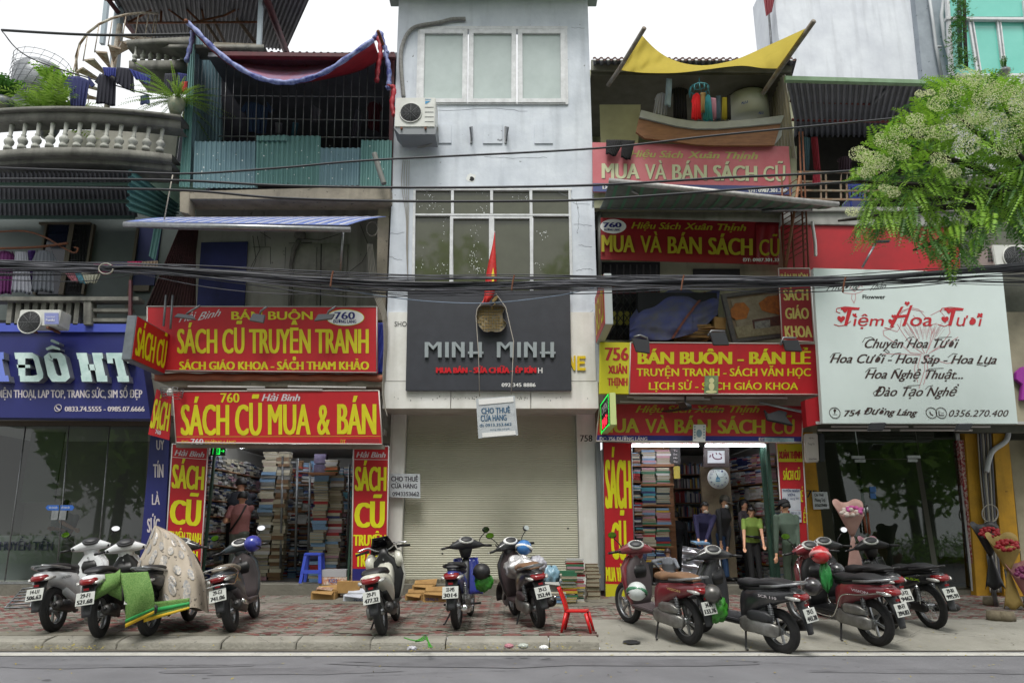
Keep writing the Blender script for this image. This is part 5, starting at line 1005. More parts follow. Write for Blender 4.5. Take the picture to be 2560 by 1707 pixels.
part('stay',mat('pale_rope','9a948a',.8),r,lambda mb:mb.tube([V(432,438,YW-1.2),V(427,462,YW-1.2),V(411,548,YW-1.4)],.012,5))
STG=mat('awning_green_stripe','6f7a74',.75,col2='5a625e',scale=6)
r=thing('awning','green and grey striped awning seen from below, tilting down','awning',V(1780,520,YW-1))
q5=[V(1522,455,YW-1.7),V(2092,513,YW-1.7),V(2040,520,YW-.1),V(1500,522,YW-.1)]
def aw(u,v):return(q5[0]*(1-u)+q5[1]*u)*(1-v)+(q5[3]*(1-u)+q5[2]*u)*v
part('cloth',STG,r,lambda mb:mb.grid(lambda u,v:aw(u,v)-Vector((0,0,.05*math.sin(v*PI))),30,8),solid=.008)
m=MB()
for i in range(17):
    P=[[aw(u,v/4)-Vector((0,0,.016+.05*math.sin(v/4*PI)))for u in(.03+i*.058,.043+i*.058)]for v in range(5)]
    for a,b in zip(P,P[1:]):m.poly([a[0],a[1],b[1],b[0]])
m.build('green_stripe',mat('stripe_green','4f8468',.7),r)
part('front_rail',mat('worn_alu_rail','b2b0ae',.5,.4,col2='8c8a88',scale=12),r,lambda mb:mb.tube([V(1522,452,YW-1.72),V(2096,512,YW-1.72)],.05,10))
part('back_rail',STEEL,r,lambda mb:mb.tube([V(1500,520,YW-.1),V(2030,524,YW-.1)],.03,6))
part('folding_arm',ALU,r,lambda mb:mb.tube([V(1581,478,YW-1.5),V(1620,500,YW-.8),V(1530,512,YW-.2)],.022,6))
part('case_end',ALU,r,lambda mb:mb.tube([V(1905,528,YW-.2),V(2026,522,YW-.6)],.045,8))
YT=mat('yellow_tarp','c8b23c',.6,col2='a8942c',scale=2.2,bump=.5,stretch=(1,1,.3))
N_=YT.node_tree.nodes;tr_=N_.new('ShaderNodeBsdfTranslucent');mx_=N_.new('ShaderNodeMixShader');mx_.inputs[0].default_value=.45;tr_.inputs[0].default_value=(.62,.5,.1,1)
YT.node_tree.links.new(N_['Principled BSDF'].outputs[0],mx_.inputs[1]);YT.node_tree.links.new(tr_.outputs[0],mx_.inputs[2]);YT.node_tree.links.new(mx_.outputs[0],N_['Material Output'].inputs[0])
r=thing('tarpaulin','yellow tarpaulin slung between two upward leaning poles','tarpaulin',V(1760,175,YW-.3))
top=curve([Vector((x,y,YW-1.4))for x,y in[(1606,90),(1637,122),(1673,146),(1715,160),(1761,164),(1805,158),(1851,145),(1930,110),(2020,69)]],6)
bot=curve([Vector((x,y,YW-.4))for x,y in[(1547,175),(1580,180),(1620,183),(1687,183),(1740,178),(1769,174),(1851,165),(1906,171),(1950,172)]],6)
def sail(u,v):
    i=min(int(u*(len(top)-1)),len(top)-2);f_=u*(len(top)-1)-i
    a=top[i].lerp(top[i+1],f_);b=bot[i].lerp(bot[i+1],f_);c=a.lerp(b,v)
    return V(c.x,c.y,c.z+.05*math.sin(v*PI)+.028*math.sin(u*41+v*4)+.015*math.sin(u*83-v*7))
part('cloth',YT,r,lambda mb:mb.grid(sail,90,10))
part('pole',mat('worn_pole','6f5c48',.7,col2='8a8a86',scale=8),r,lambda mb:mb.tube([V(1611,71,YW-1.6),V(1547,176,YW-.45),V(1520,214,YW)],.045,8))
part('pole',MT['worn_pole'],r,lambda mb:mb.tube([V(2035,53,YW-1.6),V(1950,172,YW-.45),V(1906,236,YW)],.05,8))
r=thing('tarpaulin','ragged red and blue tarpaulin sagging over the barred loggia','tarpaulin',V(700,200,YW-.3))
top=curve([Vector((x,y,YW-1.2))for x,y in[(466,55),(490,76),(530,117),(580,158),(640,192),(700,206),(750,202),(810,182),(870,144),(934,100)]],6)
bot=curve([Vector((x,y,YW-.1))for x,y in[(470,64),(500,100),(545,142),(600,180),(650,200),(700,211),(760,208),(830,196),(900,178),(950,150)]],6)
RT=mat('red_tarp','a82430',.6,col2='84202c',scale=3,bump=.3);BT=mat('blue_tarp_edge','26347c',.6,col2='8c96c0',scale=7,contrast=.35)
part('cloth',RT,r,lambda mb:mb.grid(sail,90,8),solid=.004)
tb=[V(p.x,p.y,p.z-.01)for p in top]
part('blue_hem',BT,r,lambda mb:mb.tube(tb,[.035+.02*abs(math.sin(i*.7))for i in range(len(tb))],6))
part('inner_fold',mat('faded_lilac_tarp','75708e',.7,col2='8a4450',scale=4,contrast=.8),r,lambda mb:mb.grid(lambda u,v:V(lerp(565,860,u),lerp(156,164,u)+40*v*math.sin(u*PI)+12*math.sin(u*PI)-12*(1-v),YW+.4-v*.8),40,6),solid=.004)
for k,p in enumerate([[(934,100),(950,82),(958,110),(968,135)],[(946,92),(952,130),(946,165),(942,205)],[(962,130),(972,170),(972,215),(966,222)],[(968,215),(985,222),(980,260),(986,290)],[(482,76),(478,110),(466,155)]]):
    part('torn_strip',RT if k%2 else BT,r,lambda mb:mb.tube(curve([V(x,y,YW-.5)for x,y in p],6),[.03+.03*abs(math.sin(i))for i in range(6*(len(p)-1)+1)],5))
part('pole',RUST,r,lambda mb:mb.tube([V(945,78,YW-.9),V(972,150,YW-.1)],.035,6))
part('pole',RUST,r,lambda mb:mb.tube([V(464,52,YW-1.3),V(500,92,YW-.6)],.04,6))
FL=mat('flag_red','c8201c',.6,col2='a01814',scale=5,bump=.3)
r=thing('flag','furled red flag with a yellow star hanging above the apple logo','flag',V(1222,755,YB-.5))
prof=[(1237,580,.5),(1235,610,3),(1231,650,8),(1228,690,13),(1226,715,13.5),(1222,740,11),(1214,756,7),(1206,756,1)]
part('cloth',FL,r,lambda mb:mb._a([V(x+w*math.cos(2*PI*k/12)*(1+.25*math.sin(3*k)),y+(3*math.sin(k*2)if i>5 else 0),YB-.5+.06*math.sin(2*PI*k/12)*min(1,w/6))for i,(x,y,w)in enumerate(prof)for k in range(12)],[(i*12+j,i*12+(j+1)%12,(i+1)*12+(j+1)%12,(i+1)*12+j)for i in range(len(prof)-1)for j in range(12)],True))
m=MB();m.slab([(1233,668),(1236,690),(1234,712),(1230,706),(1229,686)],YB-.575,.02);m.build('star',mat('flag_yellow','d9c22a',.6),r)
part('pole',STEEL,r,lambda mb:mb.tube([V(1237,578,YB-.5),V(1234,680,YB-.3),V(1232,740,YB-.1)],.012,5))
def garment(label,q,Y,col,kind='shirt',group='washing',fold=5,name=None):
    """q: tl,tr,br,bl"""
    c=mat('cloth_'+col,col,.85,bump=.1)
    mb=MB()
    (ax,ay),(bx,by),(cx,cy),(dx_,dy_)=q
    def fn(u,v):
        w=1
        x=lerp(lerp(ax,bx,u),lerp(dx_,cx,u),v);y=lerp(lerp(ay,by,u),lerp(dy_,cy,u),v)
        if kind=='shirt' and v<.35:
            mid=lerp(lerp(ax,bx,.5),lerp(dx_,cx,.5),v);x=mid+(x-mid)*(1.0 if v>.05 else .55);y+=5*abs(u-.5)*(1-v)
        y+=1.5*math.sin(u*9+ax)*v
        return V(x,y,Y-.05*math.sin(u*PI)-.025*math.sin(u*fold*PI*2+v*2)*(.3+v))
    mb.grid(fn,24,12)
    if kind=='shirt':
        w=bx-ax
        for s_,X in((-1,ax),(1,bx)):
            mb.prism([V(X+s_*-w*.1,ay+1,Y),V(X+s_*w*.22,ay+(dy_-ay)*.3,Y+.02),V(X+s_*w*.05,ay+(dy_-ay)*.38,Y+.02),V(X-s_*w*.05,ay+(dy_-ay)*.28,Y)],(0,.02,0))
    return solo(mb,name or kind,c,label,'clothes',group,solid=.006)
YT_=YW+.2
for a in[('navy T-shirt with white piping on the terrace line, beside the dragon plant',[(168,188),(225,194),(212,270),(178,268)],YA,'262c5c'),('black sports T-shirt drying next to the navy one',[(246,182),(290,190),(288,266),(240,258)],YA,'1a1b28'),('blue T-shirt folded over the line above the black sports one',[(256,168),(290,170),(288,192),(262,190)],YA-.1,'27317a','cloth_item'),('dark shorts drying, third along the terrace line',[(292,168),(332,172),(336,234),(284,205)],YA-.1,'1c1d2c','shorts'),('bright navy shorts hung aslant near the terrace post',[(322,172),(376,190),(374,213),(340,198)],YA-.15,'26307a','shorts'),('charcoal cloth hanging behind the trailing potted plant',[(412,184),(440,184),(444,235),(408,240)],YA+.2,'2b2d38','cloth_item'),('navy cloth beside the teal sheet wall',[(444,182),(470,186),(468,232),(446,228)],YA+.2,'1f2860','cloth_item'),('small red cloth bunched near the hanging pot',[(456,206),(470,204),(468,228),(452,232)],YA,'b03434','cloth_item'),('denim blue cloth draped low behind the balusters',[(352,240),(372,236),(376,262),(350,262)],YA+.2,'3c4a70','cloth_item'),('violet shirt on the first floor line, outermost',[(-14,626),(34,626),(28,735),(-14,735)],YB+.2,'5a1c56'),('pale grey vest on the first floor line',[(38,628),(68,630),(80,736),(28,728)],YB+.15,'8e909a','vest'),('purple T-shirt squeezed between two grey ones',[(70,626),(88,626),(82,712),(66,710)],YB+.25,'3f1f6a','vest'),('grey striped sleeve T-shirt on the first floor line',[(88,624),(132,626),(134,732),(78,728)],YB+.1,'565a62'),('magenta cloth on the rail over the cables',[(230,656),(282,656),(276,686),(250,686)],YB+.1,'a01e64','cloth_item'),('indigo cloth between two magenta ones',[(278,655),(318,655),(316,682),(284,682)],YB+.12,'2c1a5c','cloth_item'),('magenta cloth next to the tan one',[(318,654),(356,653),(350,682),(320,680)],YB+.1,'a01e50','cloth_item'),('tan cloth at the end of the rail',[(354,654),(394,652),(394,668),(352,668)],YB+.1,'7a6a58','cloth_item'),('pink underwear hanging below the cables',[(164,684),(190,684),(196,706),(180,704)],YB,'7c4a54','cloth_item'),('teal underwear hanging below the cables',[(188,684),(204,684),(214,710),(198,706)],YB,'3a6a78','cloth_item'),('cream underwear hanging below the cables',[(202,682),(252,684),(240,708),(216,708)],YB,'8a8a7c','cloth_item')]:
    garment(a[0],a[1],a[2],a[3],*(a[4:]or['shirt']),group='washing on the old house')
for a in[('blue and white jacket hanging inside the barred loggia',[(612,252),(672,262),(664,335),(622,330)],1.0,'34486c'),('pale vest high behind the loggia bars',[(782,262),(804,276),(800,305),(780,305)],.9,'6a6a74','vest'),('small white top low behind the loggia bars',[(688,306),(706,308),(704,334),(690,334)],.8,'7a7c86','vest'),('teal cloth low behind the loggia bars',[(732,306),(746,308),(738,350),(726,348)],.8,'3c6a80','cloth_item'),('grey towel behind the loggia bars',[(890,272),(908,286),(900,345),(876,340)],.9,'4c4c58','cloth_item'),('dark red shirt deep in the loggia corner',[(922,252),(950,256),(948,330),(920,322)],.9,'4c1824')]:
    garment(a[0],a[1],YW+a[2],a[3],*(a[4:]or['shirt']),group='washing behind the bars')
for a in[('grey shirt under the yellow tarpaulin, first on the line',[(1642,232),(1668,232),(1668,290),(1632,286)],.3,'8c8e94'),('bleached denim shorts above the grey shirt',[(1666,196),(1680,198),(1676,268),(1662,262)],.1,'8fa2ac','shorts'),('black shirt behind the denim shorts',[(1682,204),(1714,206),(1718,300),(1684,296)],.6,'202024'),('bright red shirt hanging at the middle of the line',[(1732,234),(1750,232),(1754,300),(1728,300)],.0,'cc1222'),('tan top next to the bright red shirt',[(1752,232),(1764,232),(1762,282),(1752,282)],-.02,'9c8258','vest'),('teal dress beside the tan top',[(1764,236),(1776,236),(1782,303),(1758,303)],-.04,'2f8496'),('pink patterned top beside the teal dress',[(1776,244),(1790,246),(1790,298),(1780,298)],.02,'a87c94','vest'),('slate blue top on the line',[(1790,240),(1802,240),(1802,302),(1790,302)],.1,'41586e','vest'),('yellow top near the end of the line',[(1806,244),(1818,244),(1818,300),(1804,300)],.1,'9c9228','vest'),('black top, last before the white roll',[(1818,240),(1826,240),(1828,300),(1818,300)],.12,'1c1c24','vest'),('blue grey cloth over the terrace rail',[(2003,340),(2026,345),(2022,428),(2006,426)],.3,'4a6470','cloth_item'),('red and black shirt over the terrace rail',[(2028,344),(2044,342),(2052,428),(2034,424)],.3,'8c2030','cloth_item'),('mauve shirt in the dark terrace',[(2098,390),(2126,390),(2130,430),(2096,430)],.8,'44303e'),('red cloth hung below the terrace rail',[(2034,432),(2050,430),(2052,462),(2030,464)],-.02,'8c1c30','cloth_item')]:
    garment(a[0],a[1],YW+a[2],a[3],*(a[4:]or['shirt']),group='washing on the upper terraces')
r=thing('clothes_hanger','round teal peg hanger holding many small clothes','hanger',V(1748,240,YW))
TEA=mat('teal_plastic','3a8494',.5)
part('ring',TEA,r,lambda mb:mb.torus(V(1748,222,YW),.2,.012,(0,0,1),24,6))
part('ring',TEA,r,lambda mb:mb.torus(V(1748,216,YW),.12,.01,(0,0,1),20,6))
part('hook',TEA,r,lambda mb:[mb.tube([V(1748,195,YW),V(1748,208,YW)],.01,5)]+[mb.tube([V(1748,205,YW),V(1748,222,YW)+Vector((.2*math.cos(k*PI/3),.2*math.sin(k*PI/3),0))],.007,4)for k in range(6)])
part('peg',TEA,r,lambda mb:[mb.tube([V(1748,222,YW)+Vector((.2*math.cos(k*.5),.2*math.sin(k*.5),0)),V(1748,236,YW)+Vector((.21*math.cos(k*.5),.2*math.sin(k*.5),0))],.01,4)for k in range(12)])
garment('black jacket bunched over the top edge of the faded banner',[(1516,350),(1562,350),(1540,392),(1514,385)],YW-.2,'1a1a1e','cloth_item',None,8,'jacket')
garment('black trousers bunched over the top edge of the faded banner',[(1555,350),(1588,352),(1576,402),(1552,395)],YW-.22,'17171b','cloth_item',None,8,'trousers')
r=thing('counter_board','curved counter front of brown plywood with pale grey rim, hung on the loggia edge','board',V(1761,360,YW-.25))
GB=mat('pale_laminate','9a9c9a',.6,col2='878a88',scale=3)
tp=[(1603,275),(1640,285),(1690,297),(1740,304),(1790,305),(1850,301),(1910,295),(1961,288)];md=[(1598,293),(1640,303),(1690,315),(1740,322),(1790,322),(1850,317),(1905,312),(1953,307)];bt=[(1590,330),(1612,346),(1680,353),(1740,362),(1790,364),(1850,364),(1900,364),(1936,363)]
part('rim',GB,r,lambda mb:[mb.slab([a,b,d,c],YW-.3,.08)for a,b,c,d in zip(tp,tp[1:],md,md[1:])])
part('front',WOOD,r,lambda mb:[mb.slab([a,b,d,c],YW-.25,.06)for a,b,c,d in zip(md,md[1:],bt,bt[1:])])
part('end_piece',GB,r,lambda mb:mb.slab([(1938,318),(1956,322),(1954,340),(1936,362)],YW-.22,.1))
r=thing('insulation_roll','white insulation roll with red and blue print lying on the loggia','roll',V(1872,300,YW+.6))
part('roll',mat('white_wrap','c4c8c0',.6),r,lambda mb:mb.lathe([(0,0),(.43,0),(.43,.55),(0,.55)],Matrix.Translation(V(1873,302,YW+.9)),28))
m=MB();text(m,'ALU',pxq([(1853,262),(1870,258),(1869,252),(1852,256)],YW+.46),.02);text(m,'ALU',pxr(1896,280,1908,286,YW+.5),.02);m.build('lettering',mat('logo_blue2','2a4c94',.5),r)
TPB=mat('dusty_blue_tarp','54555c',.7,col2='3c4684',scale=2.2,bump=1,bscale=4,contrast=.45)
r=thing('tarpaulin_heap','grey blue tarpaulin tied with a strap over stacked goods above the red sign','tarpaulin',V(1690,850,YW-.1))
def heap(u,v):
    a=PI*u;xs=[1575,1580,1596,1630,1690,1760,1796,1790,1745];
    x=lerp(1574,1800,u);top=850-(850-722)*max(0,math.sin(min(1,u*1.25+.12)*PI*.62))**.6-4*math.sin(u*14)
    bo=850-(34*max(0,(u-.42)/.58))-(30 if u>.8 else 0)*(u-.8)*5
    y=lerp(top,bo,v);d=math.sin(min(1,v*1.1)*PI*.5)*.7*math.sin(PI*(.08+.84*u))**.5
    return V(x-6*v*(u>.7),y,YW+.55-d+.025*math.sin(u*23+v*9)+.02*math.sin(v*21-u*11))
part('tarp',TPB,r,lambda mb:mb.grid(heap,60,40))
part('strap',mat('brown_strap','6e4034',.8),r,lambda mb:mb.grid(lambda u,v:Vector(heap(.83-.36*v**1.2,v))+Vector((.05*(u-.5),-.03,0)),1,20,False),solid=.005)
part('goods_core',DARK,r,lambda mb:mb.bb(V(1600,850,YW+.35),V(1780,745,YW+.7)))
m=MB();R2=random.Random(8)
r=thing('cardboard_pile','flattened cardboard sheets piled beside the tarpaulin','cardboard',V(1740,855,YW-.2))
for k in range(12):part('cardboard_sheet',CARD if k%3 else mat('dark_cardboard','5e4e3a',.9),r,lambda mb:mb.box(V(1735+R2.uniform(-8,8),850-k*3,YW+.1),(.62,.3,.014),(R2.uniform(-.03,.03),R2.uniform(-.06,.06),R2.uniform(-.2,.2))))
part('box',CARD,r,lambda mb:mb.box(V(1795,812,YW+.15),(.22,.25,.24),(0,.1,.1)),bevel=.005)
r=thing('framed_painting','large dark framed painting of autumn trees and a village house','painting',V(1890,850,YW-.05))
FQ=[(1803,735),(1962,714),(1972,842),(1832,858)]
OF=mat('ornate_frame','3c3a3e',.5,.2,col2='55504a',scale=20,bump=.3)
def inset(q,k):cx=sum(p[0]for p in q)/4;cy=sum(p[1]for p in q)/4;return[(lerp(x,cx,k),lerp(y,cy,k))for x,y in q]
I1,I2=inset(FQ,.16),inset(FQ,.27)
part('frame',OF,r,lambda mb:[mb.slab([FQ[i],FQ[(i+1)%4],I1[(i+1)%4],I1[i]],YW-.12,.08)for i in range(4)],bevel=.01)
part('mount',mat('tan_mount','7c6a54',.7),r,lambda mb:mb.slab(FQ,YW-.07,.04))
cv=part('canvas',mat('painted_sky','8c8470',.7,col2='6c5f4c',scale=5),r,lambda mb:mb.slab(I2,YW-.09,.02))
for k,(nm,c1,c2,pl)in enumerate([('painted_ground','6b6148','8c8468',[(1836,818),(1958,800),(1962,832),(1845,845)]),('painted_house','5a2e24','3c2420',[(1880,800),(1955,788),(1957,812),(1884,822)]),('painted_house_front','8c8c84','50504c',[(1886,804),(1925,799),(1926,818),(1888,822)]),('painted_foliage','a8641e','7a4416',[(1826,775),(1838,758),(1860,756),(1874,772),(1866,796),(1840,800),(1828,792)]),('painted_foliage','a05c1c','74401a',[(1896,758),(1920,740),(1950,738),(1955,788),(1925,782),(1905,776)])]):
    m=MB();m.slab(pl,YW-.094-.002*k,.001);m.build(nm,mat(nm+str(k),c1,.7,col2=c2,scale=14,contrast=.5),cv)
r=thing('lattice_frame','rusty triangular steel lattice standing between the bookshop and the red band','steel frame',V(1990,668,YW-.4))
for x0,x1 in[(1954,1960),(1973,1985),(1998,2010),(2006,2021)]:part('rail',RUST,r,lambda mb:mb.tube([V(x0,330 if x0>1990 else 440,YW-.3),V(x1,668,YW-.4)],.018,5))
for k in range(15):part('diagonal_bar',RUST,r,lambda mb:mb.tube([V(1957+k*.3,472+k*13,YW-.3),V(2004+k,440+k*13,YW-.35)],.01,4))
part('bamboo_pole',WOOD,r,lambda mb:mb.tube([V(2001,430,YW-.5),V(1964,668,YW-.4)],.03,6))
line('torn_bag','torn white plastic strip dangling before the red band','litter',[(2030,555),(2034,580),(2038,610),(2039,640)],YB-.2,.03,WHI)
r=thing('wire_basket','grey wire basket hung under the beam at the first bookshop','basket',V(430,995,YB-.4))
part('rim',STEEL,r,lambda mb:[mb.torus(V(430,972+7*k,YB-.4),.2-.012*k,.006,(0,0,1),24,4)for k in range(4)])
part('basket_wires',STEEL,r,lambda mb:[mb.tube([V(430,972,YB-.4)+Vector((.2*math.cos(k*.4),.2*math.sin(k*.4),0)),V(430,993,YB-.4)+Vector((.17*math.cos(k*.4),.17*math.sin(k*.4),0))],.004,4)for k in range(16)])
part('lamp_bulb',WHI,r,lambda mb:mb.ball(V(424,980,YB-.45),(.05,.05,.07)))
r=thing('ceiling_fan','dark ceiling fan hanging before the lower bookshop sign','fan',V(1713,1022,YS-1.1))
part('motor',DKG,r,lambda mb:mb.ball(V(1713,1016,YS-1.1),(.12,.12,.07)))
part('rod',DKG,r,lambda mb:mb.tube([V(1713,990,YS-1.1),V(1713,1014,YS-1.1)],.02,6))
for k in range(3):part('blade',mat('fan_brown','3c3028',.6),r,lambda mb:mb.box(V(1713,1020,YS-1.1)+Vector((.42*math.cos(.2+k*2.09),.42*math.sin(.2+k*2.09),-.01)),(.62,.12,.012),(.12,0,.2+k*2.09)))
r=thing('wall_fan_cover','grey cloth wrapped fan bracket before the last word of the lower sign','fan',V(1950,1030,YS-1))
part('arm',STEEL,r,lambda mb:mb.tube([V(1900,1006,YS-1),V(2035,1036,YS-.9),V(2025,1044,YS-.9)],.025,6))
part('wrapped_head',mat('grey_wrap','34363a',.8),r,lambda mb:mb.prism([V(x,y,YS-1.05)for x,y in[(1912,1022),(1920,1034),(1950,1024),(1970,1030),(1965,1040),(1985,1064),(1950,1056),(1920,1050)]],(0,.1,0)),bevel=.02)
for(x,y)in[(2028,1018),(2040,1016)]:part('round_lamp',WHI,r,lambda mb:mb.ball(V(x,y,YS-1),(.05,.05,.05)))
for k,(a,y,c)in enumerate([(1568,992,1760),(1585,996,1775),(1780,993,1968),(1550,1004,1690)]):
    line('tube_light','%s unlit fluorescent tube under the beam of the second bookshop'%ordw(k),'lamp',[(a,y),(c,y+2)],YB-.1+.05*k,.018,mat('unlit_tube','b9b5b2',.4),'unlit tubes')
r=thing('water_tank','tall cylindrical tank wrapped in wire mesh on the terrace','tank',V(80,272,YW+1))
tk=V(85,275,YW+1.2)
part('tank',mat('tank_steel','9a9da0',.4,.5,col2='7d8084',scale=3),r,lambda mb:mb.lathe([(0,0),(.52,0),(.52,.95),(.4,1.1),(0,1.14)],Matrix.Translation(tk),28))
part('mesh_cage',STEEL,r,lambda mb:[mb.torus(tk+Vector((0,0,.1+.14*k)),.57,.007,(0,0,1),30,4)for k in range(9)]+[mb.tube([tk+Vector((.57*math.cos(k*.35),.57*math.sin(k*.35),0)),tk+Vector((.57*math.cos(k*.35+.8),.57*math.sin(k*.35+.8),1.25))],.005,4)for k in range(18)])
r=thing('spiral_stair','pale rusty spiral stair climbing to the roofed terrace','staircase',V(280,200,YW+.8))
CRR=mat('rusty_white_steel','c8c4b8',.7,col2='7c5c3c',scale=8,contrast=.5)
sc_=V(282,175,YW+1.2)
part('centre_post',CRR,r,lambda mb:mb.tube([sc_+Vector((0,0,-1.5)),sc_+Vector((0,0,1.2))],.06,8))
for k in range(12):
    a=PI*1.5+(k-6)*.34;z=-1.2+.19*k;s_=part('tread',CRR,r,lambda mb:mb.prism([sc_+Vector((.06*math.cos(a),.06*math.sin(a),z)),sc_+Vector((.72*math.cos(a),.72*math.sin(a),z)),sc_+Vector((.72*math.cos(a+.34),.72*math.sin(a+.34),z))],(0,0,.04)))
rail=[sc_+Vector((.74*math.cos(PI*1.5+(k-6)*.34),.74*math.sin(PI*1.5+(k-6)*.34),-.5+.19*k))for k in range(13)]
part('handrail',CRR,r,lambda mb:mb.tube(rail,.03,6))
for k,p in enumerate(rail):part('rail_rod',CRR,r,lambda mb:mb.tube([p,p-Vector((0,0,.72))],.014,4))
line('clothes_pole','dark horizontal steel bar across the terrace sky','pole',[(4,76),(240,88),(480,86)],YW-.2,.028,DKG)
line('clothes_pole','dark slanting steel bar from the terrace corner','pole',[(6,80),(90,152),(140,215),(100,300)][:2]+[(380,240)],YW-.1,.014,DKG)
line('clothes_pole','rusty lattice clothes pole on the first floor','pole',[(-20,622),(90,618),(170,608)],YB+.1,.025,RUST)
line('iron_arch','rusty scrolled iron arch above the drying shirts','ironwork',[(-10,580),(60,578),(110,592),(150,615),(185,632),(195,622),(186,618)],YB+.15,.018,RUST)
r=thing('plastic_chair','blue plastic chair standing on the flower shop terrace','chair',V(2145,516,YF4+.3))
BLP=mat('blue_plastic','3c50b8',.4)
part('backrest',BLP,r,lambda mb:[mb.slab([(2121+10*k,466),(2127+10*k,466),(2128+8*k,492),(2124+8*k,492)],YF4+.3,.03)for k in range(5)]+[mb.slab([(2117,460),(2172,460),(2168,468),(2119,468)],YF4+.3,.035)],bevel=.006)
part('seat',BLP,r,lambda mb:mb.slab([(2124,492),(2172,492),(2178,500),(2122,500)],YF4+.15,.35),bevel=.01)
for x in(2126,2170):part('leg',BLP,r,lambda mb:mb.tube([V(x,500,YF4+.2),V(x+2,518,YF4+.2)],.025,6))
# ================================================================ MOTORBIKES
SEATM=mat('seat_vinyl','1b1b1e',.55);TAILR=mat('tail_lens_red','780a10',.2,coat=.4);CLR=mat('clear_lens','b8b8b4',.12,.3)
PLT=mat('plate_white','c2c4c0',.5,col2='a8aaa4',scale=9);CASEM=mat('engine_alloy','8c8c8a',.42,.7,col2='6e6c68',scale=10);MUF=mat('muffler_black','222224',.45,.2,col2='34302c',scale=8)
MIR=mat('mirror_glass','e8e8e8',.03,1)
def paint(n,c):return mat('paint_'+n,c,.3,col2=tuple(x*.8+.035 for x in srgb(c)),scale=7,coat=.5,contrast=.7,spots=.15)
def wheel(r,x,R_,rt,spokes,m=ALU):
    t=part('wheel',RUB,r,lambda mb:[mb.torus((x,0,R_),R_-rt,rt,n=36,k=10,sy=1.05),mb.torus((x,0,R_),R_-rt*.35,rt*.45,n=36,k=8,sy=1.8)])
    part('rim',m,t,lambda mb:[mb.torus((x,0,R_),R_-1.75*rt,.014,n=32,k=6,sy=2.4),mb.lathe([(0,-.06),(.035,-.06),(.05,0),(.035,.06),(0,.06)],Matrix.Translation((x,0,R_))@Matrix.Rotation(PI/2,4,'X'),16)])
    rr=R_-1.75*rt
    if spokes<12:part('alloy_spoke',m,t,lambda mb:[mb.prism([(x+.03*math.cos(a-.5),-.012,R_+.03*math.sin(a-.5)),(x+.03*math.cos(a+.5),-.012,R_+.03*math.sin(a+.5)),(x+rr*math.cos(a+.32),-.01,R_+rr*math.sin(a+.32)),(x+rr*math.cos(a+.16),-.01,R_+rr*math.sin(a+.16))],(0,.024,0))for a in[k*2*PI/spokes for k in range(spokes)]])
    else:part('wire_spokes',CHR,t,lambda mb:[mb.tube([(x+.035*math.cos(a),.035*(-1)**k,R_+.035*math.sin(a)),(x+rr*math.cos(a+.35*(-1)**(k//2)),0,R_+rr*math.sin(a+.35*(-1)**(k//2)))],.0022,4,False)for k,a in enumerate([k*2*PI/spokes for k in range(spokes)])])
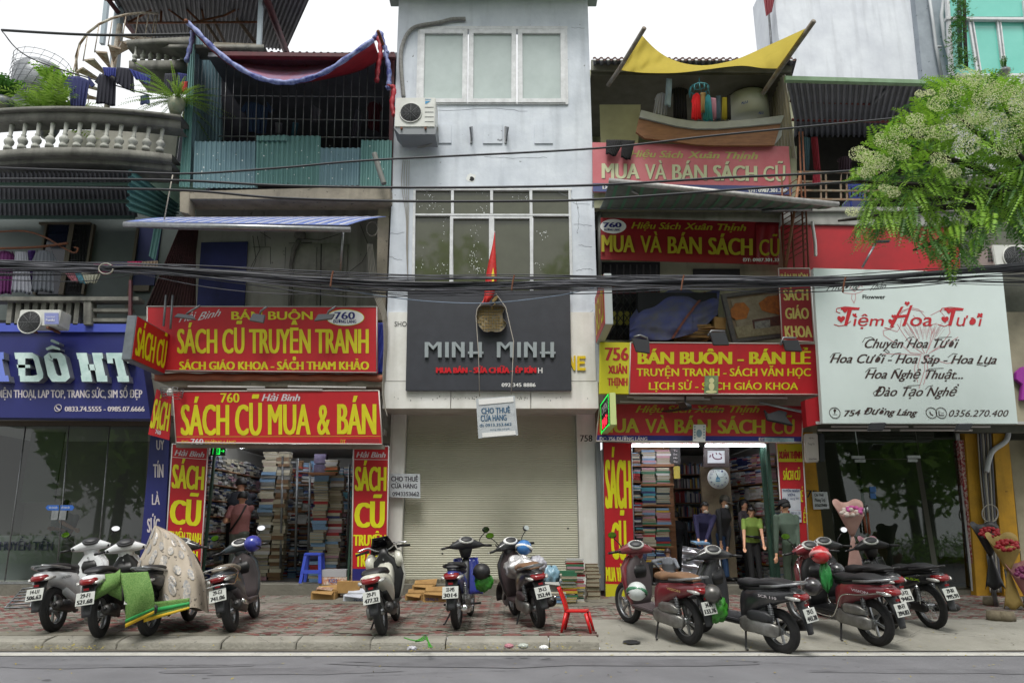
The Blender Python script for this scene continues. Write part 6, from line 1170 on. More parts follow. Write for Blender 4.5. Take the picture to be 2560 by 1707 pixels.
def bike(label,px,yaw,lean,body,plate,kind='vision',seat=SEATM,inner=DKG,mirrors=(1,1),rail='alu',guard=0,steer=0,spk=0,decal=None,dash=None,group='parked motorbikes'):
    p=hit(*px);rz=math.radians(90+yaw);d=Vector((math.cos(rz),math.sin(rz)))
    q=p+Vector((d.x*1.25,d.y*1.25,0));pit=-math.atan2(gz(q.x,q.y)-gz(p.x,p.y),1.25)
    wave=kind=='wave';r=thing('motorbike' if wave else 'scooter',label,'motorbike' if wave else 'scooter',p,group,local=True)
    r.rotation_euler=(Matrix.Rotation(rz,4,'Z')@Matrix.Rotation(pit,4,'Y')@Matrix.Rotation(math.radians(lean),4,'X')).to_euler()
    R_,rt=(.285,.042)if wave else((.25,.05)if kind in('scr','lead')else(.275,.048));WB=1.22 if not kind=='scr' else 1.27
    wheel(r,0,R_,rt*1.08,28 if wave else spk or 6);wheel(r,WB,R_,rt*.9,28 if wave else spk or 6)
    W=1.0 if kind!='pcx' else 1.2;dz=.0 if kind!='pcx' else-.03
    if wave:
        part('tail_body',body,r,lambda mb:mb.loft([(-.36,.70,.04,.03,2.4),(-.28,.69,.09,.06,2.6),(-.05,.66,.10,.085,2.6),(.2,.60,.10,.10,2.6),(.42,.52,.09,.13,2.6),(.5,.49,.05,.08,2.4)]),sub=0)
        part('frame_cover',inner,r,lambda mb:mb.loft([(.42,.50,.06,.12,2.6),(.6,.42,.05,.07,2.6),(.8,.48,.055,.07,2.6),(.95,.68,.06,.1,2.6),(1.0,.8,.05,.06,2.4)]))
        part('leg_shield',body,r,lambda mb:[mb.grid(lambda u,v:Vector((.86+.12*v+.05*math.sin(u*PI),s_*(.05+.2*u*(1-.35*v)),.33+.5*v)),8,8)for s_ in(-1,1)],solid=.012)
        part('engine',CASEM,r,lambda mb:[mb.loft([(.32,.30,.09,.10,3),(.55,.30,.10,.11,3),(.68,.31,.06,.07,3)]),mb.lathe([(0,-.12),(.08,-.12),(.09,0),(.08,.12),(0,.12)],Matrix.Translation((.45,0,.3))@Matrix.Rotation(PI/2,4,'X'),18),mb.loft([(.66,.33,.05,.05,3),(.84,.38,.055,.055,3)])])
        part('chain_case',BLK if inner is BLK else CASEM,r,lambda mb:mb.loft([(-.09,.285,.02,.04,3,.11),(0,.285,.025,.07,3,.11),(.3,.29,.025,.05,3,.11),(.4,.29,.02,.03,3,.11)]))
        part('muffler',CHR if inner is DKG else MUF,r,lambda mb:mb.tube([(.6,-.1,.2),(.35,-.13,.2),(.15,-.14,.22),(.1,-.14,.225),(-.3,-.15,.29),(-.33,-.15,.295)],[.018,.018,.02,.045,.052,.035],12))
        part('swing_arm',BLK,r,lambda mb:[mb.tube([(.4,s_*.07,.33),(0,s_*.09,.285)],.02,6)for s_ in(-1,1)])
        part('foot_peg',BLK,r,lambda mb:mb.tube([(.5,-.26,.25),(.5,.26,.25)],.016,6))
    else:
        part('tail_body',body,r,lambda mb:mb.loft([(-.36,.71,.05*W,.03,2.4),(-.28,.70,.11*W,.06,2.8),(-.08,.665,.145*W,.09,2.8),(.15,.61,.15*W,.13,2.8),(.34,.53,.145*W,.19,3),(.46,.46,.12*W,.2,3),(.5,.44,.08,.15,2.6)]))
        part('lower_cover',inner,r,lambda mb:[mb.loft([(.1,.50,.11,.05,3),(.3,.40,.12,.09,3),(.5,.30,.14,.06,3),(.9,.28,.13,.035,3),(1.0,.32,.09,.03,3)])])
        part('floor_board',inner,r,lambda mb:mb.bb((.46,-.17,.30),(.92,.17,.325)),bevel=.01)
        part('apron',body,r,lambda mb:mb.loft([(.26,0,.05,.13,2.6,.92),(.40,0,.07,.19,2.6,.96),(.60,0,.085,.215*W,2.6,1.01),(.78,0,.085,.20*W,2.6,1.045),(.90,0,.06,.13,2.6,1.04),(.95,0,.03,.06,2.4,1.02)],axis='z'))
        part('leg_shield',inner,r,lambda mb:[mb.loft([(.28,0,.03,.12,2.8,.885),(.42,0,.035,.175,2.8,.90),(.62,0,.05,.20*W,2.8,.935),(.8,0,.06,.17*W,2.8,.955),(.92,0,.06,.07,2.6,.965),(1.0,0,.045,.05,2.4,.955)],axis='z')])
        if kind=='pcx':
            part('tunnel_cover',body,r,lambda mb:mb.loft([(.4,.5,.08,.12,2.8),(.6,.45,.09,.13,2.8),(.8,.55,.10,.16,2.8),(.95,.72,.13,.16,2.8)]))
            part('windscreen',mat('smoked_screen','16161a',.1),r,lambda mb:mb.grid(lambda u,v:Vector((1.12-.18*v-.1*(2*u-1)**2,(2*u-1)*(.2-.09*v),.93+.24*v)),12,8),solid=.008)
            part('side_fairing',body,r,lambda mb:[mb.loft([(.88,.82,.05,.09,2.6,s_*.21),(1.0,.84,.06,.12,2.6,s_*.19),(1.12,.8,.04,.08,2.4,s_*.12)])for s_ in(-1,1)])
        part('engine',CASEM,r,lambda mb:[mb.loft([(-.08,.28,.03,.055,3,.12),(.02,.28,.045,.085,3,.13),(.25,.285,.05,.08,3,.13),(.4,.29,.045,.09,3,.13),(.46,.29,.03,.06,3,.13)]),mb.loft([(.2,.3,.1,.08,3),(.5,.31,.08,.08,3)])])
        part('air_box',inner if kind!='vision' else CASEM,r,lambda mb:mb.loft([(-.02,.41,.03,.03,4,.13),(.08,.42,.05,.06,4,.13),(.28,.41,.05,.06,4,.13),(.34,.40,.03,.04,4,.13)]))
        part('muffler',MUF,r,lambda mb:mb.tube([(.4,-.08,.2),(.25,-.13,.2),(.18,-.145,.24),(.1,-.15,.26),(-.22,-.16,.33),(-.27,-.16,.34)],[.02,.02,.03,.058,.066,.045],14))
        part('muffler_tip',BLK,r,lambda mb:mb.tube([(-.26,-.16,.34),(-.30,-.16,.348)],.022,10))
    sh=part('shock_absorber',CHR if wave else STEEL,r,lambda mb:[mb.tube([(-.0,s_*.125,.33),(.02,s_*.12,.58)],.012,6)for s_ in((1,-1)if wave else(1,))])
    part('spring',STEEL,sh,lambda mb:[mb.torus((.0+.02*k/9,s_*.124,.38+.019*k),.026,.006,(0,0,1),12,4)for k in range(10)for s_ in((1,-1)if wave else(1,))])
    sx=.92 if wave else 1.0
    part('seat',seat,r,lambda mb:mb.loft([(-.24,.785+dz,.07*W,.015,2.4),(-.16,.80+dz,.115*W*sx,.035,2.6),(.0,.805+dz,.13*W*sx,.042,2.6),(.14,.79+dz,.135*W*sx,.045,2.6),(.28,.755+dz,.13*W*sx,.042,2.6),(.45,.75+dz,.10*sx,.05,2.6),(.54,.735+dz,.05,.04,2.4)]))
    part('seat_base',BLK,r,lambda mb:mb.loft([(-.24,.755+dz,.06*W,.02,3),(0,.75+dz,.12*W*sx,.03,3),(.3,.70+dz,.12*W*sx,.035,3),(.5,.69+dz,.07,.04,3)]))
    part('tail_light',TAILR,r,lambda mb:mb.loft([(-.40,.675,.03,.015,2.6),(-.385,.68,.075*W,.03,3.4),(-.33,.695,.10*W,.036,3.6),(-.24,.70,.10*W,.03,3)]))
    for s_ in(-1,1):part('indicator',CLR,r,lambda mb:mb.loft([(-.375,.665,.014,.012,2.6,s_*.095*W),(-.33,.672,.022,.022,2.8,s_*.115*W),(-.22,.68,.012,.014,2.6,s_*.138*W)]))
    part('rear_mudguard',DKG,r,lambda mb:mb.grid(lambda u,v:Vector((-.30-.13*v-.02*math.sin(v*PI)-.015*(2*u-1)**2*-1,(2*u-1)*lerp(.085,.05,v),.65-.36*v)),6,10),solid=.012)
    pl=part('number_plate',PLT,r,lambda mb:mb.box((-.43,0,.50),(.006,.205,.15),(0,.33,0)),bevel=.002)
    Mq=Matrix.Translation((-.43,0,.50))@Matrix.Rotation(.33,4,'Y')
    m=MB()
    for k,t in enumerate(plate):text(m,t,lambda u,v,k=k:Mq@Vector((-.0045,(.055 if k==0 else .088)-u*(.11 if k==0 else .176),(.012 if k==0 else-.058)+v*.048)),.03,z=0,nrm=Vector((-1,0,.0)))
    m.build('plate_number',BKP,pl)
    if not kind=='wave' or 1:part('reflector',TAILR,r,lambda mb:mb.bb((-.395,-.03,.59),(-.38,.03,.615)))
    if rail=='alu':part('grab_rail',ALU,r,lambda mb:[mb.loft([(.12,.76+dz,.012,.012,2.4,s_*.145),(-.1,.79+dz,.016,.016,2.6,s_*.15),(-.28,.825+dz,.02,.014,2.6,s_*.11),(-.38,.84+dz,.02,.012,2.6,s_*.05)])for s_ in(-1,1)]+[mb.bb((-.39,-.06,.832+dz),(-.33,.06,.85+dz)),mb.bb((-.24,-.12,.80),(-.2,.12,.815))])
    elif rail=='black':part('grab_rail',BLK,r,lambda mb:mb.tube(curve([(.1,.12,.77),(-.15,.13,.80),(-.33,.07,.83),(-.36,0,.84),(-.33,-.07,.83),(-.15,-.13,.80),(.1,-.12,.77)],5),.014,6))
    elif rail=='cage':part('grab_rail',CHR,r,lambda mb:[mb.tube(curve([(.1,.15,.72),(-.2,.16,.8-k*.1),(-.4,.13,.81-k*.1),(-.43,0,.82-k*.1),(-.4,-.13,.81-k*.1),(-.2,-.16,.8-k*.1),(.1,-.15,.72)],5),.009,6)for k in range(3)])
    if guard:part('guard_bar',CHR,r,lambda mb:[mb.tube(curve([(1.0,s_*.2,.86),(.93,s_*.23,.75),(.94,s_*.21,.5),(.86,s_*.19,.3),(.5,s_*.19,.27),(.4,s_*.18,.38),(.3,s_*.17,.56),(.0,s_*.17,.62),(-.35,s_*.15,.7)],5),.009,6)for s_ in(-1,1)])
    S=Matrix.Translation((.98,0,0))@Matrix.Rotation(math.radians(steer),4,'Z')@Matrix.Translation((-.98,0,0))
    def fp(n,m_,fn,**k):
        mb=MB(S);fn(mb);return mb.build(n,m_,r,**k)
    hb=body if not wave else inner
    if kind=='pcx':fp('handlebar',CHR,lambda mb:mb.tube(curve([(.86,-.34,1.03),(.90,-.2,1.05),(.97,-.1,.99),(.99,0,.97),(.97,.1,.99),(.90,.2,1.05),(.86,.34,1.03)],4),.012,8));fp('clamp',STEEL,lambda mb:mb.bb((.93,-.06,.94),(1.0,.06,1.0)),bevel=.01)
    else:
        fp('handle_cowl',hb,lambda mb:[mb.loft([(-.25,1.0,.022,.024,2.4,.91),(-.19,1.01,.055,.045,2.6,.93),(-.11,1.025,.09,.07,2.6,.955),(0,1.04,.12,.085,2.6,.975),(.11,1.025,.09,.07,2.6,.955),(.19,1.01,.055,.045,2.6,.93),(.25,1.0,.02,.022,2.4,.91)],axis='y'),mb.loft([(.84,0,.055,.065,2.6,.98),(.93,0,.07,.095,2.6,.975),(1.03,0,.08,.12,2.6,.97)],axis='z')])
        fp('instrument_panel',dash or CLR,lambda mb:mb.ball((.905,0,1.085),(.085,.115,.035),rot=(0,-.6,0)))
        fp('dial',DKG,lambda mb:mb.ball((.885,0,1.098),(.06,.085,.025),rot=(0,-.6,0)))
    if not wave:
        part('glove_pocket',BLK,r,lambda mb:mb.loft([(.66,0,.02,.09,3,.9),(.74,0,.03,.11,3,.905),(.82,0,.02,.09,3,.915)],axis='z'))
        part('bag_hook',CHR,r,lambda mb:mb.box((.875,0,.86),(.03,.02,.03)),bevel=.005)
    if kind in('vision','lead','scr'):part('head_lamp',CLR,r,lambda mb:mb.ball((1.1,0,.82),(.03,.11,.06)))
    for s_ in(-1,1):
        g=fp('handle_grip',BLK,lambda mb:mb.tube([(.905,s_*.24,1.0),(.87,s_*.375,.985)],.017,8))
        fp('brake_lever',ALU,lambda mb:mb.tube([(.96,s_*.22,1.0),(.965,s_*.3,.985),(.94,s_*.38,.975)],.006,5))
        fp('switch_box',BLK,lambda mb:mb.box((.905,s_*.215,1.0),(.05,.05,.045)),bevel=.008)
        if mirrors[0 if s_>0 else 1]:
            st=fp('mirror_stalk',BLK,lambda mb:mb.tube(curve([(.92,s_*.19,1.02),(.93,s_*.22,1.10),(.93,s_*.29,1.17)],4),.007,6))
            Mm=Matrix.Translation((.93,s_*.31,1.215))@Matrix.Rotation(s_*-.35,4,'Z')@Matrix.Rotation(.3,4,'Y')
            mb=MB(S);mb.ball(Mm@Vector((.006,0,0)),(.022,.062,.043),rot=(0,.2,s_*-.35));mi=mb.build('mirror',BLK,r)
            mb=MB(S);mb.poly([Mm@Vector((-.017,.055*math.cos(a*PI/10),.037*math.sin(a*PI/10)))for a in range(20)]);mb.build('mirror_glass',MIR,mi)
    fp('fork',STEEL if wave else DKG,lambda mb:[mb.tube([(1.0,s_*.06,.8),(1.06,s_*.06,.55),(WB,s_*.075,R_)],.018,8)for s_ in(-1,1)])
    fp('front_mudguard',body,lambda mb:mb.grid(lambda u,v:Vector((WB+(R_+.03)*math.cos(-.15+2.5*v)*1.0,(2*u-1)*.06,R_+(R_+.03-.015*(2*u-1)**2)*math.sin(-.15+2.5*v))),4,14),solid=.008)
    if kind!='wave':fp('brake_disc',STEEL,lambda mb:mb.lathe([(.03,-.003),(.095,-.003),(.095,.003),(.03,.003)],Matrix.Translation((WB,.06,R_))@Matrix.Rotation(PI/2,4,'X'),24))
    fp('control_cable',BLK,lambda mb:[mb.tube(curve([(.93,s_*.2,1.0),(1.08,s_*.16,1.06),(1.1,s_*.06,.95),(1.04,s_*.05,.85)],5),.006,5)for s_ in(-1,1)])
    part('heat_shield',CHR if kind=='lead' else DKG,r,lambda mb:mb.loft([(-.2,.36,.012,.03,3,-.225),(-.05,.33,.012,.035,3,-.222),(.06,.3,.01,.025,3,-.215)]))if not wave else None
    part('side_stand',BLK,r,lambda mb:mb.tube([(.42,.10,.24),(.34,.22,.03),(.30,.235,.02)],.012,6))
    if decal:
        m=MB();z0_=.64
        for s_ in(1,-1):text(m,decal[0],lambda u,v,s_=s_:Vector(((.13-.24*u)if s_<0 else(-.11+.24*u),s_*(.148*(1 if wave else W)+.008),z0_+.03*v))if s_<0 else Vector((.15-.26*u,.16,z0_-.0+.03*v)),.01,nrm=Vector((0,s_,0)),z=.001)
        m.build('decal',decal[1],r)
    return r
WB_=paint('white','d4d6d8');RB=paint('cherry','6e0f1e');BB=paint('black','14141a');DB=paint('dark_teal','1c2c34');BLB=paint('blue','1c2a86');PW=paint('pearl','c4c3b6')
TAN=mat('tan_vinyl','7a5c42',.6,col2='6a4e38',scale=6);BRN=mat('dark_brown_plastic','3c3032',.5);GRIN=mat('grey_brown_plastic','4a4244',.5)
bike('white scooter parked at the very end of the row before the phone shop',(135,1578),3,-8,WB_,('14-U1','506.63'),decal=('VISION',BKP),dash=DKG,steer=20,inner=WB_)
bike('white scooter with black front, next to the green mat',(250,1592),9,-8,WB_,('29-F1','521.68'),mirrors=(0,0),rail='none',dash=DKG,steer=15,inner=BLK,spk=24)
cv_b=bike('scooter hidden under a patterned cloth cover and green mat',(372,1588),1,-4,BB,('30-F1','391.02'),mirrors=(0,0))
bike('dark teal scooter with chrome cage rail and white dashboard, beside the doorway',(582,1578),6,-13,DB,('29-G1','741.06'),kind='lead',seat=mat('grey_tan_seat','6e675c',.6),rail='cage',inner=GRIN,dash=WHI,steer=12)
bike('big pearl white scooter with dark windscreen at the red panel',(958,1586),1,-11,PW,('29-P1','477.32'),kind='pcx',mirrors=(0,0),rail='none',inner=BLK,steer=8)
bike('blue small-wheeled motorbike with chrome silencer before the shutter',(1143,1571),-5,-3,BLB,('33-M5','3014'),kind='wave',mirrors=(0,1),rail='black',inner=DKG,steer=22)
bike('black scooter with tan seat loaded with silver sacks before the shutter',(1349,1568),15,-10,BB,('29-L5','352.44'),kind='lead',seat=TAN,inner=BRN,dash=WHI,steer=15,rail='alu')
bike('cherry red scooter with tan seat and a white and green helmet',(1720,1608),27,-5,RB,('34-B4','133.76'),seat=TAN,inner=GRIN,decal=('VISION',mat('gold_decal','b8a06a',.4)),steer=-30,mirrors=(1,0))
bike('long black scooter out by the white road line carrying a green bag',(1956,1632),33,-6,BB,('29-L5','443.28'),kind='scr',inner=DKG,decal=('SCR 110',SILV),steer=-25,mirrors=(0,0))
bike('cherry red scooter with chrome guard bars and black seat',(2192,1612),22,-6,RB,('89-F1','394.83'),inner=BLK,guard=1,decal=('VISION',SILV),steer=-20,mirrors=(1,0))
bike('dark scooter with red tail, squeezed behind the guarded red one',(2215,1576),17,-6,BB,('29-Y2','9462'),inner=BLK,rail='black',steer=-20,mirrors=(0,1))
bike('black motorbike with lime green decals by the flower shop glass',(2335,1570),12,-7,BB,('29-B1','995.91'),kind='wave',rail='black',inner=BLK,mirrors=(0,0),steer=-15,decal=('RSX',mat('lime_decal','a8d41c',.5)))
# ================================================================ BOOKS
BCOL=[('cream','b3ac98'),('white','bcbcba'),('pale blue','6f8fae'),('navy','262e5c'),('red','9a2226'),('brown','6c5034'),('green','2f6a4c'),('yellow','b89c34'),('black','1e1e22'),('pink','a8808a'),('teal','3f8490'),('grey','6e6e6c'),('orange','a85c2c'),('purple','4c3a6c')]
BM=[mat('cover_'+n,c,.55,col2=tuple(x*.75 for x in srgb(c)),scale=9)for n,c in BCOL]
PAGE=mat('page_edges','a39c88',.9,col2='7f7866',scale=30,stretch=(1,1,12))
BMESH=[]
for k,m_ in enumerate(BM):
    mb=MB();mb.bb((-.5,-.5,0),(.5,.5,.08));mb.bb((-.5,-.5,.92),(.5,.5,1));mb.bb((-.5,-.5,.082),(.5,-.46,.918));mb.m(1);mb.bb((-.48,-.455,.082),(.48,.48,.918))
    o=mb.build('book',[m_,PAGE]);BMESH.append(o.data);bpy.data.objects.remove(o)
RB_=random.Random(31)
def bstack(desc,base,z1,w,d,cols,thick=(.026,.045),jit=.012,group=None,flip=.4,rz=0):
    z=base.z;i=0
    while z<z1-.008:
        t=min(RB_.uniform(*thick),z1-z);k=RB_.choice(cols)if i%4 or 1 else cols[0]
        o=bpy.data.objects.new('book',BMESH[k]);COL.objects.link(o)
        o.location=(base.x+RB_.uniform(-jit,jit),base.y+RB_.uniform(-jit,jit),z);o.scale=(w*RB_.uniform(.88,1.05),d,t*.97)
        o.rotation_euler=(0,0,rz+RB_.uniform(-.06,.06)+(PI if RB_.random()<flip else 0))
        tag(o,'%s book, %s up in %s'%(BCOL[k][0],ordw(i),desc),'book',group or 'books in '+desc);z+=t;i+=1
    return i
nb=0
def st(desc,x,ybot,ytop,Y,w,cols,z=None,**k):
    global nb
    b=V(x,ybot,Y);
    if z is not None:b.z=z
    nb+=bstack(desc,b,V(x,ytop,Y).z,w,k.pop('d',.2),cols,**k)
LT=[0,1,11,9,2,0,1];BRN_=[5,0,5,11,5];MIX=list(range(14));BLU=[2,10,3,1,2,4]
st('the pile behind the red chair',1440,1515,1395,13.0,.30,[0,1,4,6,7,2,9],gz(1.3,13.0),jit=.02,thick=(.022,.04))
st('the pile next to the white foam box',1422,1520,1425,12.8,.26,[1,4,7,6,2,0],gz(1.2,12.8),jit=.02,thick=(.022,.045))
st('the low pile by the scooter wheel',1392,1530,1480,12.5,.3,[3,1,2,4,0],gz(.9,12.5),jit=.02,thick=(.018,.04))
st('the brown paper pile against the pillar',1483,1510,1408,13.4,.24,[5],gz(1.5,13.4),jit=.02,thick=(.05,.08),flip=1)
st('the bluish column behind the blue stool',791,1452,1188,14.75,.28,[2,10,1,4,3,2,0],.32,thick=(.04,.07),jit=.03)
st('the reddish column next to the bluish one',829,1452,1186,14.85,.28,[4,1,9,2,5,0,3],.32,thick=(.04,.07),jit=.03)
st('the grey white column of the first shop',655,1440,1130,15.3,.30,LT,.32,thick=(.045,.08),jit=.03)
st('the brown column next to the grey white one',690,1440,1130,15.3,.26,BRN_,.32,thick=(.05,.09),jit=.03)
bays=[(1126,1163,[1,2,2,9],'top'),(1170,1211,[1,0,9,6],'second'),(1219,1262,[10,3,10,8],'third'),(1270,1311,[2,4,7,6,9],'fourth'),(1318,1364,[6,3,4,0],'fifth'),(1370,1416,[4,2,7,3],'lowest')]
r=thing('bookshelf','narrow shelf tower of sorted books inside the second bookshop','bookshelf',V(1642,1440,14.7))
for(a,b,c,nm)in bays:
    part('shelf_board',WOOD,r,lambda mb:mb.bb(V(1601,b+3,14.55),V(1676,b,14.9)))
    for x,s_ in((1620,'outer'),(1656,'inner')):st('the %s %s bay of the shelf tower'%(s_,nm),x,b,a,14.68,.275,c,thick=(.032,.05),jit=.008,d=.24)
part('side_board',WOOD,r,lambda mb:mb.bb(V(1600,1440,14.93),V(1677,1118,14.96)))
def shelfwall(name,root,P,rows,vert,dens,dark=0,cols=MIX):
    """P(u, z) -> point; books packed in rows; one stuff mesh"""
    mb=MB()
    boards=MB()
    for j in range(rows):
        z0,z1=j/rows,(j+.86)/rows;u=0
        a,b=P(0,z0),P(1,z0);L=(b-a).length;dirn=(b-a).normalized();nrm=Vector((dirn.y,-dirn.x,0));nrm=nrm if nrm.y<.001 and nrm.dot(Vector((0,0,0))-a)>0 else-nrm
        H=(P(0,z1)-a).length;boards.prism([a,b,b-nrm*.2,a-nrm*.2],(0,0,-.02));x=0
        run=RB_.choice(cols)
        while x<L-.02:
            if RB_.random()<.3:run=RB_.choice(cols)
            if vert:
                t=RB_.uniform(.015,.04);h=H*RB_.uniform(.7,.98);mb.m(run if RB_.random()<.55 else RB_.choice(cols));o=a+dirn*x-nrm*RB_.uniform(0,.03)
                mb.prism([o,o+dirn*t*.92,o+dirn*t*.92-nrm*.14,o-nrm*.14],(0,0,h));x+=t
            else:
                w=RB_.uniform(.15,.24);z=0;zt2=H*RB_.uniform(.8,1)
                while z<zt2:
                    t=RB_.uniform(.015,.04)*dens;mb.m(run if RB_.random()<.5 else RB_.choice(cols));o=a+dirn*(x+RB_.uniform(0,.015))-nrm*RB_.uniform(0,.04)+Vector((0,0,z));q=w*RB_.uniform(.85,.97)
                    mb.prism([o,o+dirn*q,o+dirn*q-nrm*.14,o-nrm*.14],(0,0,t*.9));z+=t
                x+=w
    rt=thing('bookshelf',name,'bookshelf',P(.5,0));boards.build('shelf_board',WOOD,rt)
    o=stuff(mb.build('packed_books',BM,rt,flat=True))
lx0,lx1=SH1;F0=zt
DIM=[1,0,2,11,8,3,1,5,9,4,10,0]
shelfwall('shelves of packed books along the side wall beyond the exit sign',b1,lambda u,z:Vector((lx0+.25,YS+.1+3.6*u,F0+z*2.45)),8,0,1,cols=[1,11,2,0,8,3,1,0,9])
shelfwall('shelves of packed books across the back of the first bookshop',b1,lambda u,z:Vector((lx0+.3+(lx1-lx0-.6)*u,YS+3.6,F0+z*2.5)),9,0,1,cols=DIM)
shelfwall('shelves of packed books along the far side wall behind the red panel',b1,lambda u,z:Vector((lx1-.3,YS+.3+3.2*u,F0+z*2.5)),9,0,1,cols=DIM)
shelfwall('freestanding rack of small dark books behind the brown column',b1,lambda u,z:Vector((lerp(V(705,1300,15.6).x,V(775,1300,15.6).x,u),15.7+.5*u,F0+z*2.45)),9,0,1,cols=[8,3,11,5,4,1,2])
rx0,rx1=SH3
shelfwall('shelves of small books across the back of the second bookshop',b3,lambda u,z:Vector((rx0+.2+(rx1-rx0-.4)*u,YS+2.4,F0+z*2.5)),8,1,1,cols=[8,11,1,0,3,5,4,2,9,7])
shelfwall('shelves of white and yellow comics along the wall behind the man in green',b3,lambda u,z:Vector((rx1-.25-.5*u,YS+.2+2.1*u,F0+z*2.5)),8,0,.8,cols=[1,1,0,11,2,7,1,9,3,4,1])
shelfwall('shelves of books behind the tall red panel',b3,lambda u,z:Vector((rx0+.22,YS+.2+2*u,F0+z*2.5)),8,0,1,cols=DIM)
for(x,y0)in[(744,1145),(776,1155),(707,1140),(874,1160)]:solo(MB().tube([V(x,y0,15.2),V(x-6,1420,15.2)],.025,6),'rack_post',STEEL,'grey steel rack post %s'%{744:'in the middle of the first shop',776:'beside the bluish column of books',707:'against the brown column of books',874:'near the second red panel'}[x],'post')
r=thing('shrink_wrapped_books','violet shrink wrapped bundle above the two bright book columns','parcel',V(813,1185,14.8))
PW_=mat('violet_wrap','4e4660',.25,col2='6a6478',scale=8,bump=.4)
for(a,b,c,d)in[(785,1134,815,1158),(784,1160,814,1184)]:part('parcel',PW_,r,lambda mb:mb.rect(a,b,c,d,14.7,.2),bevel=.01)
st('the short stack over the columns',830,1183,1150,14.8,.26,[1,6,0,12],thick=(.02,.04))
solo(MB().bb(V(770,1187,14.6),V(850,1184,15)),'shelf_plank',WOOD,'wooden plank holding the violet parcels above the book columns','shelf')
r=thing('exit_sign','small green emergency exit sign with running figure and arrow','sign',V(543,1135,YS-.3))
part('case',BLK,r,lambda mb:mb.rect(526,1119,564,1138,YS-.3,.04))
m=MB();[m.bb(V(a,b,YS-.305),V(c,d,YS-.31))for a,b,c,d in[(533,1120,549,1121.4),(533,1134,549,1135.4),(533,1120,534.4,1135),(548,1120,549.4,1135)]]
band(m,[(552,1127),(561,1127)],1.6,YS-.3,.008);band(m,[(557,1123.5),(561,1127),(557,1130.5)],1.4,YS-.3,.008);band(m,[(541,1124),(539,1129),(536,1132)],2,YS-.3,.008);band(m,[(539,1129),(543,1130),(543,1133)],1.6,YS-.3,.008);band(m,[(537,1126),(545,1126)],1.3,YS-.3,.008);ellipse(m,542,1123,1.5,1.5,YS-.3,.008,8)
m.build('pictogram',GRN,r)
r=thing('wall_clock','round white wall clock with a sailing boat on its dial','clock',V(1795,1219,14.6))
cc=V(1795.4,1194.5,14.6);cr=24.2*14.6/F
part('rim',FRAMEW,r,lambda mb:mb.torus(cc,cr,.018,(0,1,0),32,8));part('dial',mat('clock_dial','b9c4c2',.4),r,lambda mb:mb.lathe([(0,0),(cr,0),(cr,.03),(0,.03)],Matrix.Translation(cc)@Matrix.Rotation(PI/2,4,'X'),32))
m=MB()
for h in range(12):
    a=PI/2-(h+1)*PI/6;x,y=1795.4+19.5*math.cos(a),1194.5-19.5*math.sin(a);text(m,str(h+1),pxr(x-(2 if h<9 else 2.8),y-2.2,x+(2 if h<9 else 2.8),y+2.2,14.565))
m.build('numerals',NAVY,r)
m=MB();m.poly([V(x,y,14.55)for x,y in[(1788,1200),(1802,1200),(1799,1203),(1790,1203)]]);m.poly([V(x,y,14.55)for x,y in[(1789,1198),(1795,1186),(1795,1198)]]);m.poly([V(x,y,14.55)for x,y in[(1796,1190),(1796,1198),(1801,1198)]]);m.build('boat_print',mat('boat_blue','3f7a9a',.5),r)
m=MB();band(m,[(1795.4,1194.5),(1790,1182)],1.2,14.55,.005);band(m,[(1795.4,1194.5),(1809,1191)],.9,14.55,.008);m.build('hands',BLK,r)
r=thing('framed_calligraphy','dark framed white sheet with a single purple brush character','picture',V(1791,1167,14.55))
part('frame',mat('dark_wood_frame','2c1c1c',.4),r,lambda mb:[mb.slab([(1759,1116),(1823,1116),(1823,1126),(1759,1126)],14.5,.05),mb.slab([(1759,1157),(1823,1157),(1823,1167),(1759,1167)],14.5,.05),mb.slab([(1759,1126),(1769,1126),(1769,1157),(1759,1157)],14.5,.05),mb.slab([(1813,1126),(1823,1126),(1823,1157),(1813,1157)],14.5,.05)])
part('sheet',mat('rice_paper','c3c8cc',.6),r,lambda mb:mb.slab([(1768,1125),(1814,1125),(1814,1158),(1768,1158)],14.53,.01))
m=MB()
for pth,w in[([(1777,1137),(1774.5,1141),(1775.5,1143)],3.2),([(1782,1133),(1781.5,1140),(1786,1146),(1795,1147.5),(1804,1146),(1803,1141)],3.2),([(1790,1131),(1792,1136)],2.6),([(1797,1132),(1804,1137)],3)]:band(m,pth,w,14.53,.004)
m.build('brush_character',mat('plum_ink','5c2a44',.6),r)
r=thing('black_scroll','narrow black framed scroll with pale writing, hung beside the shelf tower','picture',V(1688,1160,14.6))
part('board',BLK,r,lambda mb:mb.rect(1675,1117,1701,1161,14.6,.03));m=MB();[text(m,t,pxr(1684,y,1693,y+4,14.6))for t,y in(('Tu',1124),('Duc',1133),('Ho',1142),('Su',1151))];m.build('lettering',SILV,r)
solo(MB().rect(1684,1165,1700,1196,14.6,.01),'golden_picture',mat('golden_print','9c8a2c',.5,col2='b8aa4c',scale=30),'small golden picture pinned under the black scroll','picture')
solo(MB().bb(V(1772,1500,14.9),V(1820,1166,15.0)),'door_column',mat('column_paint','80725c',.8,col2='5c5244',scale=4),'brown papered column carrying the clock','column')
TL=mat('lit_tube','f4f8ff',.5,emis=22)
for a,b,lab in[(1579,1746,'lit fluorescent tube over the shelf tower'),(1764,1918,'lit fluorescent tube over the shoppers')]:
    r=thing('tube_light',lab,'lamp',V(a,1114,YS-.1));part('tube',TL,r,lambda mb:mb.tube([V(a,1114,YS-.42),V(b,1114,YS-.42)],.016,8));part('batten',WHI,r,lambda mb:mb.bb(V(a,1110,YS-.42),V(b,1107,YS-.38)))
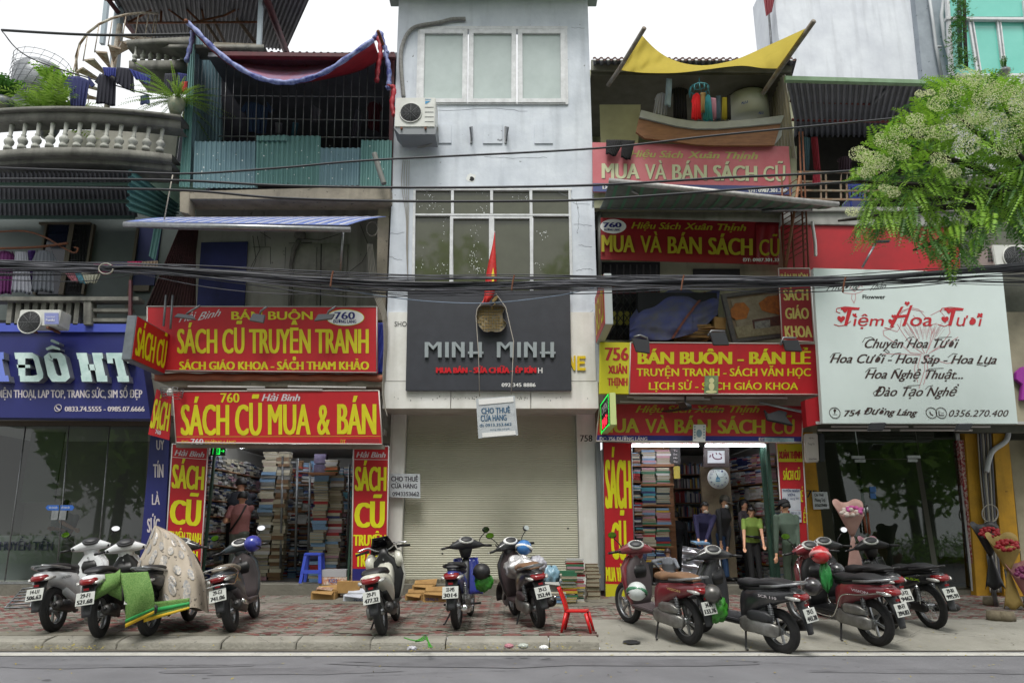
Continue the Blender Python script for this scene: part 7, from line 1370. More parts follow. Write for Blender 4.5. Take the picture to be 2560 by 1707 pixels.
for(x,y,z)in[(700,1125,15.6),(660,1118,14.45)]:  # unseen tubes added as fill light to brighten the first bookshop
    r=thing('tube_light','fluorescent tube on the ceiling %s'%('deep in the first bookshop' if z>15 else 'just inside the first bookshop door'),'lamp',V(x,y,z));part('tube',TL,r,lambda mb:mb.tube([Vector((V(600,y,z).x,z,z1_-.06)),Vector((V(800,y,z).x,z,z1_-.06))],.016,8))
# ================================================================ PEOPLE
def fuse(mb,name,m,root,vox=.014,sm=3):
    o=mb.build(name,m,None);md=o.modifiers.new('r','REMESH');md.mode='VOXEL';md.voxel_size=vox;md.use_smooth_shade=True
    s=o.modifiers.new('s','SMOOTH');s.iterations=sm;s.factor=.5
    dg=bpy.context.evaluated_depsgraph_get();me=bpy.data.meshes.new_from_object(o.evaluated_get(dg));bpy.data.objects.remove(o)
    n=bpy.data.objects.new(name,me);COL.objects.link(n);n.parent=root
    return n
def cap(mb,P,r,n=10):
    mb.tube(P,r,n);
    for p,q in zip((P[0],P[-1]),((r[0],r[-1])if isinstance(r,(list,tuple))else(r,r))):mb.ball(p,q,10,7)
def elbow(a,b,L,out):
    m=(a+b)/2;h=max(0,(L*L-((a-b).length/2)**2))**.5
    d=b-a;n=(out-d*(out.dot(d)/max(d.dot(d),1e-6)));n=n.normalized()if n.length>1e-5 else Vector((0,-1,0));return m+n*h
def person(label,px,Y,face,shirt,trou,hair=HAIR,sleeve=1,arms=None,lean=.0,hat=None,maskc=None,longhair=0,bun=0,zf=None,gender=1,sit=0,look=0,extra=None):
    """px: pixel of the head's centre. face: degrees, 0 = facing the street"""
    hp=V(px[0],px[1],Y);zf=zt if zf is None else zf
    H=(hp.z-zf)/(.925 if not sit else .56 if sit<2 else .5);s=H/1.0;A=Matrix.Rotation(math.radians(face),4,'Z')
    base=Vector((hp.x,Y,zf));r=thing('person',label,'person',base,local=True);r.rotation_euler=(0,0,0)
    fwd=(A@Vector((0,-1,0)));rt_=(A@Vector((1,0,0)))
    hipz=.53*s if not sit else .14*s
    nk=Vector((0,0,hp.z-zf-.072*s));hipc=Vector((0,0,hipz))-fwd*lean*s;sh=nk-Vector((0,0,.014*s))-fwd*.01
    w=(.130 if gender else .112)*s;hw=(.084 if gender else .092)*s;chest=hipc.lerp(sh,.68)
    SL,SR=sh+rt_*w-Vector((0,0,.024*s)),sh-rt_*w-Vector((0,0,.024*s));skin=MB();top=MB();leg=MB();hd=Vector((0,0,hp.z-zf))
    rings=[(hipc-Vector((0,0,.01*s)),hw*1.25,.075*s),(hipc.lerp(sh,.3),hw*1.15,.07*s),(chest,w*1.05,.085*s),(sh,w*.80,.05*s),(sh+Vector((0,0,.026*s)),w*.45,.04*s)]
    vs=[];n=16
    for c,a,b in rings:vs+=[c+rt_*a*math.cos(2*PI*j/n)+fwd*b*math.sin(2*PI*j/n)for j in range(n)]
    top._a(vs,[(i*n+j,i*n+(j+1)%n,(i+1)*n+(j+1)%n,(i+1)*n+j)for i in range(len(rings)-1)for j in range(n)]+[tuple(range(n))[::-1],tuple(range(4*n,5*n))])
    cap(skin,[nk-Vector((0,0,.03*s)),nk+Vector((0,0,.04*s))],.033*s)
    for S_,hand,o_ in zip((SL,SR),arms or(None,None),(1,-1)):
        hd_=(V(hand[0],hand[1],Y+(hand[2]if len(hand)>2 else-.2))-base)if hand else S_+Vector((0,0,-.36*s))+rt_*o_*.03*s+fwd*.04
        e=elbow(S_,hd_,.165*s,rt_*o_*.3-fwd*.35-Vector((0,0,.7)));
        cap(top,[S_,S_.lerp(e,1 if sleeve else .62)],[.036*s,.031*s if sleeve else .036*s])
        if sleeve:cap(top,[e,e.lerp(hd_,.82)],[.03*s,.024*s])
        cap(skin,[S_.lerp(e,.5),e],[.026*s,.024*s]);cap(skin,[e,hd_],[.024*s,.016*s])
        dr_=(hd_-e).normalized();sd=dr_.cross(fwd);sd=sd.normalized()if sd.length>.1 else rt_
        pm=hd_+dr_*.03*s;skin.ball(pm,(.02*s,.014*s,.026*s),8,6)
        for f in range(4):
            b_=pm+sd*(.012*(f-1.5))*s+dr_*.015*s;L=(.036,.042,.04,.03)[f]*s;cap(skin,[b_,b_+dr_*L*.6+fwd*.004*s,b_+dr_*L+fwd*.014*s],[.0062*s,.0058*s,.005*s],6)
        cap(skin,[pm-sd*.016*s,pm-sd*.028*s+dr_*.02*s+fwd*.008*s],.0065*s,6)
    for o_ in(1,-1):
        hj=hipc+rt_*o_*.05*s
        if sit:kn=hj+fwd*.2*s+Vector((0,0,.13*s if sit>1 else .06*s));ft=kn+Vector((0,0,.03*s-kn.z))-fwd*.03*s
        else:ft=Vector((0,0,.03*s))+rt_*o_*.055*s;kn=hj.lerp(ft,.48)+fwd*.015*s
        cap(leg,[hj,kn,kn.lerp(ft,.85)],[.062*s,.043*s,.036*s]);
        sho=MB();sho.loft([(-.05*s,0,.02*s,.022*s,2.4),(0,0,.026*s,.026*s,2.4),(.08*s,-.006*s,.03*s,.02*s,2.4),(.115*s,-.01*s,.02*s,.012*s,2.4)])
        Q=Matrix.Translation(ft)@Matrix.Rotation(math.atan2(fwd.y,fwd.x),4,'Z');sho.v=[Q@p for p in sho.v];sho.build('shoe',BLK,r)
    leg.ball(hipc,(hw*1.3,.075*s,.06*s),14,8)
    Hm=Matrix.Translation(hd)@Matrix.Rotation(math.radians(face+look),4,'Z')@Matrix.Rotation(.35 if lean or look or arms else .05,4,'X')
    T=lambda x,y,z:Hm@Vector((x*s*1.22,y*s*1.22,z*s*1.22))
    skin.ball(T(0,0,.008),(.044*s,.052*s,.058*s),16,12);skin.ball(T(0,-.014,-.03),(.032*s,.034*s,.032*s),12,8);skin.ball(T(0,-.054,-.008),(.008*s,.01*s,.012*s),8,6);[skin.ball(T(k*.045,.004,-.004),(.006*s,.01*s,.014*s),8,6)for k in(-1,1)]
    cap(skin,[nk+Vector((0,0,.02*s)),hd-Vector((0,0,.02*s))],.031*s)
    fuse(skin,'body',SKIN,r,.009*s/1.5+.002,1);fuse(top,'shirt',shirt,r,.013,3);fuse(leg,'trousers',trou,r,.014,3)
    for k in(-1,1):
        m=MB();m.ball(T(k*.018,-.047,.008),(.006*s,.003*s,.003*s),8,6);m.build('eye',BLK,r);m=MB();m.ball(T(k*.018,-.05,.02),(.010*s,.002*s,.0012*s),8,5);m.build('eyebrow',HAIR,r)
    m=MB();m.ball(T(0,-.047,-.036),(.012*s,.004*s,.003*s),8,5);m.build('mouth',mat('lips','8a4a44',.5),r)
    h=MB();
    def hf(u,v):
        a=2*PI*u;y_=math.sin(a);lim=.64 if y_>-.3 else .34;ph=v*PI*lim
        return T(.049*math.cos(a)*math.sin(ph),.002-.057*-y_*math.sin(ph)if 0 else .003+.057*y_*math.sin(ph),.012+.062*math.cos(ph))
    h.grid(hf,20,8,True,True)
    if longhair:h.ball(T(0,.035,-.05),(.05*s,.028*s,.11*s),12,9)
    if bun:h.ball(T(0,.03,.075),(.022*s,.022*s,.02*s),10,7)
    h.build('hair',hair,r,solid=.004)
    if maskc:m=MB();m.ball(T(0,-.034,-.026),(.034*s,.03*s,.028*s),12,8);m.build('face_mask',maskc,r)
    if hat:
        m=MB();m.grid(lambda u,v:T(.052*math.cos(2*PI*u)*math.sin(v*1.5),.003+.06*math.sin(2*PI*u)*math.sin(v*1.5),.022+.06*math.cos(v*1.5)),20,8,True,True);m.prism([T(-.04,-.045,.024),T(.04,-.045,.024),T(.025,-.1,.012),T(-.025,-.1,.012)],T(0,0,.004)-T(0,0,0));m.build('cap',hat,r,solid=.004)
    if extra:extra(r,s,fwd,rt_,hipc,sh,base)
    return r
C=lambda n,c,**k:mat('wear_'+n,c,.85,bump=.25,bscale=12,col2=tuple(x*.75 for x in srgb(c)),scale=5,**k)
person('man in navy shirt and pale mask reading a book by the doorway',(1761,1270),14.35,10,C('navy','1d1a42'),C('dark_jeans','22304c'),arms=((1764,1354,-.32),(1746,1350,-.32)),maskc=mat('pale_mask','b3aca2',.7),look=14,lean=.09)
person('man in grey jacket, cap and blue jeans turned towards the shelves',(1811,1256),14.9,40,C('charcoal','38383c'),C('jeans','2f4a70'),arms=((1818,1372,-.1),None),hat=C('grey_cap','5a564e'),maskc=mat('white_mask','c3c6c8',.7),lean=.07)
person('woman with long black hair in a mauve grey hooded top',(1860,1264),14.95,50,C('mauve','544c52'),C('black_leg','17171a'),longhair=1,gender=0,arms=((1862,1310,-.2),None))
o=bpy.data.objects.new('book',BMESH[2]);COL.objects.link(o);o.location=V(1750,1358,13.98);o.scale=(.3,.2,.03);o.rotation_euler=(.2,0,.3);tag(o,'book with a pale blue cover held by the man in navy','book')
def belt(r,s,fwd,rt_,hipc,sh,base):
    c=hipc.lerp(sh,.22);m=MB();m.torus(c,.1*s,.012*s,(.15,0,1),24,6,1.3);m.box(c+fwd*.085*s+rt_*.045*s,(.09*s,.03*s,.04*s));m.build('waist_bag',BLK,r)
person('woman in lime green polo shirt and black trousers looking down',(1878,1281),14.4,0,C('lime','86a04a'),C('black_trousers','18181b'),sleeve=0,bun=1,gender=0,arms=((1909,1360,-.25),(1861,1366,-.25)),look=-10,lean=.07,extra=belt)
person('man in olive green work clothes and dark cap seen from behind',(1962,1268),13.6,195,C('olive','46564a'),C('olive_trousers','3c4c3e'),hat=C('black_cap','17171b'),arms=((1941,1388,-.15),(1996,1372,-.3)),zf=.2,lean=.06,look=20)
person('crouching person in pale grey hooded top beside the silver screen',(1669,1382),14.1,160,C('pale_grey','7c8088'),C('dark_sit','1c1c20'),sit=2,gender=0,lean=-.06,arms=((1650,1420,0),(1690,1420,0)),hair=mat('brown_hair','2c1a18',.5))
person('seated person half hidden by the red scooter front',(1594,1366),13.9,30,C('navy_sit','1a2440'),C('dark_sit','1c1c20'),sit=2,arms=((1604,1392,-.2),(1600,1390,-.2)))
person('person in black standing in the gloom beside the shelf tower',(1688,1290),15.4,180,C('black_top','15161e'),C('grey_leg','36383c'),gender=1)
def strap(r,s,fwd,rt_,hipc,sh,base):
    m=MB();b=-fwd;m.tube([sh+rt_*-.06*s+b*.05*s+Vector((0,0,.02)),sh.lerp(hipc,.45)+b*.088*s,hipc+rt_*.1*s+b*.06*s+Vector((0,0,.03))],.011*s,6);m.build('bag_strap',BLK,r)
person('woman in dusty pink blouse with a black bag strap, back to the street',(606,1246),14.9,190,C('pink','a06a68'),C('grey_green_trousers','6a706a'),sleeve=0,gender=0,extra=strap,arms=((585,1300,.15),(572,1300,.1)))
person('man in dark jacket reaching up to the shelves behind the woman in pink',(603,1213),15.6,215,C('slate','2a2d36'),C('black_trousers','18181b'),arms=((560,1248,.0),(566,1244,.2)))
person('man in pale grey T-shirt sitting behind the phone shop counter',(164,1268),YS+1.1,10,C('pale_tee','7e8886'),C('dark_sit','1c1c20'),sleeve=0,zf=.75,sit=1,arms=((140,1322,-.2),(186,1322,-.2)),look=12)
print('BOOKS',nb)
# ================================================================ TREES AND PLANTS
LEAF=leafm('leaf_green','6a9c2c','9cc444');LEAF2=leafm('leaf_dark','356324','548232');PALM=leafm('palm_green','6a9236','94b24a');BARK=mat('bark','3a3430',.9,col2='26221f',scale=8,bump=.6)
BLO=mat('blossom_cream','dcdfb4',.8,col2='c4cc92',scale=9)
RT_=random.Random(77)
def rv(r=RT_):return Vector((r.gauss(0,1),r.gauss(0,1),r.gauss(0,1))).normalized()
def frond(mb,p,d,L,n,w,droop=.35,ll=.1):
    d=d.normalized();s_=d.cross(Vector((0,0,1)));s_=s_.normalized()if s_.length>.05 else Vector((1,0,0))
    for k in range(n):
        t=(k+1)/n;c=p+d*L*t-Vector((0,0,droop*L*t*t));dd=(d-Vector((0,0,2*droop*t))).normalized()
        l_=ll*(.55+.45*math.sin(PI*min(1,t*.9+.15)))
        for q in(-1,1):
            e=(s_*q+dd*.55+Vector((0,0,RT_.uniform(-.5,.05)))).normalized();nn=e.cross(dd).normalized();wv=e.cross(nn)*w*l_
            mb._a([c,c+e*l_*.45+wv+nn*.004,c+e*l_,c+e*l_*.5-wv+nn*.004],[(0,1,2,3)],True)
poly_=[(2128,430),(2170,350),(2240,300),(2300,245),(2360,190),(2420,165),(2520,190),(2640,190),(2640,640),(2560,600),(2490,560),(2430,640),(2380,665),(2330,640),(2280,590),(2220,560),(2190,600),(2140,600),(2150,510)]
def inside(x,y,P):
    c=False
    for(x1,y1),(x2,y2)in zip(P,P[1:]+P[:1]):
        if(y1>y)!=(y2>y)and x<(x2-x1)*(y-y1)/(y2-y1)+x1:c=not c
    return c
tb=Vector((V(2780,700,9.4).x,9.4,-.1))
tr=thing('street_tree','leafy street tree in cream blossom reaching in over the huge pale sign','tree',tb)
joint=V(2640,530,9.3)
part('trunk',BARK,tr,lambda mb:mb.tube([tb,tb+Vector((.05,0,1.6)),tb+Vector((-.05,0,3.2)),joint+Vector((.5,0,.2)),joint+Vector((1.2,.3,2.2))],[.26,.2,.17,.14,.06],12))
hubs=[]
for i,(x,y,Y)in enumerate([(2500,470,9),(2420,485,9.2),(2300,500,9.4),(2230,460,9.2),(2350,390,9),(2440,330,8.8),(2520,280,9),(2560,400,8.6),(2200,540,9.6),(2350,600,9.8)]):
    e=V(x,y,Y);m_=joint.lerp(e,.5)+Vector((0,0,.12));part('limb',BARK,tr,lambda mb:mb.tube(curve([joint,m_,e,e+(e-m_)*.5],5),[.06*(1-k/17)+.008 for k in range(16)],6));hubs.append(e)
mb=MB();mb2=MB();cnt_=0
while cnt_<1350:
    x,y=RT_.uniform(2110,2680),RT_.uniform(160,680)
    if not inside(x,y,poly_):continue
    Y=RT_.uniform(8.2,10.2);p=V(x,y,Y);h=min(hubs,key=lambda q:(q-p).length);d=(p-h).normalized()+rv()*.5+Vector((-.25,-.2,.05 if y<420 else-.35))
    frond(mb if(cnt_%3 and y<560)or cnt_%5==0 else mb2,p-d.normalized()*.2,d,RT_.uniform(.3,.48),11,.17,.22,RT_.uniform(.06,.1));cnt_+=1
mb.build('crown',LEAF,tr);mb2.build('crown',LEAF2,tr)
mb=MB();k=0
bl=[(2150,385,26),(2185,400,30),(2165,430,22),(2215,350,30),(2250,330,26),(2290,300,24),(2310,330,28),(2345,260,26),(2300,235,12),(2325,232,12),(2380,230,30),(2420,195,30),(2460,215,34),(2500,230,36),(2540,240,36),(2400,310,34),(2360,330,30),(2440,290,30),(2480,300,36),(2540,320,40),(2420,360,34),(2350,400,26),(2380,430,22),(2250,380,28),(2210,410,26),(2230,480,20),(2210,470,14),(2520,370,34),(2130,530,16),(2550,270,30),(2460,250,30),(2590,300,40)]
for(x,y,r_)in bl:
    for q in range(int(r_*11)):
        a=RT_.uniform(0,2*PI);rr_=r_*math.sqrt(RT_.random());X_,Y_2=x+rr_*math.cos(a)*1.1,y+rr_*math.sin(a)*.75
        p=V(X_,Y_2,8.25+RT_.uniform(-.15,.35)-.2*(1-rr_/r_));s_=RT_.uniform(.004,.009)
        mb._a([p+Vector(v)*s_ for v in((1,0,0),(-1,0,0),(0,1,0),(0,-1,0),(0,0,1),(0,0,-1))],[(0,2,4),(2,1,4),(1,3,4),(3,0,4),(2,0,5),(1,2,5),(3,1,5),(0,3,5)])
mb.build('blossom',BLO,tr)
me_c=None
for i,(x,lab)in enumerate([(-11,'tall street tree across the road facing the phone shop'),(-3.2,'tall street tree across the road facing the first bookshop'),(4.5,'tall street tree across the road facing the narrow house'),(12,'tall street tree across the road facing the flower shop'),(-19.5,'tall street tree across the road at the far end past the phone shop'),(20.5,'tall street tree across the road at the far end past the flower shop')]+[(-23+7.6*k,'%s tall tree of the row behind the roadside trees'%ordw(k))for k in range(7)]):
    t=thing('street_tree',lab,'tree',(x,-9 if i<6 else-14,-.12),'trees across the road',local=True);t.rotation_euler=(0,0,i*1.3)
    if not me_c:
        a=part('trunk',BARK,t,lambda mb:mb.tube([(0,0,0),(.1,0,3),(0,.1,6),(.3,.2,10)],[.3,.25,.2,.08],10));mb=MB()
        for _ in range(5200):
            d=rv();rr_=RT_.random()**.4;p=Vector((d.x*4.8,d.y*4.0,9.2+d.z*6.4))*1.0;p=Vector((0,0,9.2))+(p-Vector((0,0,9.2)))*rr_*(1+.18*math.sin(d.x*5)*math.cos(d.z*6));s_=RT_.uniform(.24,.5);e,g_2=rv()*s_,rv()*s_*.5
            mb._a([p-e,p+g_2,p+e,p-g_2],[(0,1,2,3)])
        b=mb.build('crown',LEAF,t);me_c=(a.data,b.data)
    else:
        for n_,d_ in zip(('trunk','crown'),me_c):o=bpy.data.objects.new(n_,d_);COL.objects.link(o);o.parent=t
def pot(r,c,rad,h,m):part('pot',m,r,lambda mb:mb.lathe([(rad*.6,0),(rad*.95,h*.5),(rad,h*.8),(rad*.8,h),(rad*.7,h*.9),(0,h*.85)],Matrix.Translation(c),18))
CER=mat('ceramic_cream','a9a690',.4,col2='7c8c7c',scale=12);CEB=mat('ceramic_blue','3c4668',.35,col2='8a8c6a',scale=8)
def plant(label,px,Y,rad,h,potm,n,L,up,ll,w=.12,m_=PALM,nl=12,spread=1.0):
    c=V(px[0],px[1],Y);r=thing('potted_plant',label,'plant',c);pot(r,c,rad,h,potm);mb=MB()
    for i in range(n):
        a=RT_.uniform(0,2*PI);d=Vector((math.cos(a)*spread,math.sin(a)*spread,RT_.uniform(*up)))
        frond(mb,c+Vector((0,0,h)),d,L*RT_.uniform(.6,1.1),nl,w,.3,ll)
    mb.build('foliage',m_,r)
plant('bushy yellow green palm in a pot on the balcony',(118,345),YA+.3,.2,.4,CEB,60,1.25,(.5,2.4),.26,.08,PALM,16)
plant('dragon plant rising above the palm on the balcony',(118,262),YA+.5,.12,.5,CER,22,.6,(.1,1.5),.14,.25,LEAF,6)
plant('leafy plant in a painted pot at the end of the balcony rail',(4,282),YA+.05,.2,.32,CEB,44,.65,(.8,4),.13,.3,LEAF2,8,.7)
plant('trailing wiry plant in a cream pot on the balcony rail',(438,284),YA-.1,.17,.32,CER,60,1.1,(-.1,.9),.045,.35,PALM,26)
plant('small leggy plant in a blue pot by the turquoise window',(2514,187),YW+1.6,.12,.15,CEB,7,.5,(1.5,4),.07,.3,LEAF2,8,.5)
r=thing('climbing_vine','green vine climbing the pipes beside the turquoise window','vine',V(2395,170,YW+1.4));mb=MB()
for i in range(520):
    y=RT_.uniform(-30,175);x=2396+8*math.sin(y*.05)+RT_.gauss(0,9+(y+30)*.03);frond(mb,V(x,y,YW+1.4-RT_.random()*.2),rv(),.06,2,.3,.3,.055)
mb.build('foliage',LEAF2,r);part('pipe',mat('dark_green_pipe','22403c',.5),r,lambda mb:mb.tube([V(2398,-30,YW+1.5),V(2399,80,YW+1.5),V(2401,160,YW+1.5)],.05,8));part('stem',BARK,r,lambda mb:mb.tube([V(2410,-30,YW+1.45),V(2412,80,YW+1.45),V(2416,170,YW+1.45)],.04,6))
# ================================================================ THINGS ON THE PAVEMENT
def at(x,y):return hit(x,y)
def crumple(label,name,px,Y,rad,m_,cat='bag',sq=(1,.8,1),seed=1):
    r_=random.Random(seed);c=V(px[0],px[1],Y);mb=MB();f=[r_.uniform(3,9)for _ in range(6)]
    mb.grid(lambda u,v:c+Vector((rad*sq[0]*math.cos(2*PI*u)*math.sin(PI*v),rad*sq[1]*math.sin(2*PI*u)*math.sin(PI*v),rad*sq[2]*-math.cos(PI*v)))*(1+.1*math.sin(round(f[0])*2*PI*u+f[1]*v*2)+.09*math.sin(round(f[2])*2*PI*u-f[3]*3*v)+.07*math.sin(round(f[4]*2)*2*PI*u+9*v)+r_.uniform(-.05,.05)*math.sin(PI*v)*(0<u<.99)),30,18,True,True)
    return solo(mb,name,m_,label,cat)
GBAG=mat('green_bag','3f8a2c',.3,col2='246420',scale=7,bump=.7,bscale=14);SILB=mat('silver_sack','9a9a9c',.35,.5,col2='c4c2c0',scale=6,bump=.8,bscale=9);WBAG=mat('white_bag','b4b4bc',.45,bump=.6,bscale=10,col2='94949c')
crumple('bright green bag hanging from the small blue motorbike','plastic_bag',(1209,1452),10.2,.12,GBAG,seed=2);crumple('bright green bag on the floor of the long black scooter','plastic_bag',(1789,1522),9.35,.14,GBAG,sq=(1,.8,1),seed=3)
crumple('silver sack lying across the tan seated black scooter','sack',(1300,1418),10.9,.2,SILB,'sack',(1.1,.8,.75),4);crumple('white tied bag beyond the silver sack','sack',(1342,1412),11.1,.13,WBAG,'bag',(1,.8,.9),5)
crumple('pale blue bag of scraps on the white foam box','plastic_bag',(1378,1438),13.0,.15,mat('pale_blue_bag','7fa2b4',.3,bump=.6,bscale=9),seed=6);crumple('green bag hanging inside the guarded red scooter','plastic_bag',(2065,1440),9.9,.09,mat('dark_green_bag','2a7a3c',.4,bump=.5),sq=(.8,.6,1.9),seed=7)
def helmet(label,px,Y,rad,m_,m2=None,rot=0):
    c=V(px[0],px[1],Y);r=thing('helmet',label,'helmet',c)
    part('shell',m_,r,lambda mb:mb.ball(c,(rad,rad*1.12,rad*.95),20,14));part('rim',BLK,r,lambda mb:mb.torus(c-Vector((0,0,rad*.35)),rad*.97,.01,(.1,.3,1),24,6))
    if m2:part('band',m2,r,lambda mb:mb.torus(c-Vector((0,0,rad*.1)),rad*.98,rad*.17,(.2,.45,1),24,8,1.3))
helmet('glossy royal blue helmet hung on the dark teal scooter',(632,1358),10.7,.118,paint('royal','1c2890'));helmet('sky blue helmet with white mark behind the silver sack',(1310,1368),11.1,.115,paint('sky','2f72b4'),WHI);helmet('matt black helmet on the small blue motorbike',(1204,1428),10.15,.115,mat('matt_black','1a1a1c',.5))
helmet('white helmet with green band on the cherry red scooter',(1592,1477),9.55,.12,paint('helmet_white','c4cac8'),paint('helmet_green','1a6a44'));helmet('dark silver helmet on the long black scooter',(1778,1484),9.25,.12,mat('gunmetal','5c5a58',.35,.6));helmet('black purple helmet in the guarded red scooter',(2030,1465),9.55,.115,paint('aubergine','1c161c'));helmet('bright red striped helmet beside the red handlebars',(2050,1386),9.9,.12,paint('bright_red','b81420'),mat('stripe_pink','c48a8a',.4));helmet('black helmet on the dark squeezed scooter',(2090,1425),10.1,.11,paint('black','14141a'))
r=thing('plastic_stool','tall blue plastic stool in front of the two bright book columns','stool',V(781,1456,14.1));c=V(781,1456,14.1);h=V(781,1381,14.1).z-c.z
part('seat',BLP,r,lambda mb:mb.bb((c.x-.16,c.y-.13,c.z+h-.05),(c.x+.16,c.y+.13,c.z+h)),bevel=.012)
for sx in(-1,1):
    for sy in(-1,1):part('leg',BLP,r,lambda mb:mb.prism([(c.x+sx*.21,c.y+sy*.17,c.z),(c.x+sx*.15,c.y+sy*.17,c.z),(c.x+sx*.10,c.y+sy*.12,c.z+h-.04),(c.x+sx*.16,c.y+sy*.12,c.z+h-.04)],(0,.03*-sy,0)),bevel=.005)
part('crossbar',BLP,r,lambda mb:mb.bb((c.x-.17,c.y-.16,c.z+.17),(c.x+.17,c.y-.13,c.z+.23)))
c=at(1443,1578);r=thing('childs_chair','small red plastic chair by the kerb beside the outdoor book piles','chair',c);RP=mat('red_plastic','c01418',.35)
W3=lambda x,y,z:c+Matrix.Rotation(-.25,3,'Z')@Vector((x,y,z))*.87
part('seat',RP,r,lambda mb:mb.prism([W3(-.16,-.14,.27),W3(.17,-.14,.28),(W3(.17,.14,.28)),W3(-.16,.14,.27)],(0,0,.025)),bevel=.01)
part('backrest',RP,r,lambda mb:mb.grid(lambda u,v:W3(-.16-.12*v**1.3,(.14-.03*v)*(2*u-1),.28+.34*v),6,8),solid=.018)
for x,y in((-.14,-.12),(-.14,.12),(.15,-.12),(.15,.12)):part('leg',RP,r,lambda mb:mb.tube([W3(x,y,.27),W3(x*1.5,y*1.25,.0)],[.024,.016],8))
def cbox(label,x0,y0,x1,y1,Y,dep=.3,m_=CARD,rz=0,words=None,open_=1,name='cardboard_box'):
    a,b=V(x0,y1,Y),V(x1,y0,Y);r=thing(name,label,'box',((a.x+b.x)/2,Y,a.z));w=b.x-a.x;h=b.z-a.z;t=.012
    part('side',m_,r,lambda mb:[mb.bb((a.x,Y,a.z),(b.x,Y+t,b.z)),mb.bb((a.x,Y+dep,a.z),(b.x,Y+dep+t,b.z)),mb.bb((a.x,Y+t+.001,a.z),(a.x+t,Y+dep-.001,b.z)),mb.bb((b.x-t,Y+t+.001,a.z),(b.x,Y+dep-.001,b.z))])
    if open_:
        part('flap',m_,r,lambda mb:mb.prism([(a.x+.02,Y,b.z),(b.x-.02,Y,b.z),(b.x-.04,Y-.09,b.z-.05),(a.x+.03,Y-.07,b.z-.02)],(0,0,.008)));part('flap',m_,r,lambda mb:mb.prism([(a.x,Y+dep,b.z),(b.x,Y+dep,b.z),(b.x+.01,Y+dep+.08,b.z+.08),(a.x,Y+dep+.1,b.z+.05)],(0,0,.008)))
        part('contents',mat('box_contents','6c6050',.9,col2='a09a8a',scale=14,contrast=.5),r,lambda mb:mb.grid(lambda u,v:Vector((a.x+t+(w-2*t)*u,Y+t+(dep-2*t)*v,b.z-.05+.03*math.sin(u*17)*math.cos(v*11))),12,8))
    else:part('lid',m_,r,lambda mb:mb.bb((a.x,Y,b.z),(b.x,Y+dep,b.z+t)))
    if words:
        m=MB();[text(m,t_,pxr(*q,Y),.006)for t_,q in words];m.build('lettering',mat('print_box_blue','2c4494',.6),r)
cbox('white box with orange base and child print beside the blue stool',802,1443,868,1461,14.0,.3,mat('orange_box','b8601c',.6,col2='d8d0c4',scale=22,contrast=.3),open_=0,words=[('KIDS',(822,1446,843,1456))]);cbox('plain white carton on top of the orange based box',804,1425,866,1442,14.0,.3,mat('white_carton','a8a8ac',.6),open_=0)
cbox('ragged open carton of paper before the step',776,1478,838,1508,13.3,.4);cbox('red patterned carton sagging behind the ragged one',790,1468,838,1482,13.75,.3,mat('red_carton','7a4438',.7,col2='b0a08a',scale=12));cbox('brown taped carton on top of the white printed box',841,1455,900,1482,13.5,.3,CARD,open_=0);cbox('white box with blue fruit print on the pavement',856,1486,912,1526,13.1,.35,mat('white_print_box','a8acb8',.6,col2='c0c4cc',scale=5),words=[('DaVi',(885,1497,908,1505)),('DaVi',(866,1513,890,1520))])
cbox('low brown carton between the pearl scooter and the shutter',1012,1485,1056,1518,13.2,.3);cbox('wide brown carton printed with characters beneath the shutter',1056,1481,1130,1518,13.0,.35,words=[('CB-NQ 12',(1064,1494,1096,1500)),('100',(1085,1505,1100,1510))]);cbox('torn carton lying on the step under the shutter',1030,1462,1086,1482,13.6,.3);cbox('white foam box under the pale blue bag',1356,1455,1410,1494,12.9,.4,mat('foam_white','b4b4b0',.8,bump=.3,col2='9c9c98',scale=8))
r=thing('sun_screen','crinkled silver foil screen standing behind the long black scooter','screen',V(1745,1500,12.6));FOIL=mat('silver_foil','b4b4bc',.28,.85,bump=.9,bscale=6,col2='94949c')
part('foil',FOIL,r,lambda mb:mb.grid(lambda u,v:V(lerp(1706,1796,u)-4*v,lerp(1364,1380,u)+(1500-1364)*v,12.6+.03*math.sin(v*50)+.05*math.sin(u*9)+.02*math.sin(v*23+u*14)),40,40),solid=.006);part('leg',STEEL,r,lambda mb:mb.tube([V(1797,1385,12.55),V(1810,1480,12.4)],.015,6))
FAB=mat('patterned_cover','aba092',.8,col2='a19686',scale=3,spots=.9,bump=.3,bscale=10)
Lp=[(386,1313),(378,1330),(362,1372),(342,1418),(352,1462),(367,1500)];Rp=[(392,1313),(440,1336),(470,1362),(492,1398),(512,1446),(522,1528)]
Lc,Rc=curve([Vector((a,b,0))for a,b in Lp],8),curve([Vector((a,b,0))for a,b in Rp],8)
def drape(u,v):
    i=min(int(v*(len(Lc)-1)),len(Lc)-2);f_=v*(len(Lc)-1)-i;a=Lc[i].lerp(Lc[i+1],f_);b=Rc[i].lerp(Rc[i+1],f_);t=2*PI*u;k=(1-math.cos(t))/2;q=a.lerp(b,k)
    return V(q.x,q.y+4*math.sin(t*5)*v*v,10.3-(.62*math.sin(t))*v**.5+.035*v*math.sin(t*6+v*5)+.02*math.sin(t*11+4*v))
solo(MB().grid(drape,72,30,True,True),'scooter_cover',FAB,'beige cloth with silver flower print draped over a parked scooter','cloth cover')
_c=bpy.data.objects['scooter_cover'];m=MB();MED=mat('silver_medallion','8f9092',.5,.3,col2='b9b0a4',scale=40,contrast=.2)
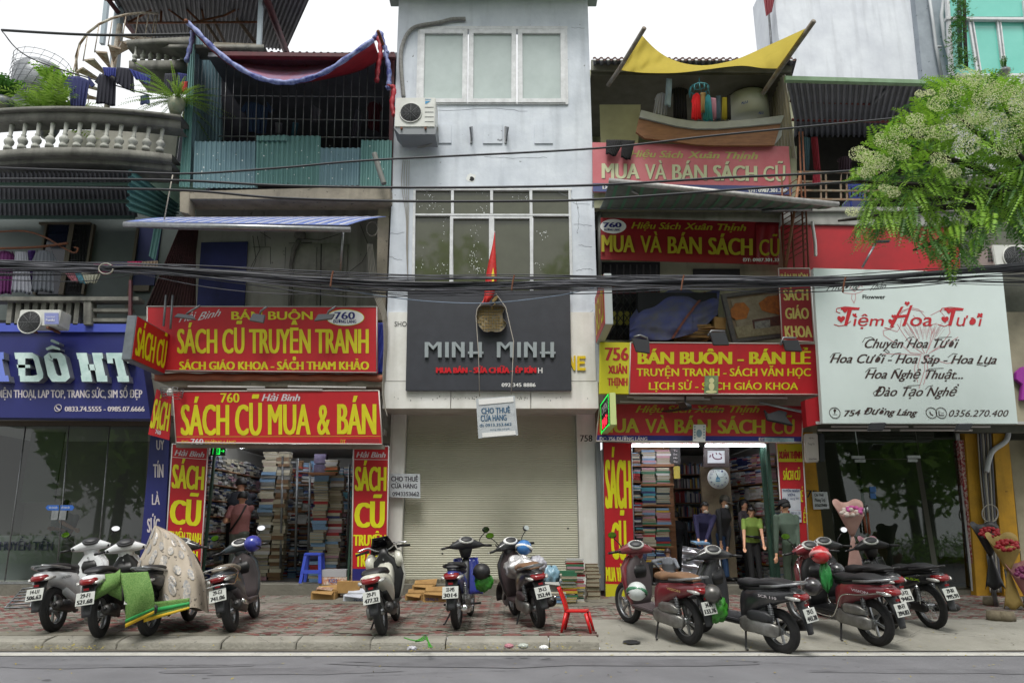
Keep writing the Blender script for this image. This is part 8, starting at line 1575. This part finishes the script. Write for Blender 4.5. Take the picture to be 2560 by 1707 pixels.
for k in range(40):
    u0,v0=.03+.0115*k*2.2%.5+.5*0,.16+((k*.618)%1)*.8;u0=((k*.381)%.46)+.02
    pts=[]
    for a in range(10):
        p=drape(u0+.02*math.cos(a*PI/5),v0+.055*math.sin(a*PI/5));p.y-=.012;pts.append(p-_c.location)
    m.poly(pts)
stuff(m.build('printed_flower',MED,_c))
MATG=mat('woven_green_mat','46702a',.7,col2='6f8f4c',scale=60,contrast=.4,bump=.4,bscale=90);MATS=mat('mat_yellow_edge','c8a422',.7);MATD=mat('mat_green_band','2f9a50',.7)
r=thing('woven_mat','green woven plastic mat with yellow edge folded over the covered scooter','mat',V(345,1570,9.6))
def flap(u,v):return V(lerp(300,372,u)+10*math.sin(v*3)-2+14*v*v,lerp(1432,1428,u)+v*lerp(135,104,u),9.3-.08*math.sin(v*PI)+.02*math.sin(u*6+v*4))
part('flap',MATG,r,lambda mb:mb.grid(flap,12,24),solid=.006);part('edge_band',MATS,r,lambda mb:mb.grid(lambda u,v:flap(u,.94+.07*v)-Vector((0,.008,0)),12,2),solid=.004);part('green_band',MATD,r,lambda mb:mb.grid(lambda u,v:flap(u,.86+.05*v)-Vector((0,.008,0)),12,2),solid=.004)
low=lambda u,v:V(lerp(360,474,u),lerp(1507,1494,u)+v*lerp(48,27,u),9.4+.1*u+.03*math.sin(u*8))
part('lower_sheet',MATG,r,lambda mb:mb.grid(low,16,6),solid=.006);part('green_band',MATD,r,lambda mb:mb.grid(lambda u,v:low(u,.35+.25*v)-Vector((0,.008,0)),16,2),solid=.004);part('edge_band',MATS,r,lambda mb:mb.grid(lambda u,v:low(u,.8+.2*v)-Vector((0,.008,0)),16,2),solid=.004)
part('roll',MATG,r,lambda mb:mb.grid(lambda u,v:V(lerp(206,300,u),lerp(1506,1452,u)+lerp(14,32,u)*math.sin(v*5.2)*.7-8*u,9.35+.09*math.cos(v*5.2)),16,16),solid=.006);part('roll',MATG,r,lambda mb:mb.grid(lambda u,v:V(lerp(262,304,u)+10*v*(1-u),lerp(1434,1430,u)+v*lerp(50,70,u)+4*math.sin(v*9),9.4-.1*math.sin(v*3)),12,14),solid=.006)
def bouquet(label,px,Y,wrap,fl,s=1.0,tail=1,post=1):
    c=V(px[0],px[1],Y);r=thing('bouquet',label,'bouquet',c-Vector((0,0,.5)));k=.21*s
    part('wrap',wrap,r,lambda mb:mb.grid(lambda u,v:c+Vector(((.03+(k-.03)*v)*math.cos(2*PI*u)*(1+.12*math.sin(10*PI*u)*v),(.03+(k-.03)*v)*math.sin(2*PI*u)*.7,(-.3+.42*v+.05*math.sin(6*PI*u)*v+.12*v*math.sin(2*PI*u))*s)),40,8,True,True),solid=.004)
    if tail:part('wrap_tail',wrap,r,lambda mb:mb.grid(lambda u,v:c+Vector(((.02+.14*v)*math.cos(2*PI*u),(.02+.06*v)*math.sin(2*PI*u),(-.3-.5*v+.03*math.sin(8*PI*u)*v)*s)),30,6,True,True),solid=.004)
    for i in range(22):
        a=i*2.4;q=math.sqrt(i/22)*k*.78;part('rose',fl[i%len(fl)],r,lambda mb:mb.ball(c+Vector((q*math.cos(a),q*.6*math.sin(a)-.06,.06+.03*math.cos(a)+.06*math.sin(a))),(.036*s,.036*s,.032*s),10,7))
    if post:part('stand',STEEL,r,lambda mb:mb.tube([c-Vector((0,-.05,.3)),Vector((c.x,c.y+.05,gz(c.x,Y)))],.03,8))
PK,RD,PUR,WR=mat('rose_pink','b04c8a',.6),mat('rose_red','8c101c',.6),mat('rose_purple','6e2450',.6),mat('rose_white','bcb0a8',.6)
bouquet('pink wrapped bouquet of white and magenta roses on a grey post',(2125,1287),12.9,mat('blush_wrap','b08e84',.6,col2='a07c74',scale=4),[WR,PK,WR,PK,WR],1.15);bouquet('small bouquet with a card behind the dark motorbike',(2172,1365),12.6,mat('rose_wrap','a0707a',.6),[WR,PK],.7);bouquet('black wrapped bouquet of red flowers by the ochre pillar',(2468,1340),12.4,mat('black_wrap','1a1a1c',.5),[RD],1.0);bouquet('yellow wrapped bouquet of red roses on a tall grey post',(2512,1372),12.1,mat('straw_wrap','9c8448',.7,col2='86703a',scale=5),[RD],1.1);bouquet('purple rose bouquet low at the street edge',(2558,1440),12.0,mat('old_rose_wrap','946464',.6),[PUR],1.0)
for i,(x,y)in enumerate([(2490,1550),(2518,1552),(2478,1512)]):solo(MB().lathe([(.11,0),(.12,.05),(.1,.13),(.06,.13),(.05,.02)],Matrix.Translation(at(x,y)),16),'concrete_block',mat('block_tan','7c725e',.9,col2='5c5446',scale=6,bump=.4),['round concrete stand foot out on the ramp','round concrete stand foot beside the first one','round concrete stand foot against the ochre pillar'][i],'stand foot')
r=thing('steel_ramp','grey steel ramp of flat rungs leaning on the step beside the white scooter','ramp',at(45,1520));A_,B_,C2,D_=at(12,1522),at(75,1520),V(78,1462,YG),V(60,1468,YG)
part('side_rail',STEEL,r,lambda mb:[mb.tube([A_+Vector((0,0,.02)),D_],.014,5),mb.tube([B_+Vector((0,0,.02)),C2+Vector((.1,0,0))],.014,5)]);[part('rung',STEEL,r,lambda mb:mb.tube([A_.lerp(D_,k/7)+Vector((0,0,.02)),B_.lerp(C2+Vector((.1,0,0)),k/7)+Vector((0,0,.02))],.014,5))for k in range(8)]
FLM=mat('fallen_leaf','a89a2c',.7,col2='7c6a24',scale=30);mb=MB()
for i in range(420):
    x,y=RT_.choice([(RT_.uniform(0,2560),RT_.uniform(1600,1700)),(RT_.gauss(1200,160),RT_.gauss(1622,5)),(RT_.gauss(150,60),RT_.gauss(1620,4)),(RT_.uniform(1500,2500),RT_.uniform(1560,1640)),(RT_.uniform(0,2560),RT_.uniform(1540,1620))])
    p=at(x,y)+Vector((0,0,.012));a=RT_.uniform(0,2*PI);s_=RT_.uniform(.012,.028);e=Vector((math.cos(a)*s_,math.sin(a)*s_,RT_.uniform(-.004,.008)));f=Vector((-e.y*.4,e.x*.4,0));mb._a([p-e,p+f,p+e,p-f],[(0,1,2,3)])
stuff(solo(mb,'fallen_leaves',FLM,'small yellow leaves fallen along the kerb and road','leaves'))
mb=MB()
for k in range(3):mb.tube(curve([at(1010+14*k,1600+5*k)+Vector((0,0,.03)),at(1040+8*k,1612)+Vector((0,0,.05)),at(1065,1598+4*k)+Vector((0,0,.04)),at(1072+4*k,1622)+Vector((0,0,.02))],5),.007,4)
solo(mb,'plastic_ribbon',mat('ribbon_green','3c8a28',.5),'tangled bright green plastic ribbon on the kerb','ribbon')
for i,(lab,x,y,m_,s_)in enumerate([('crumpled white paper in the gutter before the red chair',1360,1622,WHI,.035),('crushed clear wrapper under the green ribbon',1030,1624,WBAG,.045),('spilled cup with red print in the gutter',1272,1618,mat('cup_red','a8707a',.3),.035),('small clear food tub next to the red cup',1308,1618,mat('tub_clear','a4aaa2',.2),.04)]):
    p=at(x,y);(crumple if i<2 else crumple)(lab,'litter',(x,y-4),p.y,s_,m_,'litter',(1.4,.9,.7),20+i)
m=MB();blob(m,at(1578,1606).x,at(1578,1606).y,.11,.09,.02);struct(m.build('drain_hole',DARK))
mb=MB()
for _ in range(9000):
    p=Vector((RT_.uniform(-30,30),RT_.uniform(-6.6,-5.6),RT_.uniform(-.1,1.0+.25*math.sin(_))));e,f=rv()*.11,rv()*.07;mb._a([p-e,p+f,p+e,p-f],[(0,1,2,3)])
solo(mb,'hedge',LEAF,'clipped green hedge along the road behind the photographer','hedge')
R2=random.Random(41);mb=MB()
for(x0,y0,x1,y1)in[(150,1618,190,1585),(680,1610,640,1590),(700,1612,705,1592),(930,1618,1000,1590),(1490,1620,1515,1596),(1540,1560,1575,1600),(1575,1600,1640,1622),(1640,1575,1700,1600),(1900,1560,1990,1590),(2060,1600,2160,1618),(2240,1610,2300,1580),(2300,1580,2470,1592),(2400,1560,2550,1572),(1800,1650,2100,1668),(300,1668,700,1660),(900,1690,1300,1676),(30,1600,120,1594),(1520,1545,1600,1552)]:
    n=12;P=[at(lerp(x0,x1,k/n)+R2.uniform(-5,5),lerp(y0,y1,k/n)+R2.uniform(-1,1))+Vector((0,0,.02 if x0>1480 and y0<1640 else .009))for k in range(n+1)]
    for a,b in zip(P,P[1:]):w=Vector((0,R2.uniform(.004,.014),0));mb.poly([a,b,b+w,a+w*.7])
struct(mb.build('pavement_crack',DARK))
